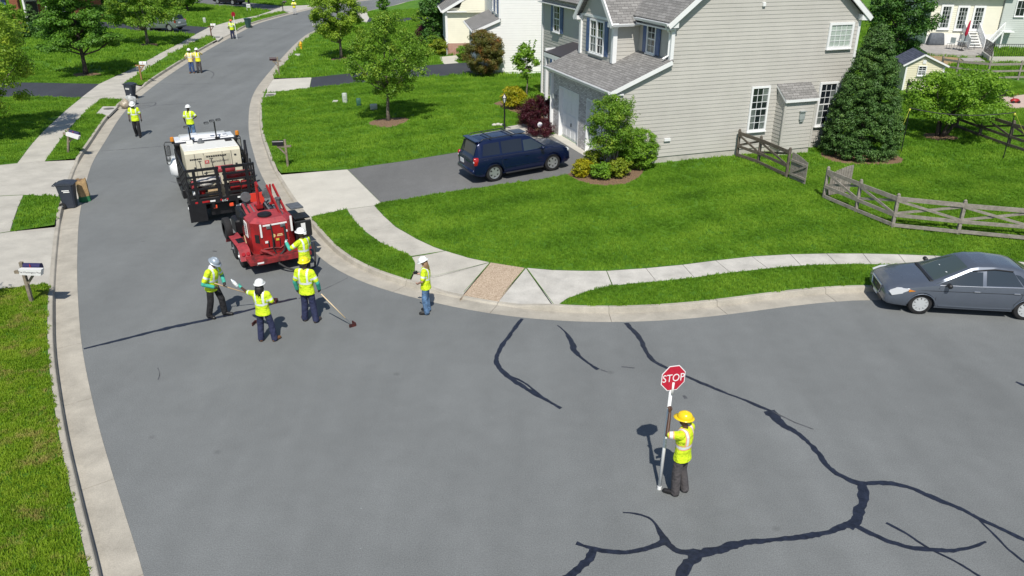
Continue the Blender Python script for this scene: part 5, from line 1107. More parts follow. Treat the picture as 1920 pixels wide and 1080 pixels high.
turf('grass', 'green grass far up the right side of the street', [POLY_LR], M_GRASS, (-32, 60, 56, 110), 7, 3.0, 63)
turf('grass', 'yellowish patchy grass along the near left kerb', [POLY_LL], M_GRASSD, (-20, -5, 6, 26), 210, 1.0, 64)
turf('grass', 'green grass of the left lawns beside the footpath', [POLY_LL], M_GRASS, (-50, -15, 26, 60), 42, 1.5, 65)
turf('grass', 'green grass far up the left side of the street', [POLY_LL], M_GRASS, (-75, 0, 60, 130), 6, 3.0, 66)
# ---------------------------------------------------------------- cars
def paint(name, c, metal=.35, rough=.32): return mat(name, c, rough=rough, metal=metal, coat=.5, var=.04, scale=3)
M_BLUE = paint('paint_dark_blue', (.005, .012, .052), .3, .22)
M_GREY = paint('paint_grey_blue', (.13, .152, .19), .45, .27)
M_SAGE = paint('paint_sage', (.22, .26, .25), .4)
M_BLKP = paint('paint_black', (.012, .013, .018), .2)
M_CARGL = mat('car_glass', (.028, .038, .046), rough=.03, spec=1.0)
M_CARGLT = mat('car_glass_tint', (.010, .012, .022), rough=.05, spec=.8)
M_SHIELD = mat('windscreen', (.055, .075, .07), rough=.03, spec=1.0)
M_TYRE = mat('tyre', (.016, .016, .017), rough=.85, var=.3, scale=12)
M_ALLOY = mat('alloy', (.50, .52, .53), rough=.35, metal=.7)
M_HUBC = mat('hub_cap', (.62, .64, .65), rough=.35, metal=.35)
M_BLK = mat('black_plastic', (.014, .015, .017), rough=.5)
M_CHROME = mat('chrome', (.62, .64, .66), rough=.18, metal=.9)
M_LAMP = mat('lamp_glass', (.62, .64, .66), rough=.1, spec=.9)
M_TAIL = mat('tail_lamp', (.38, .012, .014), rough=.15, spec=.8)
M_AMBER = mat('amber_lamp', (.62, .22, .02), rough=.2, spec=.8)
M_PLATE = mat('number_plate', (.66, .68, .70), rough=.5, var=.1, scale=40)
M_INT = mat('car_interior', (.12, .115, .10), rough=.9)
class Body:
    """car shell lofted from stations: (x, z_bottom, half width, z_belt, half width of roof, z_top)"""
    def __init__(s, st): s.k = np.array(sorted(st), float)
    def par(s, x): return [float(np.interp(x, s.k[:, 0], s.k[:, i])) for i in range(1, 6)]
    def sec(s, x):
        zb, w, zl, wr, zt_ = s.par(x); h = max(zl - zb, .05)
        return [(0, zb), (.72 * w, zb), (.93 * w, zb + .03), (.985 * w, zb + .22 * h), (w, zb + .55 * h), (.992 * w, zb + .80 * h), (.965 * w, zl - .012), (.935 * w, zl), (wr + .015, max(zt_ - .075, zl + .004)), (wr - .03, max(zt_ - .028, zl + .006)), (wr * .82, max(zt_ - .008, zl + .008)), (wr * .45, zt_), (0, zt_ + .004)]
    def y_at(s, x, z):
        q = s.sec(x)[2:8]; return float(np.interp(z, [p[1] for p in q], [p[0] for p in q]))
    def mesh(s, xs):
        b = MB(); R_ = []
        for x in xs:
            q = s.sec(x); R_.append([(x, y, z) for y, z in q] + [(x, -y, z) for y, z in q[-2:0:-1]])
        n = len(R_[0]); vs = [p for r in R_ for p in r]; fs = []
        for i in range(len(R_) - 1):
            for k in range(n): j = (k + 1) % n; fs.append((i * n + k, i * n + j, i * n + n + j, i * n + n + k))
        fs.append(tuple(range(n - 1, -1, -1))); fs.append(tuple(range((len(R_) - 1) * n, len(R_) * n)))
        b.add(vs, fs); return b
    def glass(s, x0b, x1b, x0t, x1t, sg, t0=.08, t1=.93, off=.007, n=7):
        P = []
        for i in range(5):
            t = i / 4; row = []
            for k in range(n):
                x = (x0b * (1 - t) + x0t * t) * (1 - k / (n - 1)) + (x1b * (1 - t) + x1t * t) * k / (n - 1); q = s.sec(x); a, b = q[7], q[8]; tt = t0 + (t1 - t0) * t
                y, z = a[0] + (b[0] - a[0]) * tt, a[1] + (b[1] - a[1]) * tt; row.append((x, sg * (y + off), z + off * .4))
            P.append(row)
        m = MB(); m.grid(P, flip=(sg > 0)); return m
    def glass_front(s, xr, xa, xb, sg, gap=.016, off=.007, n=9):
        """front door glass whose leading edge runs along the windscreen pillar (xa cowl, xb roof)"""
        xs = np.linspace(xb, xa, 30); zr = np.array([s.sec(x)[8][1] for x in xs]); z0 = s.sec(xa)[7][1] + .025; z1 = s.sec(xb)[8][1] - .02; P = []
        for i in range(7):
            z = z0 + (z1 - z0) * i / 6; xf_ = float(np.interp(-(z + gap), -zr, xs)) if z + gap < zr.max() else xb; row = []
            for k in range(n):
                x = xf_ + (xr - xf_) * k / (n - 1); q = s.sec(x); a, b = q[7], q[8]; zz = min(z, b[1] - .015) if k < n - 1 else z; t = min(.97, max(.03, (zz - a[1]) / max(b[1] - a[1], .01))); row.append((x, sg * (a[0] + (b[0] - a[0]) * t + off), a[1] + (b[1] - a[1]) * t + off * .4))
            P.append(row)
        m = MB(); m.grid(P, flip=(sg > 0)); return m
    def screen(s, x0, x1, w=.9, off=.008, dx=0.0, n=9, rows=7):
        P = []
        for i in range(rows):
            x = x0 + (x1 - x0) * i / (rows - 1); q = s.sec(x); ys = [p[0] for p in q[:7:-1]]; zs = [p[1] for p in q[:7:-1]]; row = []
            for k in range(n):
                y = (2 * k / (n - 1) - 1) * q[8][0] * w; row.append((x + dx, y, float(np.interp(abs(y), ys, zs)) + off))
            P.append(row)
        m = MB(); m.grid(P, flip=(x1 > x0)); return m
    def seam(s, pts, w=.012, off=.003, sg=1):
        b = MB(); V_ = []
        for x, z in pts:
            zb, wd, zl, wr, zt_ = s.par(x); V_.append(Vector((x, sg * (s.y_at(x, z) + off), z)))
        for a, c in zip(V_[:-1], V_[1:]): b.bar(a, c, w, .006, up=(0, sg, 0), ext=.003)
        return b
def wheel(car, x, y, r, w, style, mt=None):
    sg = 1 if y > 0 else -1
    t = MB(); M = Matrix.Translation((x, y - sg * w / 2, r)) @ Matrix.Rotation(rad(90), 4, 'X'); h = w / 2
    t.lathe([(r * .60, -h), (r * .90, -h), (r * .97, -h * .86), (r, -h * .6), (r, h * .6), (r * .97, h * .86), (r * .90, h), (r * .60, h)], 26, M=M, cap=False); to = t.build('wheel', M_TYRE, car, autosmooth=50)
    yo = y - sg * .004
    Rr = r * .66
    def ring(r0, r1, d0, d1, n=24):
        vs = [(x + rr * math.cos(2 * math.pi * k / n), yo + sg * d, r + rr * math.sin(2 * math.pi * k / n)) for rr, d in ((r0, d0), (r1, d1)) for k in range(n)]
        return vs, [(k, (k + 1) % n, n + (k + 1) % n, n + k) for k in range(n)]
    back = MB(); back.add(*ring(.001, Rr, -.035, -.035)); back.build('rim_well', M_BLK, to)
    rim = MB(); rim.add(*ring(Rr * .86, Rr, .0, .008)); rim.add(*ring(Rr * .8, Rr * .86, -.03, .0)); rim.add(*ring(.001, Rr * .26, .012, .004))
    ns, ww = style
    for k in range(ns):
        a = 2 * math.pi * k / ns; p = Vector((x + math.cos(a) * Rr * .2, yo, r + math.sin(a) * Rr * .2)); q = Vector((x + math.cos(a) * Rr * .9, yo - sg * .004, r + math.sin(a) * Rr * .9)); rim.bar(p, q, Rr * ww, .02, up=(0, sg, 0))
    rim.build('rim', mt or M_ALLOY, to)
    return to
def fixn(o):
    bm = bmesh.new(); bm.from_mesh(o.data); bmesh.ops.recalc_face_normals(bm, faces=bm.faces); bm.to_mesh(o.data); bm.free()
def cut_wells(o, spots, r, half):
    """wheel openings cut through the shell"""
    tmp = []; fixn(o)
    for x in spots:
        for sg in (1, -1):
            b = MB(); b.lathe([(r, -.21), (r, .21)], 28, M=Matrix.Translation((x, sg * (half - .05), r * .86)) @ Matrix.Rotation(rad(90), 4, 'X')); c = b.build('cutter', M_BLK, o.parent); fixn(c); tmp.append(c)
            m = o.modifiers.new('cut', 'BOOLEAN'); m.operation = 'DIFFERENCE'; m.object = c; m.solver = 'EXACT'
    bpy.context.view_layer.update(); dg = bpy.context.evaluated_depsgraph_get(); me = bpy.data.meshes.new_from_object(o.evaluated_get(dg)); o.modifiers.clear(); o.data = me
    for c in tmp: bpy.data.objects.remove(c)
    me.polygons.foreach_set('use_smooth', [True] * len(me.polygons)); me.set_sharp_from_angle(angle=rad(32))
def part(b, name, m, par, **k): return b.build(name, m, par, **k)
def place(T, a, b, fwd_front, off):
    """set a car from the ground points under two wheels on one side: a rear, b front; off = lateral distance to the middle (left positive)"""
    a, b = Vector(a), Vector(b); d = (b - a).normalized(); l = Vector((0, 0, 1)).cross(d).normalized(); c = (a + b) / 2 + l * off
    u = d.cross(l); T.matrix_world = Matrix(((d.x, l.x, u.x, c.x), (d.y, l.y, u.y, c.y), (d.z, l.z, u.z, c.z), (0, 0, 0, 1)))
def xs_of(k, lo, hi, n): return sorted(set([round(v, 4) for v in np.linspace(lo, hi, n)] + [round(float(v), 4) for v in k[:, 0] if lo <= v <= hi]))

def make_suv(T, pm, rails=True, low=0.0, detail=True, tint=None):
    R0, WB = .365, 2.715; xf, xr = WB / 2, -WB / 2; L = low
    B = Body([(-2.27, .48, .70, .80, .62, .82), (-2.23, .36, .84, 1.02, .66, 1.04), (-2.17, .32, .88, 1.08, .67, 1.12 - L * .3), (-1.99, .27, .905, 1.09, .67, 1.60 - L), (-1.90, .26, .91, 1.09, .675, 1.665 - L), (-1.5, .25, .915, 1.08, .69, 1.70 - L), (-.3, .25, .915, 1.06, .70, 1.715 - L), (.25, .25, .915, 1.05, .685, 1.665 - L), (.42, .25, .915, 1.05, .69, 1.60 - L), (1.12, .25, .91, 1.045, .80, 1.115), (1.25, .25, .91, 1.035, .80, 1.085), (1.9, .25, .90, .965, .78, 1.02), (2.08, .27, .87, .88, .72, .95), (2.2, .32, .80, .76, .66, .80), (2.27, .42, .66, .60, .56, .64)])
    body = part(B.mesh(xs_of(B.k, -2.27, 2.27, 34)), 'body', pm, T); cut_wells(body, (xf, xr), .435, .92)
    for x in (xf, xr):
        for y in (.80, -.80): wheel(T, x, y + (.06 if y > 0 else -.06), R0, .225, (6, .42))
    for sg in (1, -1):
        part(B.glass_front(.02, 1.1, .42, sg), 'side_window', M_CARGL, T, smooth=True); part(B.glass(-.06, -.98, -.03, -.98, sg), 'side_window', tint or M_CARGLT, T, smooth=True); part(B.glass(-1.06, -1.86, -1.06, -1.75, sg), 'side_window', tint or M_CARGLT, T, smooth=True)
        for pts in (([(.98, .98), (1.02, .6), (.98, .34)]), ([(-.02, 1.02), (-.02, .34)]), ([(-1.02, 1.02), (-1.02, .75), (-.9, .5), (-.88, .36)])): part(B.seam(pts, sg=sg), 'door_seam', M_BLK, T)
        b = B.seam([(.95, .56), (.0, .56), (-.85, .57)], .06, .006, sg); part(b, 'door_moulding', pm, T)
        for xx in (.12, -.86):
            b = MB(); b.box((xx, sg * (B.y_at(xx, .9) + .018), .9), (.17, .035, .035), bev=.01); part(b, 'door_handle', pm, T)
        b = MB(); b.box((.82, sg * 1.0, 1.12), (.13, .2, .14), bev=.04); part(b, 'door_mirror', pm, T, autosmooth=50)
        b = MB(); b.box((.0, sg * .90, .29), (1.75, .12, .05), bev=.015); part(b, 'running_board', M_BLK, T)
        b = MB(); b.box((2.02, sg * .72, .80), (.34, .26, .17), bev=.05); part(b, 'headlight', M_LAMP, T, autosmooth=60)
        b = MB(); b.box((-2.13, sg * .80, .93), (.22, .17, .34), bev=.04); tl = part(b, 'tail_light', M_TAIL, T, autosmooth=60)
        b = MB(); b.box((-2.21, sg * .80, .92), (.09, .10, .08), bev=.02); part(b, 'reversing_lamp', M_LAMP, tl)
        for xx in (xf, xr):
            b = MB(); n = 15; pts = [(xx + .445 * math.cos(rad(a)), sg * (B.y_at(xx + .445 * math.cos(rad(a)), max(.34, .314 + .445 * math.sin(rad(a)))) + .004), .314 + .445 * math.sin(rad(a))) for a in np.linspace(8, 172, n)]; b.tube(pts, .018, 5); part(b, 'arch_lip', pm, T)
    part(B.screen(.46, 1.10, 1.0), 'windscreen', M_SHIELD, T, smooth=True)
    part(B.screen(-2.15, -2.0, .95, .02, -.015), 'rear_window', M_CARGLT, T, smooth=True)
    b = MB(); b.box((-1.93, 0, 1.685 - L), (.26, 1.3, .045), bev=.015); part(b, 'spoiler', pm, T)
    b = MB(); b.box((-2.25, 0, .50), (.14, 1.62, .2), bev=.05); part(b, 'rear_bumper', pm, T, autosmooth=60)
    b = MB(); b.box((-2.295, .30, .80), (.02, .32, .17)); part(b, 'number_plate', M_PLATE, T)
    b = MB(); b.box((2.235, 0, .68), (.06, .9, .14), bev=.02); part(b, 'grille', M_BLK, T)
    b = MB(); b.box((2.2, 0, .42), (.14, 1.5, .14), bev=.04); part(b, 'front_bumper', pm, T, autosmooth=60)
    if rails:
        for sg in (1, -1):
            b = MB(); b.tube([(-1.8, sg * .60, 1.70), (-1.7, sg * .60, 1.755), (.0, sg * .61, 1.765), (.15, sg * .60, 1.71)], .018, 6); part(b, 'roof_rail', M_BLK, T)
        for xx in (-.35, -1.3):
            b = MB(); b.box((xx, 0, 1.77), (.06, 1.24, .025), bev=.008); part(b, 'roof_bar', M_BLK, T)
        b = MB(); b.box((.16, 0, 1.705 - L), (.5, .7, .012), bev=.004); part(b, 'sunroof', M_CARGLT, T)
    return T
suv = thing('parked_car', 'dark blue estate car with roof rails on the grey driveway', 'car')
place(suv, (-0.704, 31.427, 0.535), (1.726, 32.629, 0.645), True, .84); make_suv(suv, M_BLUE)

def make_sedan(T, pm):
    R0, WB = .325, 2.80; xf, xr = WB / 2, -WB / 2
    B = Body([(-2.54, .46, .66, .80, .56, .82), (-2.50, .36, .80, .93, .64, .95), (-2.42, .30, .85, .99, .68, 1.02), (-2.0, .23, .90, .99, .69, 1.055), (-1.86, .22, .905, .985, .675, 1.085), (-1.2, .21, .92, .97, .60, 1.385), (-1.0, .21, .92, .965, .60, 1.43), (-.45, .21, .925, .95, .615, 1.475), (.0, .21, .925, .94, .61, 1.455), (.2, .21, .925, .935, .625, 1.405), (1.12, .21, .92, .925, .80, .985), (1.3, .21, .92, .90, .81, .955), (1.8, .22, .91, .82, .78, .875), (2.12, .24, .89, .73, .76, .80), (2.28, .26, .85, .66, .72, .74), (2.35, .29, .80, .60, .68, .67), (2.38, .36, .72, .54, .60, .60)])
    body = part(B.mesh(xs_of(B.k, -2.54, 2.38, 40)), 'body', pm, T); cut_wells(body, (xf, xr), .375, .92)
    for x in (xf, xr):
        for y in (.86, -.86): wheel(T, x, y, R0, .21, (10, .34), M_HUBC)
    for sg in (1, -1):
        part(B.glass_front(-.12, 1.1, .2, sg), 'side_window', M_CARGL, T, smooth=True); part(B.glass(-.22, -1.16, -.22, -.92, sg), 'side_window', M_CARGL, T, smooth=True); part(B.glass(-1.22, -1.52, -.97, -1.10, sg, .08, .8), 'quarter_window', M_CARGL, T, smooth=True)
        for pts in (([(1.0, .88), (1.06, .55), (1.0, .3)]), ([(-.17, .92), (-.17, .28)]), ([(-1.2, .92), (-1.16, .7), (-1.02, .48), (-.98, .32)])): part(B.seam(pts, .010, .003, sg), 'door_seam', M_BLK, T)
        b = B.seam([(2.0, .74), (1.2, .775), (.0, .79), (-1.2, .80), (-2.3, .80)], .010, .004, sg); part(b, 'crease', M_BLK, T)
        b = B.seam([(.95, .34), (-.2, .33), (-.98, .35)], .04, .006, sg); part(b, 'sill_moulding', pm, T)
        b = MB(); P1 = [(x, sg * (B.sec(x)[7][0] + .012), B.sec(x)[7][1] + .012) for x in (1.0, .5, 0, -.6, -1.2, -1.6)]; b.tube(P1, .011, 5); part(b, 'belt_strip', M_CHROME, T)
        b = MB(); P1 = []
        for x, t in ((.86, .12), (.45, .62), (.16, .95), (-.4, .98), (-.9, .97), (-1.15, .75)):
            q = B.sec(x); P1.append((x, sg * (q[7][0] + (q[8][0] - q[7][0]) * t + .022), q[7][1] + (q[8][1] - q[7][1]) * t + .012))
        b.tube(P1[2:5], .022, 5, sx=.5); part(b, 'rain_guard', M_BLK, T)
        for xx in (.02, -1.02):
            b = MB(); b.box((xx, sg * (B.y_at(xx, .80) + .016), .815), (.17, .03, .035), bev=.01); part(b, 'door_handle', M_CHROME, T)
        b = MB(); b.box((.80, sg * 1.01, .985), (.12, .19, .12), bev=.035); part(b, 'door_mirror', M_BLK, T, autosmooth=50)
        b = MB(); b.prism([(1.74, .69), (2.22, .575), (2.29, .655), (2.08, .765), (1.78, .80)], (1, 0, 0), (0, 0, 1), (0, sg * .53, 0), (0, sg * .365, 0)); part(b, 'headlight', M_LAMP, T)
        b = MB(); b.prism([(1.62, .735), (1.80, .70), (1.80, .775)], (1, 0, 0), (0, 0, 1), (0, sg * .84, 0), (0, sg * .075, 0)); part(b, 'indicator', M_AMBER, T)
        b = MB(); b.box((-2.40, sg * .70, .86), (.24, .30, .16), bev=.04); part(b, 'tail_light', M_TAIL, T, autosmooth=60)
        for xx in (xf, xr):
            b = MB(); pts = [(xx + .383 * math.cos(rad(a)), sg * (B.y_at(xx + .383 * math.cos(rad(a)), max(.3, .28 + .383 * math.sin(rad(a)))) + .002), .28 + .383 * math.sin(rad(a))) for a in np.linspace(8, 172, 15)]; b.tube(pts, .016, 5); part(b, 'arch_lip', pm, T)
    part(B.screen(.25, 1.10, 1.0), 'windscreen', M_SHIELD, T, smooth=True); part(B.screen(-1.82, -1.22, .95, .008), 'rear_window', M_CARGL, T, smooth=True)
    b = MB(); b.box((1.17, 0, .985), (.10, 1.35, .02), bev=.006); part(b, 'wiper_cowl', M_BLK, T)
    b = MB(); b.prism([(-.42, .655), (.42, .655), (.34, .43), (-.34, .43)], (0, 1, 0), (0, 0, 1), (2.33, 0, 0), (.065, 0, 0)); gr = part(b, 'grille', M_BLK, T)
    b = MB(); b.tube([(2.39, -.43, .67), (2.40, 0, .675), (2.39, .43, .67), (2.405, .35, .425), (2.41, 0, .415), (2.405, -.35, .425), (2.39, -.43, .67)], .026, 6); part(b, 'grille_surround', M_CHROME, gr)
    text_part('emblem', 'H', .17, frame((2.402, 0, .55), (0, 1, 0), (0, 0, 1)), M_CHROME, gr, .006)
    b = MB(); b.box((2.385, 0, .36), (.03, .32, .15)); part(b, 'number_plate', M_PLATE, T)
    b = MB(); b.box((2.33, 0, .27), (.06, 1.05, .10), bev=.02); part(b, 'air_intake', M_BLK, T)
    for y in (.42, -.12):
        b = MB(); b.box((.72, y, 1.172), (.07, .05, .006), M=None); part(b, 'sticker', M_PLATE, T)
    return T
sed = thing('parked_car', 'grey blue saloon car parked at the right kerb', 'car')
place(sed, (14.309, 19.749, 0.000), (11.583, 20.119, 0.000), True, -.87); make_sedan(sed, M_GREY)
far1 = thing('parked_car', 'silver green estate car on the dark driveway up the street', 'car')
place(far1, (-38.791, 87.163, 0.387), (-35.350, 86.093, 0.264), True, .84); far1.rotation_euler.z += math.pi; make_suv(far1, M_SAGE, rails=False, low=.16)
far2 = thing('parked_car', 'dark car cut off by the top edge on the grey driveway', 'car')
place(far2, (-42.065, 118.491, 0.490), (-38.805, 117.024, 0.431), True, .84); make_suv(far2, M_BLKP, rails=False, low=.2)
# ---------------------------------------------------------------- work truck with stake bed
M_TRW = mat('truck_white', (.74, .75, .76), rough=.3, coat=.4, var=.03)
M_TRB = mat('truck_black', (.010, .010, .012), rough=.45, var=.3, scale=5)
M_CREAM = mat('machine_cream', (.62, .58, .45), rough=.55, var=.08, scale=2.5)
M_CREAMT = mat('machine_top', (.70, .70, .66), rough=.5, var=.06)
M_PANEL = mat('machine_panel', (.50, .47, .36), rough=.6, var=.12, scale=4)
M_REDP = mat('red_paint', (.40, .011, .012), rough=.45, col2=(.20, .010, .012), scale=3.2, coat=.15)
M_REDD = mat('red_paint_worn', (.34, .022, .026), rough=.65, col2=(.07, .015, .015), scale=4.5)
M_PINK = mat('faded_red', (.42, .05, .06), rough=.6, col2=(.22, .03, .04), scale=5)
M_RUBBER = mat('rubber_hose', (.02, .02, .021), rough=.7)
M_WOODT = mat('timber', (.42, .30, .17), rough=.8, var=.2, scale=6)
M_TARP = mat('pale_sacks', (.52, .50, .47), rough=.8, var=.4, scale=7, bump=.8)
M_GREYM = mat('grey_metal', (.18, .19, .20), rough=.5, metal=.5, var=.2)
M_WHITEP = mat('white_print', (.78, .78, .76), rough=.6)
M_DKPRINT = mat('dark_print', (.10, .10, .10), rough=.6)
M_REDPRINT = mat('red_print', (.50, .10, .09), rough=.6)
TR_H = 117.0
truck = thing('work_truck', 'white flatbed work truck with black stake sides seen from behind', 'truck', (-10.63, 27.90, 0), rad(TR_H))
def P_(b, n, m, par=None, **k): return b.build(n, m, truck if par is None else par, **k)
# chassis and bed
b = MB(); b.box((2.9, .42, .78), (6.0, .1, .22)); b.box((2.9, -.42, .78), (6.0, .1, .22)); P_(b, 'chassis_rails', M_TRB)
b = MB(); b.box((1.75, 0, .98), (3.5, 2.36, .12), bev=.02); P_(b, 'bed_floor', M_TRB)
b = MB(); b.box((-.04, 0, .93), (.07, 2.4, .2)); rb_ = P_(b, 'tail_bar', M_TRB)
for y, m in ((.98, M_TAIL), (.62, M_TAIL), (-.98, M_TAIL), (-.1, M_TAIL), (.12, M_TAIL)):
    b = MB(); b.box((-.09, y, .93), (.03, .10 if abs(y) > .5 else .07, .07), bev=.01); P_(b, 'marker_lamp', m)
b = MB(); b.box((-.085, .66, .93), (.02, .26, .06)); P_(b, 'reflective_tape', M_TAIL); b = MB(); b.box((-.087, .42, .93), (.02, .18, .055)); P_(b, 'reflective_tape', M_WHITEP); b = MB(); b.box((-.087, -.55, .95), (.02, .18, .055)); P_(b, 'reflective_tape', M_WHITEP)
b = MB(); b.box((-.085, .0, .90), (.02, .30, .12)); npb = P_(b, 'number_board', M_TRB); text_part('fleet_number', '6153', .105, frame((-.10, 0, .90), (0, -1, 0), (0, 0, 1)), M_WHITEP, npb, .003)
for y in (.36, -.22):
    b = MB(); b.box((.02, y, .68), (.10, .15, .14), bev=.02); b2 = P_(b, 'brake_lamp', mat('brake_red', (.85, .10, .04), rough=.2))
b = MB(); b.box((.25, 0, .52), (.12, 1.0, .42)); P_(b, 'hitch_plate', M_TRB)
b = MB(); b.box((.0, -.55, .56), (.03, .34, .2)); P_(b, 'number_plate', M_PLATE)
for y in (.98, -.98):
    b = MB(); b.prism([(-.10, .9), (-.06, .2), (-.02, .2), (-.06, .9)], (1, 0, 0), (0, 0, 1), (0, y - .3, 0), (0, .6, 0)); P_(b, 'mud_flap', M_TRB)
def twheel(x, y, r, w, m):
    sg = 1 if y > 0 else -1; t = MB(); h = w / 2
    t.lathe([(r * .52, -h), (r * .88, -h), (r * .96, -h * .9), (r, -h * .7), (r, h * .7), (r * .96, h * .9), (r * .88, h), (r * .52, h)], 24, cap=False, M=Matrix.Translation((x, y - sg * w / 2, r)) @ Matrix.Rotation(rad(90), 4, 'X')); return t, sg
def full_wheel(T, x, y, r, w, rimm):
    t, sg = twheel(x, y, r, w, None); o = t.build('wheel', M_TYRE, T, autosmooth=50)
    k = MB(); k.lathe([(r * .53, 0), (r * .50, -.05), (r * .30, -.06), (r * .28, .0), (r * .14, .02), (r * .12, .05), (0.01, .055)], 20, M=Matrix.Translation((x, y - sg * .01, r)) @ Matrix.Rotation(rad(-90 * sg), 4, 'X')); k.build('rim', rimm, o, autosmooth=40)
    for i in range(6):
        a = i * math.pi / 3; q = MB(); q.ellipsoid((x + math.cos(a) * r * .40, y - sg * .055, r + math.sin(a) * r * .40), (.035, .012, .035), 8, 5); q.build('hand_hole', M_BLK, o)
    return o
for y in (1.20, -1.20):
    full_wheel(truck, .85, y, .47, .27, M_TRW); full_wheel(truck, .85, y * .74, .47, .26, M_TRW); full_wheel(truck, 4.95, y * .96, .47, .27, M_TRW)
b = MB(); b.tube([(.85, -1.0, .47), (.85, 1.0, .47)], .1, 8); P_(b, 'axle', M_TRB)
# stake racks: posts and slats piece by piece
ZB, ZT_ = 1.04, 2.16
def rack(a, c, nposts, slats, vert=.09, sk=.05):
    a, c = Vector(a), Vector(c); d = (c - a)
    for i in range(nposts):
        p = a + d * (i / (nposts - 1)); q = MB(); q.bar(p + Vector((0, 0, ZB - .1)), p + Vector((0, 0, ZT_)), vert, .06, up=d.cross(Vector((0, 0, 1)))); P_(q, 'stake_post', M_TRB)
    for z in slats:
        q = MB(); q.bar(a + Vector((0, 0, z)), c + Vector((0, 0, z)), .045, .095 if z > 2 else .085); P_(q, 'stake_slat', M_TRB)
SL = (1.16, 1.40, 1.63, 1.86, 2.11)
for y0, y1 in ((1.16, .05), (-.05, -1.16)):
    for z in SL: q = MB(); q.bar((.0, y0, z), (.0, y1, z), .045, .10 if z > 2 else .075); P_(q, 'stake_slat', M_TRB)
    for t in (.22, .93) if y0 > 0 else (.07, .78): q = MB(); q.bar((-.02, y0 + (y1 - y0) * t, ZB - .1), (-.02, y0 + (y1 - y0) * t, ZT_), .11, .05, up=(1, 0, 0)); P_(q, 'stake_post', M_TRB)
rack((.03, 1.18, 0), (3.4, 1.18, 0), 6, SL); rack((.03, -1.18, 0), (1.2, -1.18, 0), 3, SL[:3]); rack((2.1, -1.18, 0), (3.4, -1.18, 0), 3, SL)
q = MB(); q.bar((1.25, -1.2, 2.15), (2.0, -1.28, 2.5), .07, .12); q.bar((1.3, -1.2, 1.6), (1.9, -1.26, 2.42), .06, .09); q.bar((1.95, -1.2, 1.1), (2.0, -1.28, 2.55), .07, .07); P_(q, 'swung_gate_frame', M_TRB)
# headboard, lamp posts, beacons
b = MB(); b.box((3.34, 0, 1.7), (.08, 2.36, 1.3)); P_(b, 'headboard', M_TRB); b = MB(); b.box((3.30, 0, 2.34), (.22, 2.4, .12), bev=.02); P_(b, 'headboard_top', M_TRB)
for y, hh in ((.55, .58), (-.42, .72)):
    b = MB(); b.tube([(3.34, y, 2.3), (3.34, y, 2.38 + hh)], .028, 6); b.box((3.34, y - .03, 2.42), (.16, .16, .08)); P_(b, 'lamp_pole', M_TRB)
for y, z in ((.64, 2.98), (-.12, 3.06), (-.34, 3.12), (-.58, 3.14)):
    b = MB(); b.box((3.34, y, z), (.10, .18, .09), bev=.02); wl_ = P_(b, 'work_lamp', M_TRB); b = MB(); b.box((3.28, y, z), (.02, .14, .055)); P_(b, 'lamp_lens', M_GREYM, wl_)
for y in (1.22, -1.22):
    b = MB(); b.lathe([(.075, 0), (.08, .02), (.07, .15), (.04, .17)], 14, M=Matrix.Translation((3.34, y, 2.48))); P_(b, 'beacon', M_AMBER, autosmooth=50); b = MB(); b.box((3.34, y * .98, 2.43), (.14, .12, .08)); P_(b, 'beacon_base', M_TRB)
# cab and bonnet
cs = [(3.5, .75), (3.5, 2.28), (3.7, 2.40), (4.5, 2.38), (4.8, 2.2), (5.3, 1.62), (5.42, .75)]
b = MB(); b.prism(cs, (1, 0, 0), (0, 0, 1), (0, -1.12, 0), (0, 2.24, 0)); P_(b, 'cab', M_TRW)
b = MB(); b.box((4.1, 0, 2.41), (.9, 1.8, .09), bev=.04); P_(b, 'cab_roof', M_TRW, autosmooth=60); b = MB(); b.box((4.15, .35, 2.47), (.5, .3, .05), bev=.02); P_(b, 'roof_rib', M_TRW)
for sg in (1, -1):
    b = MB(); b.prism([(3.65, 1.6), (3.65, 2.15), (4.4, 2.15), (5.0, 1.6)], (1, 0, 0), (0, 0, 1), (0, sg * 1.122, 0), (0, sg * .01, 0)); P_(b, 'cab_window', M_CARGL)
    b = MB(); b.box((5.0, sg * 1.16, 1.05), (1.35, .5, .7), bev=.18); P_(b, 'fender', M_TRW, autosmooth=60)
    b = MB(); b.box((4.15, sg * 1.12, .62), (.9, .26, .12)); P_(b, 'step', M_TRB)
    b = MB(); b.tube([(4.6, sg * 1.02, 2.15), (4.55, sg * 1.42, 2.2), (4.52, sg * 1.48, 2.1), (4.52, sg * 1.48, 1.32), (4.6, sg * 1.42, 1.25), (4.7, sg * 1.02, 1.3)], .018, 6); P_(b, 'mirror_frame', M_TRB)
    b = MB(); b.box((4.52, sg * 1.38, 1.85), (.09, .2, .42), bev=.03); mi = P_(b, 'mirror', M_TRB, autosmooth=60); b = MB(); b.box((4.47, sg * 1.38, 1.85), (.01, .16, .36)); P_(b, 'mirror_glass', M_CHROME, mi)
    b = MB(); b.box((4.50, sg * 1.39, 1.5), (.09, .15, .2), bev=.04); P_(b, 'spot_mirror', M_GREYM, autosmooth=60)
b = MB(); b.prism([(4.81, 2.2), (5.31, 1.62), (5.33, 1.64), (4.83, 2.22)], (1, 0, 0), (0, 0, 1), (0, -.92, 0), (0, 1.84, 0)); P_(b, 'windscreen', M_SHIELD)
b = MB(); b.prism([(5.35, .7), (5.35, 1.6), (6.3, 1.42), (6.5, 1.25), (6.52, .7)], (1, 0, 0), (0, 0, 1), (0, -.85, 0), (0, 1.7, 0)); P_(b, 'bonnet', M_TRW)
b = MB(); b.box((6.55, 0, .62), (.16, 2.2, .28), bev=.04); P_(b, 'front_bumper', M_CHROME)
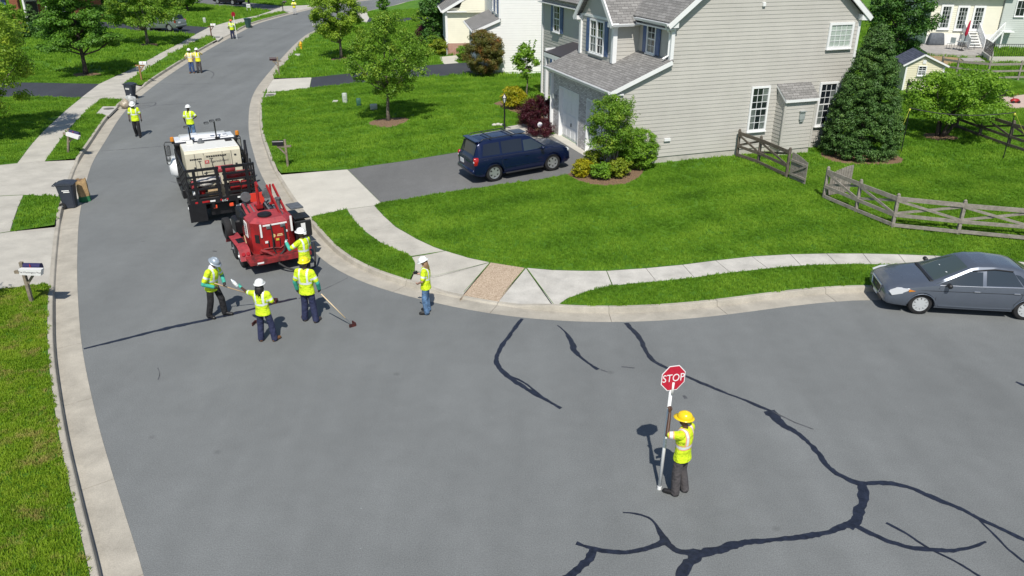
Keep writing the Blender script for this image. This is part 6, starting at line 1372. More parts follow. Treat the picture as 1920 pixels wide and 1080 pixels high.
b = MB(); b.box((2.6, 1.1, .62), (.7, .3, .36), bev=.03); P_(b, 'side_box', M_TRB)
# compressor riding in the bed
comp = thing('air_compressor', 'cream engine housing standing in the stake bed of the truck', 'compressor', truck.location + Vector((0, 0, 1.05)), rad(TR_H))
cp = [(1.55, 0), (1.55, 1.28), (1.66, 1.36), (2.95, 1.36), (3.05, 1.28), (3.05, 0)]
b = MB(); b.prism(cp, (1, 0, 0), (0, 0, 1), (0, -1.0, 0), (0, 2.0, 0)); b.build('housing', M_CREAM, comp)
b = MB(); b.box((2.32, 0, 1.37), (1.24, 1.96, .03), bev=.01); b.build('housing_top', M_CREAMT, comp)
b = MB(); b.box((1.537, -.12, .86), (.02, .95, .66)); pn = b.build('rear_panel', M_PANEL, comp)
for i in range(9):
    b = MB(); b.box((1.522, .22 - i * .082, 1.13), (.012, .06, .05)); b.build('vent_slot', M_DARK, pn)
for i in range(7):
    b = MB(); b.box((1.54, .82 - i * .062, 1.07), (.014, .045, .045)); b.build('vent_slot', M_DARK, comp)
text_part('lettering', 'Ingersoll-Rand', .115, frame((1.52, -.20, .93), (0, -1, 0), (0, 0, 1)), M_DKPRINT, pn, .001)
b = MB(); b.box((1.523, .25, .93), (.008, .16, .13), bev=.003); lg = b.build('logo_patch', M_REDPRINT, pn); text_part('logo_letters', 'IR', .10, frame((1.516, .25, .93), (0, -1, 0), (0, 0, 1)), M_CREAMT, pn, .001)
b = MB(); b.lathe([(.13, 0), (.13, .08), (.08, .1), (.06, .18)], 12, M=Matrix.Translation((2.75, .25, 1.38))); b.build('exhaust_cap', M_GREYM, comp)
b = MB(); b.box((2.78, .65, 1.45), (.2, .24, .14), bev=.02); b.build('air_intake', M_CREAMT, comp)
b = MB(); b.box((2.75, -.78, 1.392), (.3, .26, .012)); b.build('open_hatch', M_DARK, comp)
# load between compressor and tailgate
def load(name, label, cat, m, fn):
    T = thing(name, label, cat, truck.location + Vector((0, 0, 1.05)), rad(TR_H)); bb = MB(); fn(bb); bb.build('body', m, T, autosmooth=50); return T
def can(bb, x, y, z=0, s=1.0):
    bb.box((x, y, z + .17 * s), (.20 * s, .30 * s, .34 * s), bev=.04); bb.tube([(x, y - .08, z + .34 * s), (x, y - .07, z + .41 * s), (x, y + .07, z + .41 * s), (x, y + .08, z + .34 * s)], .016, 6)
load('fuel_can', 'red fuel can at the right end of the truck tailgate', 'can', M_REDP, lambda bb: can(bb, .28, -.88, 0, 1.2)); load('fuel_can', 'red fuel can second from the right behind the tailgate', 'can', M_REDP, lambda bb: can(bb, .26, -.48, 0, 1.25))
load('tool_box', 'long red tool box behind the upper slats of the right gate', 'box', M_REDP, lambda bb: bb.box((.5, -.62, .58), (.4, .95, .26), bev=.03)); load('tool_box', 'faded red case lying on top of the load', 'box', M_PINK, lambda bb: bb.box((.62, -.25, .84), (.34, .7, .2), bev=.04))
load('cooler', 'pink plastic jug at the left corner of the tailgate', 'jug', M_PINK, lambda bb: bb.lathe([(.11, .33), (.12, .38), (.12, .55), (.08, .6), (.05, .63)], 12, M=Matrix.Translation((.3, .95, 0)))); load('jug', 'white plastic jug low at the left corner of the tailgate', 'jug', M_TRW, lambda bb: bb.lathe([(.10, 0), (.12, .04), (.12, .2), (.06, .27), (.03, .31)], 12, M=Matrix.Translation((.3, .92, .02))))
load('sack_pile', 'pale crumpled sacks behind the left gate', 'sacks', M_TARP, lambda bb: (bb.ellipsoid((.45, .55, .46), (.30, .40, .16), 12, 8), bb.ellipsoid((.4, .25, .55), (.22, .28, .14), 12, 8))); load('timber_block', 'short brown timber block low behind the left gate', 'timber', M_WOODT, lambda bb: bb.box((.28, .32, .12), (.22, .36, .24), bev=.01))
load('bucket', 'red bucket low behind the left gate', 'bucket', M_REDP, lambda bb: bb.lathe([(.11, 0), (.14, .3), (.145, .31), (.13, .31), (.10, .05)], 14, M=Matrix.Translation((.36, .70, 0)))); load('jug', 'white jug between the two gates of the truck', 'jug', M_TRW, lambda bb: bb.lathe([(.10, .35), (.11, .40), (.11, .62), (.05, .68), (.03, .72)], 12, M=Matrix.Translation((.4, .08, 0))))
for i, lab in enumerate(('leftmost dark shovel standing in the truck load', 'dark shovel standing in the middle of the truck load', 'rightmost dark shovel standing in the truck load')):
    T = thing('shovel', lab, 'shovel', truck.location + Vector((0, 0, 1.05)), rad(TR_H), 'shovels in the truck bed'); y0 = .5 - i * .42
    bb = MB(); bb.tube([(.7, y0, .25), (1.15, y0 + .04, 1.05 + .06 * i)], .018, 6); bb.build('shaft', M_TRB, T); bb = MB(); bb.box((1.16, y0 + .04, 1.07 + .06 * i), (.03, .13, .03), bev=.008); bb.build('grip', M_TRB, T); bb = MB(); bb.box((.66, y0, .15), (.03, .2, .26), bev=.01); bb.build('blade', M_GREYM, T)

# ---------------------------------------------------------------- red crack-sealing trailer
TL_H = 121.0
trl = thing('tar_kettle_trailer', 'red tar kettle trailer with twin axles hitched behind the truck', 'trailer', (-7.91, 24.18, 0), rad(TL_H))
def Q_(b, n, m, par=None, **k): return b.build(n, m, trl if par is None else par, **k)
for x, mm in ((0, M_TRW), (.82, M_GREYM)):
    for y in (1.05, -1.05): full_wheel(trl, x, y, .36, .22, mm)
b = MB(); b.box((.45, .62, .45), (3.2, .1, .14)); b.box((.45, -.62, .45), (3.2, .1, .14)); b.box((-1.08, 0, .46), (.12, 1.5, .16)); b.bar((2.0, .6, .45), (3.4, .0, .48), .1, .12); b.bar((2.0, -.6, .45), (3.4, .0, .48), .1, .12); Q_(b, 'frame', M_REDD)
b = MB(); b.box((.3, 0, .50), (2.7, 1.4, .06)); Q_(b, 'deck', M_REDD)
for sg in (1, -1):
    pr = [(-.62, .40), (-.48, .74), (-.2, .80), (1.05, .80), (1.3, .72), (1.48, .40), (1.42, .40), (1.26, .68), (1.03, .765), (-.18, .765), (-.44, .71), (-.56, .40)]
    b = MB(); b.prism(pr, (1, 0, 0), (0, 0, 1), (0, sg * .80, 0), (0, sg * .34, 0)); Q_(b, 'fender', M_PINK if sg > 0 else M_REDD)
    b = MB(); b.prism([(-1.14, .40), (-1.14, .50), (-.55, .52), (-.55, .42)], (1, 0, 0), (0, 0, 1), (0, sg * .62, 0), (0, sg * .36, 0)); Q_(b, 'rear_step', M_REDD)
    for k in (.88, 1.03):
        b = MB(); b.lathe([(.055, 0), (.06, .02), (.05, .03)], 12, M=Matrix.Translation((-.545, sg * k, .60)) @ Matrix.Rotation(rad(-70), 4, 'Y')); Q_(b, 'tail_light', M_TAIL)
    b = MB(); b.box((-1.15, sg * .66, .45), (.015, .2, .05)); Q_(b, 'reflector', M_WHITEP)
# kettle housing: octagonal-ended tank with sloped lid
hp = [(-.70, .55), (-.78, 1.45), (-.40, 1.72), (.55, 1.72), (.62, .55)]
b = MB(); pl_ = [(-.74, .37), (-.44, .68), (.26, .70), (.34, .6), (.34, -.6), (.26, -.70), (-.44, -.68), (-.74, -.42)]
b.prism(pl_, (1, 0, 0), (0, 1, 0), (0, 0, .53), (0, 0, 1.02)); Q_(b, 'kettle', M_REDP)
b = MB(); lo_ = [Vector((x, y, 1.55)) for x, y in pl_]; hi_ = [Vector((x * .78 - .02, y * .74, 1.68)) for x, y in pl_]; n = len(pl_); b.add(lo_ + hi_, [tuple(range(n, 2 * n))] + [(i, (i + 1) % n, n + (i + 1) % n, n + i) for i in range(n)]); Q_(b, 'kettle_lid', M_PINK)
b = MB(); b.box((-.745, -.02, 1.50), (.02, .76, .05)); Q_(b, 'lid_rim', M_WHITEP)
for y in (.18, -.26):
    b = MB(); b.box((-.755, y, 1.42), (.03, .16, .10), bev=.02); Q_(b, 'lid_clasp', M_GREYM)
b = MB(); b.box((-.72, .43, 1.33), (.05, .05, .42)); b.box((-.66, -.56, 1.4), (.05, .06, .5)); Q_(b, 'stack_guard', M_WHITEP)
b = MB(); b.prism([(-.02, -.13), (.13, -.13), (.13, .13), (-.02, .13)], (.72, .69, 0), (0, 0, 1), (-.62, .50, 1.05), (-.014, .014, 0)); Q_(b, 'gauge_window', M_DARK)
b = MB(); b.box((.06, .715, 1.22), (.34, .02, .5)); lp = Q_(b, 'info_panel', M_WHITEP)
for i in range(5):
    b = MB(); b.box((.10 - .03 * (i % 2), .728, 1.38 - i * .08), (.16, .006, .022)); Q_(b, 'print_line', M_DKPRINT, lp)
b = MB(); b.box((-.05, .728, 1.25), (.05, .006, .3)); Q_(b, 'print_block', M_DKPRINT, lp)
for dy, s_ in ((-.14, 'C'),):
    b = MB(); b.lathe([(.06, 0), (.06, .006)], 14, M=Matrix.Translation((-.744, .06, 1.12)) @ Matrix.Rotation(rad(-90), 4, 'Y')); lg = Q_(b, 'round_logo', mat('logo_gold', (.72, .52, .22), rough=.6))
    M_GOLDP = mat('gold_print', (.75, .60, .30), rough=.6)
    for k, (w_, z_) in enumerate(((.16, 1.145), (.19, 1.10))): b = MB(); b.box((-.745, -.14, z_), (.008, w_, .024)); Q_(b, 'print_line', M_GOLDP, lg)
b = MB(); b.box((-.70, .0, .62), (.10, 1.1, .05)); b.tube([(-.72, .42, .72), (-.76, .15, .74), (-.76, -.1, .68), (-.72, -.3, .78), (-.70, -.45, .95)], .03, 6); Q_(b, 'pipework', M_REDD)
b = MB(); b.tube([(-.77, .12, 1.52), (-.78, .10, 1.2), (-.79, .12, .7), (-.82, .05, .52)], .022, 6); Q_(b, 'hose', M_RUBBER)
b = MB(); b.tube([(-.77, -.30, 1.40), (-.80, -.30, 1.0), (-.84, -.20, .62), (-1.0, .10, .42), (-1.12, .08, .30), (-1.25, -.1, .16), (-1.42, -.38, .06), (-1.55, -.7, .05), (-1.45, -.95, .10), (-1.25, -1.05, .35), (-1.05, -1.1, .75)], .035, 8); Q_(b, 'hose', M_RUBBER)
b = MB(); b.tube([(-.72, .5, .7), (-.85, .35, .66), (-.98, .1, .50), (-1.05, -.05, .42)], .05, 8); Q_(b, 'drain_pipe', M_REDD)
# boom mast and arm, engine at the front, burner boxes on the right
b = MB(); b.tube([(.55, .1, 1.6), (.55, .1, 2.55)], .05, 8); b.bar((.55, .1, 2.55), (.30, .12, 2.50), .05, .06); b.box((.55, .1, 1.75), (.2, .2, .12)); Q_(b, 'boom_mast', M_REDP)
for y in (.14, -.06):
    b = MB(); b.bar((.62, y - .38, 2.38), (-.52, y - .52, 1.42), .05, .09); Q_(b, 'boom_arm', M_REDP)
b = MB(); b.tube([(.62, -.35, 1.72), (.62, -.35, 2.4)], .035, 8); b.lathe([(.1, 0), (.1, .03)], 12, M=Matrix.Translation((.62, -.35, 1.74))); Q_(b, 'boom_post', M_REDP)
for y in (.40, -.30):
    b = MB(); b.lathe([(.16, -.04), (.17, 0), (.16, .04)], 18, M=Matrix.Translation((.95, y, 2.0)) @ Matrix.Rotation(rad(90), 4, 'Y')); ho = Q_(b, 'reel', M_GREYM)
b = MB(); b.box((1.25, .2, 1.28), (.95, .9, .45), bev=.04); Q_(b, 'engine_cover', M_TRB); b = MB(); b.prism([(-.3, 0), (.28, .02), (.28, .05), (-.3, .03)], (1, 0, .3), (0, 0, 1), (.78, -.05, 1.62), (0, .6, 0)); Q_(b, 'hatch_lid', M_PINK)
b = MB(); b.lathe([(.36, 0), (.40, .06), (.40, .3), (.34, .36)], 18, M=Matrix.Translation((.70, .35, 1.15))); Q_(b, 'drum', M_TRB, autosmooth=40)
b = MB(); b.box((1.35, -.05, 1.75), (.04, .45, .42)); Q_(b, 'red_panel', mat('bright_red', (.72, .05, .03), rough=.5))
b = MB(); b.box((1.55, .35, .9), (.7, .9, .5), bev=.05); Q_(b, 'engine_block', M_TRB)
for k, (x, y, z, r) in enumerate(((1.3, .45, 1.58, .09), (1.6, .2, 1.3, .12), (1.75, .5, 1.2, .1), (1.5, -.3, 1.2, .14))):
    b = MB(); b.tube([(x, y, z), (x + .25, y - .12, z + .03)], r, 9); Q_(b, 'engine_pipe', M_GREYM if k % 2 else M_TRB)
sp_, sg_ = twheel(0, 0, .36, .22, None); sp_.v = [(x + 1.15, y + .98, z + .62) for x, y, z in sp_.v]; spo = Q_(sp_, 'spare_wheel', M_TYRE, autosmooth=50); b = MB(); b.lathe([(.19, 0), (.1, -.03), (.02, -.03)], 16, M=Matrix.Translation((1.15, .985, .98)) @ Matrix.Rotation(rad(-90), 4, 'X')); Q_(b, 'rim', M_GREYM, spo)
b = MB(); b.box((.15, -.92, .95), (1.3, .42, .8), bev=.03); Q_(b, 'burner_box', M_TRB); b = MB(); b.box((-.15, -1.0, 1.42), (.55, .5, .04)); Q_(b, 'shelf_plate', M_TRB); b = MB(); b.box((.35, -1.0, 1.62), (.6, .42, .04), M=None); Q_(b, 'shelf_plate', M_GREYM)
b = MB(); b.box((-.58, -.98, 1.12), (.06, .5, .56), bev=.03); cpn = Q_(b, 'control_panel', M_TRB); b = MB(); b.box((-.615, -.95, 1.12), (.012, .14, .4)); Q_(b, 'panel_print', M_WHITEP, cpn)
b = MB(); b.tube([(3.3, 0, .48), (3.75, 0, .5)], .06, 8); b.tube([(3.1, .12, .48), (3.1, .12, .95)], .04, 8); Q_(b, 'coupling', M_TRB)
b = MB(); b.box((2.3, .0, .62), (.6, .7, .3), bev=.03); Q_(b, 'battery_box', M_TRB)

for k, (x, y, z, dx, dy, dz) in enumerate(((.75, -.2, 1.35, .5, .5, .3), (1.05, -.45, 1.2, .6, .35, .5), (1.45, -.1, 1.15, .4, .4, .35), (1.8, .1, .85, .5, .8, .4), (.62, .58, 1.0, .4, .2, .5))):
    b = MB(); b.box((x, y, z), (dx, dy, dz), bev=.04); Q_(b, 'machinery_box', (M_TRB, M_GREYM, M_TRB, M_TRB, M_REDD)[k])
for k in range(7):
    y0 = -.4 + .16 * k; b = MB(); b.tube([(.45, y0, 1.5), (.8, y0 + .1, 1.72 + .05 * (k % 3)), (1.2, y0 * .6, 1.5), (1.6, y0 * .4 + .1, 1.1)], .022 + .008 * (k % 2), 6); Q_(b, 'machinery_hose', (M_RUBBER, M_GREYM)[k % 3 == 1])
for k in range(4):
    b = MB(); b.box((-.752, -.3 + .18 * k, .82 + .05 * (k % 2)), (.02, .018 + .008 * k, .22 + .07 * (k % 3)), bev=.004); Q_(b, 'tar_drip', M_TRB)
b = MB(); b.box((.2, .92, .808), (.42, .22, .008)); b.v = [(x + .06 * math.sin(9 * y), y, z) for x, y, z in b.v]; Q_(b, 'tar_drip', M_TRB)
b = MB(); b.bar((.30, .75, .92), (-.25, .83, .86), .03, .02); Q_(b, 'wooden_paddle', M_WOODT)

b = MB(); b.lathe([(.20, 0), (.22, .02), (.22, .07), (.16, .10), (.02, .11)], 18, M=Matrix.Translation((-.30, .16, 1.68))); Q_(b, 'loading_hatch', M_TRB, autosmooth=40)
b = MB(); b.lathe([(.07, 0), (.07, .42), (.10, .43), (.10, .47)], 12, M=Matrix.Translation((.12, -.42, 1.6))); Q_(b, 'flue', M_GREYM, autosmooth=40)
b = MB(); b.tube([(-.5, -.36, 1.68), (-.5, -.36, 1.78), (-.1, -.36, 1.78), (-.1, -.36, 1.68)], .014, 6); Q_(b, 'lid_handle', M_GREYM)
for k, (y, z) in enumerate(((.30, .95), (-.05, .98), (-.34, 1.22))):
    b = MB(); b.box((-.752, y, z), (.012, .10, .07)); Q_(b, 'warning_label', (M_WHITEP, mat('label_yellow', (.6, .45, .05)), M_WHITEP)[k])
for y in (-.66, -.34, .34, .66):
    b = MB(); b.box((1.538, y, .66), (.012, .014, 1.22)); b.build('panel_seam', M_DKPRINT, comp)
for y, z in ((.70, .75), (-.80, .75), (-.80, 1.1)):
    b = MB(); b.box((1.53, y, z), (.02, .08, .05), bev=.008); b.build('latch', M_DMETAL, comp)
# ---------------------------------------------------------------- road crew
M_HIVIS = mat('hivis_yellow', (.60, .78, .015), rough=.75, var=.10, scale=7, bump=.9, bscale=9, dist=.07)
M_HIVISO = mat('hivis_orange', (.80, .66, .22), rough=.75, var=.1, scale=7)
M_HIVISG = mat('hivis_gold', (.76, .74, .02), rough=.75, var=.1, scale=7)
M_REFL = mat('reflective_band', (.70, .74, .74), rough=.5)
M_REFLP = mat('orange_edging', (.85, .36, .20), rough=.7)
M_NAVY = mat('navy_trousers', (.022, .028, .075), rough=.85, var=.25, scale=9, bump=.9, bscale=8, dist=.07)
M_BLACKT = mat('black_trousers', (.012, .012, .014), rough=.85, var=.3, scale=9, bump=.9, bscale=8, dist=.07)
M_GREYT = mat('grey_trousers', (.075, .068, .070), rough=.85, var=.2, scale=9, bump=.9, bscale=8, dist=.07)
M_JEANS = mat('blue_jeans', (.10, .19, .33), rough=.85, var=.35, scale=7, bump=.9, bscale=8, dist=.07)
M_JEAND = mat('dark_jeans', (.045, .085, .20), rough=.85, var=.3, scale=7, bump=.9, bscale=8, dist=.07)
M_PALET = mat('pale_trousers', (.45, .45, .44), rough=.85, var=.2, scale=7)
M_SKD = mat('skin_dark', (.075, .036, .022), rough=.5); M_SKM = mat('skin_mid', (.20, .10, .06), rough=.5); M_SKL = mat('skin_light', (.50, .29, .21), rough=.5)
M_HATW = mat('hat_white', (.78, .79, .79), rough=.25); M_HATY = mat('hat_yellow', (.80, .56, .012), rough=.25); M_HATL = mat('hat_lemon', (.82, .72, .02), rough=.25); M_HATS = mat('hat_silver', (.36, .42, .48), rough=.3, metal=.3); M_HATO = mat('hat_orange', (.72, .13, .05), rough=.3)
M_TEAL = mat('teal_gauntlet', (.05, .38, .29), rough=.7, var=.15, scale=9, bump=.5, bscale=14)
M_GLOVE = mat('dark_glove', (.03, .028, .028), rough=.8); M_GLOVEW = mat('pale_glove', (.55, .58, .58), rough=.8)
M_BOOTK = mat('boot_black', (.014, .013, .013), rough=.45); M_BOOTB = mat('boot_brown', (.16, .075, .03), rough=.6); M_BOOTG = mat('boot_grey', (.07, .055, .05), rough=.6)
M_HAIRK = mat('hair_black', (.010, .009, .009), rough=.6); M_HAIRB = mat('hair_brown', (.22, .13, .065), rough=.6)
M_TEEW = mat('white_tee', (.74, .74, .73), rough=.8); M_REDT = mat('red_tee', (.34, .015, .02), rough=.8)
def remesh(b, vox, sm=6, fac=.5):
    """union of overlapping shapes as one continuous surface"""
    me = b.mesh('tmp', M_BLK); o = bpy.data.objects.new('tmp', me); COL.objects.link(o)
    r = o.modifiers.new('r', 'REMESH'); r.mode = 'VOXEL'; r.voxel_size = vox; r.use_smooth_shade = True
    s = o.modifiers.new('s', 'SMOOTH'); s.iterations = sm; s.factor = fac
    bpy.context.view_layer.update(); dg = bpy.context.evaluated_depsgraph_get(); out = bpy.data.meshes.new_from_object(o.evaluated_get(dg)); bpy.data.objects.remove(o); bpy.data.meshes.remove(me); return out
def chain(b, pts, rs, n=10, sub=3):
    """rounded tapering limb"""
    P, Rr = [], []
    pts = [Vector(p) for p in pts]
    for i in range(len(pts) - 1):
        for k in range(sub): t = k / sub; P.append(pts[i].lerp(pts[i + 1], t)); Rr.append(rs[i] * (1 - t) + rs[i + 1] * t)
    P.append(pts[-1]); Rr.append(rs[-1]); b.tube(P, Rr, n)
    for p, r in zip(pts, rs): b.ellipsoid(p, (r, r, r), 10, 6)
JOINTS = dict(pelvis=(0, 0, .95), waist=(0, .0, 1.08), chest=(0, .0, 1.27), neck=(0, -.01, 1.49), head=(0, .03, 1.645),
              hl=(-.09, 0, .93), kl=(-.11, .03, .50), al=(-.12, -.01, .085), tl=(-.15, .16, .035), hr=(.09, 0, .93), kr=(.11, .03, .50), ar=(.12, -.01, .085), tr=(.15, .16, .035),
              sl=(-.185, -.01, 1.42), el=(-.27, -.04, 1.14), wl=(-.27, .06, .90), sr=(.185, -.01, 1.42), er=(.27, -.04, 1.14), wr=(.27, .06, .90), fl=(-.26, .10, .76), fr=(.26, .10, .76))
def hand(b, w, tip, curl, side, s=1.0, nrm=None):
    """palm and five fingers from wrist towards tip"""
    w, tip = Vector(w), Vector(tip); d = (tip - w).normalized(); n = Vector(nrm) if nrm is not None else Vector((-side, .3, 0)); n = (n - d * n.dot(d)).normalized(); l = d.cross(n)
    pm = w + d * .05; b.add(*ell_box(pm, d * .055, l * .042, n * .018))
    for k, (o, L) in enumerate(((-.033, .062), (-.011, .075), (.011, .070), (.032, .055))):
        p = w + d * .09 + l * o; pts = [p]; a = 0; L *= s
        for q in range(3):
            a += rad(curl * (.6, 1.1, .9)[q]); p = p + (d * math.cos(a) + n * math.sin(a)) * L * (.45, .33, .25)[q]; pts.append(p)
        b.tube(pts, [.0095, .009, .0085, .007], 6)
    sgn = 1 if l.dot(Vector((0, 0, 1))) > 0 else -1
    p = w + d * .03 + l * .04 * sgn; b.tube([p, p + (d * .6 + l * .6 * sgn + n * .3) * .04, p + (d * 1.1 + l * .5 * sgn + n * .8) * .055], [.012, .011, .008], 6)
def ell_box(c, a, l, n):
    vs = []; fs = []
    N, Mm = 8, 10
    for i in range(1, N):
        t = math.pi * i / N - math.pi / 2
        for k in range(Mm): ph = 2 * math.pi * k / Mm; vs.append(c + a * math.sin(t) + (l * math.cos(ph) + n * math.sin(ph)) * math.cos(t) ** .6)
    vs += [c - a, c + a]; q = N - 1
    for i in range(q - 1):
        for k in range(Mm): j = (k + 1) % Mm; fs.append((i * Mm + k, i * Mm + j, i * Mm + Mm + j, i * Mm + Mm + k))
    for k in range(Mm): j = (k + 1) % Mm; fs.append((len(vs) - 2, j, k)); fs.append((len(vs) - 1, (q - 1) * Mm + k, (q - 1) * Mm + j))
    return vs, fs
def torso(b, J, g, zlo=0.0):
    """elliptical sections from hips to shoulders; g = extra thickness"""
    pel, wa, ch, nk = (Vector(J[k]) for k in ('pelvis', 'waist', 'chest', 'neck')); sx = Vector(J['sr']) - Vector(J['sl']); sx.z *= .5; sx.normalize()
    secs = [(pel.lerp(wa, zlo), .165 + (.018 if zlo else 0), .115 + (.022 if zlo else 0)), (pel.lerp(wa, .6 + zlo * .4), .158, .112), (wa, .155, .11), (wa.lerp(ch, .5), .165, .118), (ch, .182, .125), (ch.lerp(nk, .5), .185, .115), (ch.lerp(nk, .78), .15, .09), (nk, .075, .07)]
    V_, F_ = [], []; n = 16
    for i, (c, a, d) in enumerate(secs):
        ax = (secs[min(i + 1, 7)][0] - secs[max(i - 1, 0)][0]).normalized(); s = (sx - ax * sx.dot(ax)).normalized(); f = ax.cross(s)
        for k in range(n): t = 2 * math.pi * k / n; V_.append(c + s * math.cos(t) * (a + g) + f * math.sin(t) * (d + g))
    for i in range(7):
        for k in range(n): j = (k + 1) % n; F_.append((i * n + k, i * n + j, i * n + n + j, i * n + n + k))
    F_.append(tuple(range(n - 1, -1, -1))); F_.append(tuple(range(7 * n, 8 * n))); b.add(V_, F_)
def person(label, loc, facing, skin, shirt, pants, boots, hat, J=None, lean=0, height=1.76, gloves=None, gaunt=(), hair=None, look=(0, 0), vox=.014, curl=(35, 35), bands=True, edging=False, hem=None, belly=0.0, sleeve=.75, hn=(None, None)):
    T = thing('person', label, 'person', tuple(loc), rad(facing - 90)); T.scale = (height / 1.76,) * 3
    K = {k: Vector(v) for k, v in JOINTS.items()}
    if lean:
        Rm = Matrix.Rotation(rad(-lean), 3, 'X')
        for k in ('waist', 'chest', 'neck', 'head', 'sl', 'sr', 'el', 'er', 'wl', 'wr', 'fl', 'fr'): K[k] = Rm @ (K[k] - K['pelvis']) + K['pelvis']
    for k, v in (J or {}).items(): K[k] = Vector(v)
    for s in 'lr':
        if J and ('w' + s) in J and ('f' + s) not in J: K['f' + s] = K['w' + s] + (K['w' + s] - K['e' + s]).normalized() * .16
    # body: one continuous skin
    b = MB(); torso(b, K, -.02)
    for s, sg in (('l', -1), ('r', 1)):
        chain(b, [K['s' + s], K['e' + s], K['w' + s]], [.052, .040, .028]); chain(b, [K['h' + s], K['k' + s], K['a' + s]], [.075, .052, .036])
        chain(b, [K['a' + s], K['t' + s]], [.035, .03]); b.tube([K['neck'] * .8 + K['chest'] * .2, K['s' + s]], [.05, .05], 8)
        hand(b, K['w' + s], K['f' + s], curl[0 if s == 'l' else 1], sg, 1.0, hn[0 if s == 'l' else 1])
    chain(b, [K['neck'] - Vector((0, 0, .05)), K['head'] - Vector((0, .0, .04))], [.055, .05])
    hm = Matrix.Translation(K['head']) @ Matrix.Rotation(rad(look[0]), 4, 'Z') @ Matrix.Rotation(rad(look[1]), 4, 'X')
    b.ellipsoid((0, 0, .02), (.075, .095, .105), 14, 10, M=hm); b.ellipsoid((0, .025, -.055), (.055, .065, .065), 12, 8, M=hm); b.ellipsoid((0, .098, -.012), (.014, .024, .022), 8, 6, M=hm)
    for sg in (-1, 1): b.ellipsoid((sg * .078, -.005, -.005), (.012, .024, .034), 8, 6, M=hm)
    me = remesh(b, vox * .8, 3, .4); me.materials.clear(); me.materials.append(skin); body = link('body', me, T)
    for sg in (-1, 1):
        e = MB(); e.ellipsoid((sg * .03, .088, .012), (.012, .008, .008), 8, 5, M=hm); e.build('eye', M_HAIRK, T)
    e = MB(); e.ellipsoid((0, .085, -.062), (.024, .008, .007), 8, 5, M=hm); e.build('mouth', mat('lips', (.16, .06, .05)) if 'lips' not in bpy.data.materials else bpy.data.materials['lips'], T)
    # shirt with short sleeves
    b = MB(); torso(b, K, .027 + belly * .3, -1.0)
    if belly: b.ellipsoid(K['waist'] + Vector((0, .06, .04)), (.17 + belly, .13 + belly, .16), 14, 10)
    for s in 'lr':
        a, c = K['s' + s], K['s' + s].lerp(K['e' + s], sleeve); chain(b, [a, c], [.085, .072]); b.tube([K['neck'] * .75 + K['chest'] * .25, a], [.075, .085], 10)
    me = remesh(b, vox, 5); me.materials.clear(); me.materials.append(shirt); me.materials.append(M_REFL); me.materials.append(M_REFLP)
    if bands:
        n = len(me.polygons); c = np.empty(n * 3); me.polygons.foreach_get('center', c); c = c.reshape(-1, 3)
        pel, nk = np.array(K['pelvis']), np.array(K['neck']); ax = nk - pel; Ln = np.linalg.norm(ax); ax /= Ln; sx = np.array(K['sr'] - K['sl']); sx -= ax * (sx @ ax); sx /= np.linalg.norm(sx)
        rel = c - pel; t = rel @ ax; lat = np.abs(rel @ sx); mi = np.zeros(n, int)
        body_m = np.ones(n, bool)
        for s in 'lr':
            a, e_ = np.array(K['s' + s]), np.array(K['e' + s]); d = e_ - a; L_ = np.linalg.norm(d); d /= L_; q = (c - a) @ d; dist = np.linalg.norm(c - a - np.outer(q, d), axis=1)
            arm = (q > .07) & (q < L_) & (dist < .12) & ((lat > .16) | (np.abs(d @ ax) < .5)); body_m &= ~arm
            mi[arm & (np.abs(q - .16) < .028)] = 1
            if edging: mi[arm & (np.abs(np.abs(q - .16) - .04) < .010)] = 2
        mi[body_m & (np.abs(t - .20) < .028)] = 1; mi[body_m & (np.abs(lat - .105) < .022) & (t > .20)] = 1
        if edging: mi[body_m & (np.abs(np.abs(t - .20) - .040) < .010)] = 2; mi[body_m & (np.abs(np.abs(lat - .105) - .034) < .009) & (t > .24)] = 2
        me.polygons.foreach_set('material_index', mi)
    link('shirt', me, T)
    if hem:
        b = MB(); pc = K['pelvis']; b.ellipsoid((pc.x, pc.y + .01, pc.z - .09), (.178, .138, .075), 16, 8); b.build('undershirt_hem', hem, T, smooth=True)
    # trousers
    b = MB(); b.ellipsoid(K['pelvis'] + Vector((0, -.005, -.01)), (.160, .120, .10), 14, 10)
    for s in 'lr': chain(b, [K['h' + s], K['k' + s], K['a' + s] + Vector((0, 0, -.01))], [.098, .090, .084])
    me = remesh(b, vox, 5); me.materials.clear(); me.materials.append(pants); link('trousers', me, T)
    for s in 'lr':
        b = MB(); a, t_ = K['a' + s], K['t' + s]; d = Vector((t_.x - a.x, t_.y - a.y, 0)).normalized(); heel = a - d * .07
        b.ellipsoid((heel.x + d.x * .05, heel.y + d.y * .05, a.z - .03), (.052, .062, .06), 10, 7); b.tube([heel + Vector((0, 0, -.03)), a + d * .05 + Vector((0, 0, -.02)), t_ + d * .02 + Vector((0, 0, .012)), t_ + d * .06 + Vector((0, 0, .004))], [.045, .052, .05, .03], 10)
        b.tube([a + Vector((0, 0, -.02)), a + Vector((0, 0, .08))], [.05, .055], 10); me = remesh(b, .012, 3); 
        z = [v.co.z for v in me.vertices]; lo = min(z); 
        for v in me.vertices: v.co.z = max(v.co.z, a.z - .085)
        me.materials.clear(); me.materials.append(boots); link('boot', me, T)
    for s in gaunt:
        b = MB(); chain(b, [K['s' + s].lerp(K['e' + s], .72), K['e' + s], K['e' + s].lerp(K['w' + s], .92)], [.062, .058, .052]); me = remesh(b, .012, 3); me.materials.clear(); me.materials.append(M_TEAL); link('gauntlet', me, T)
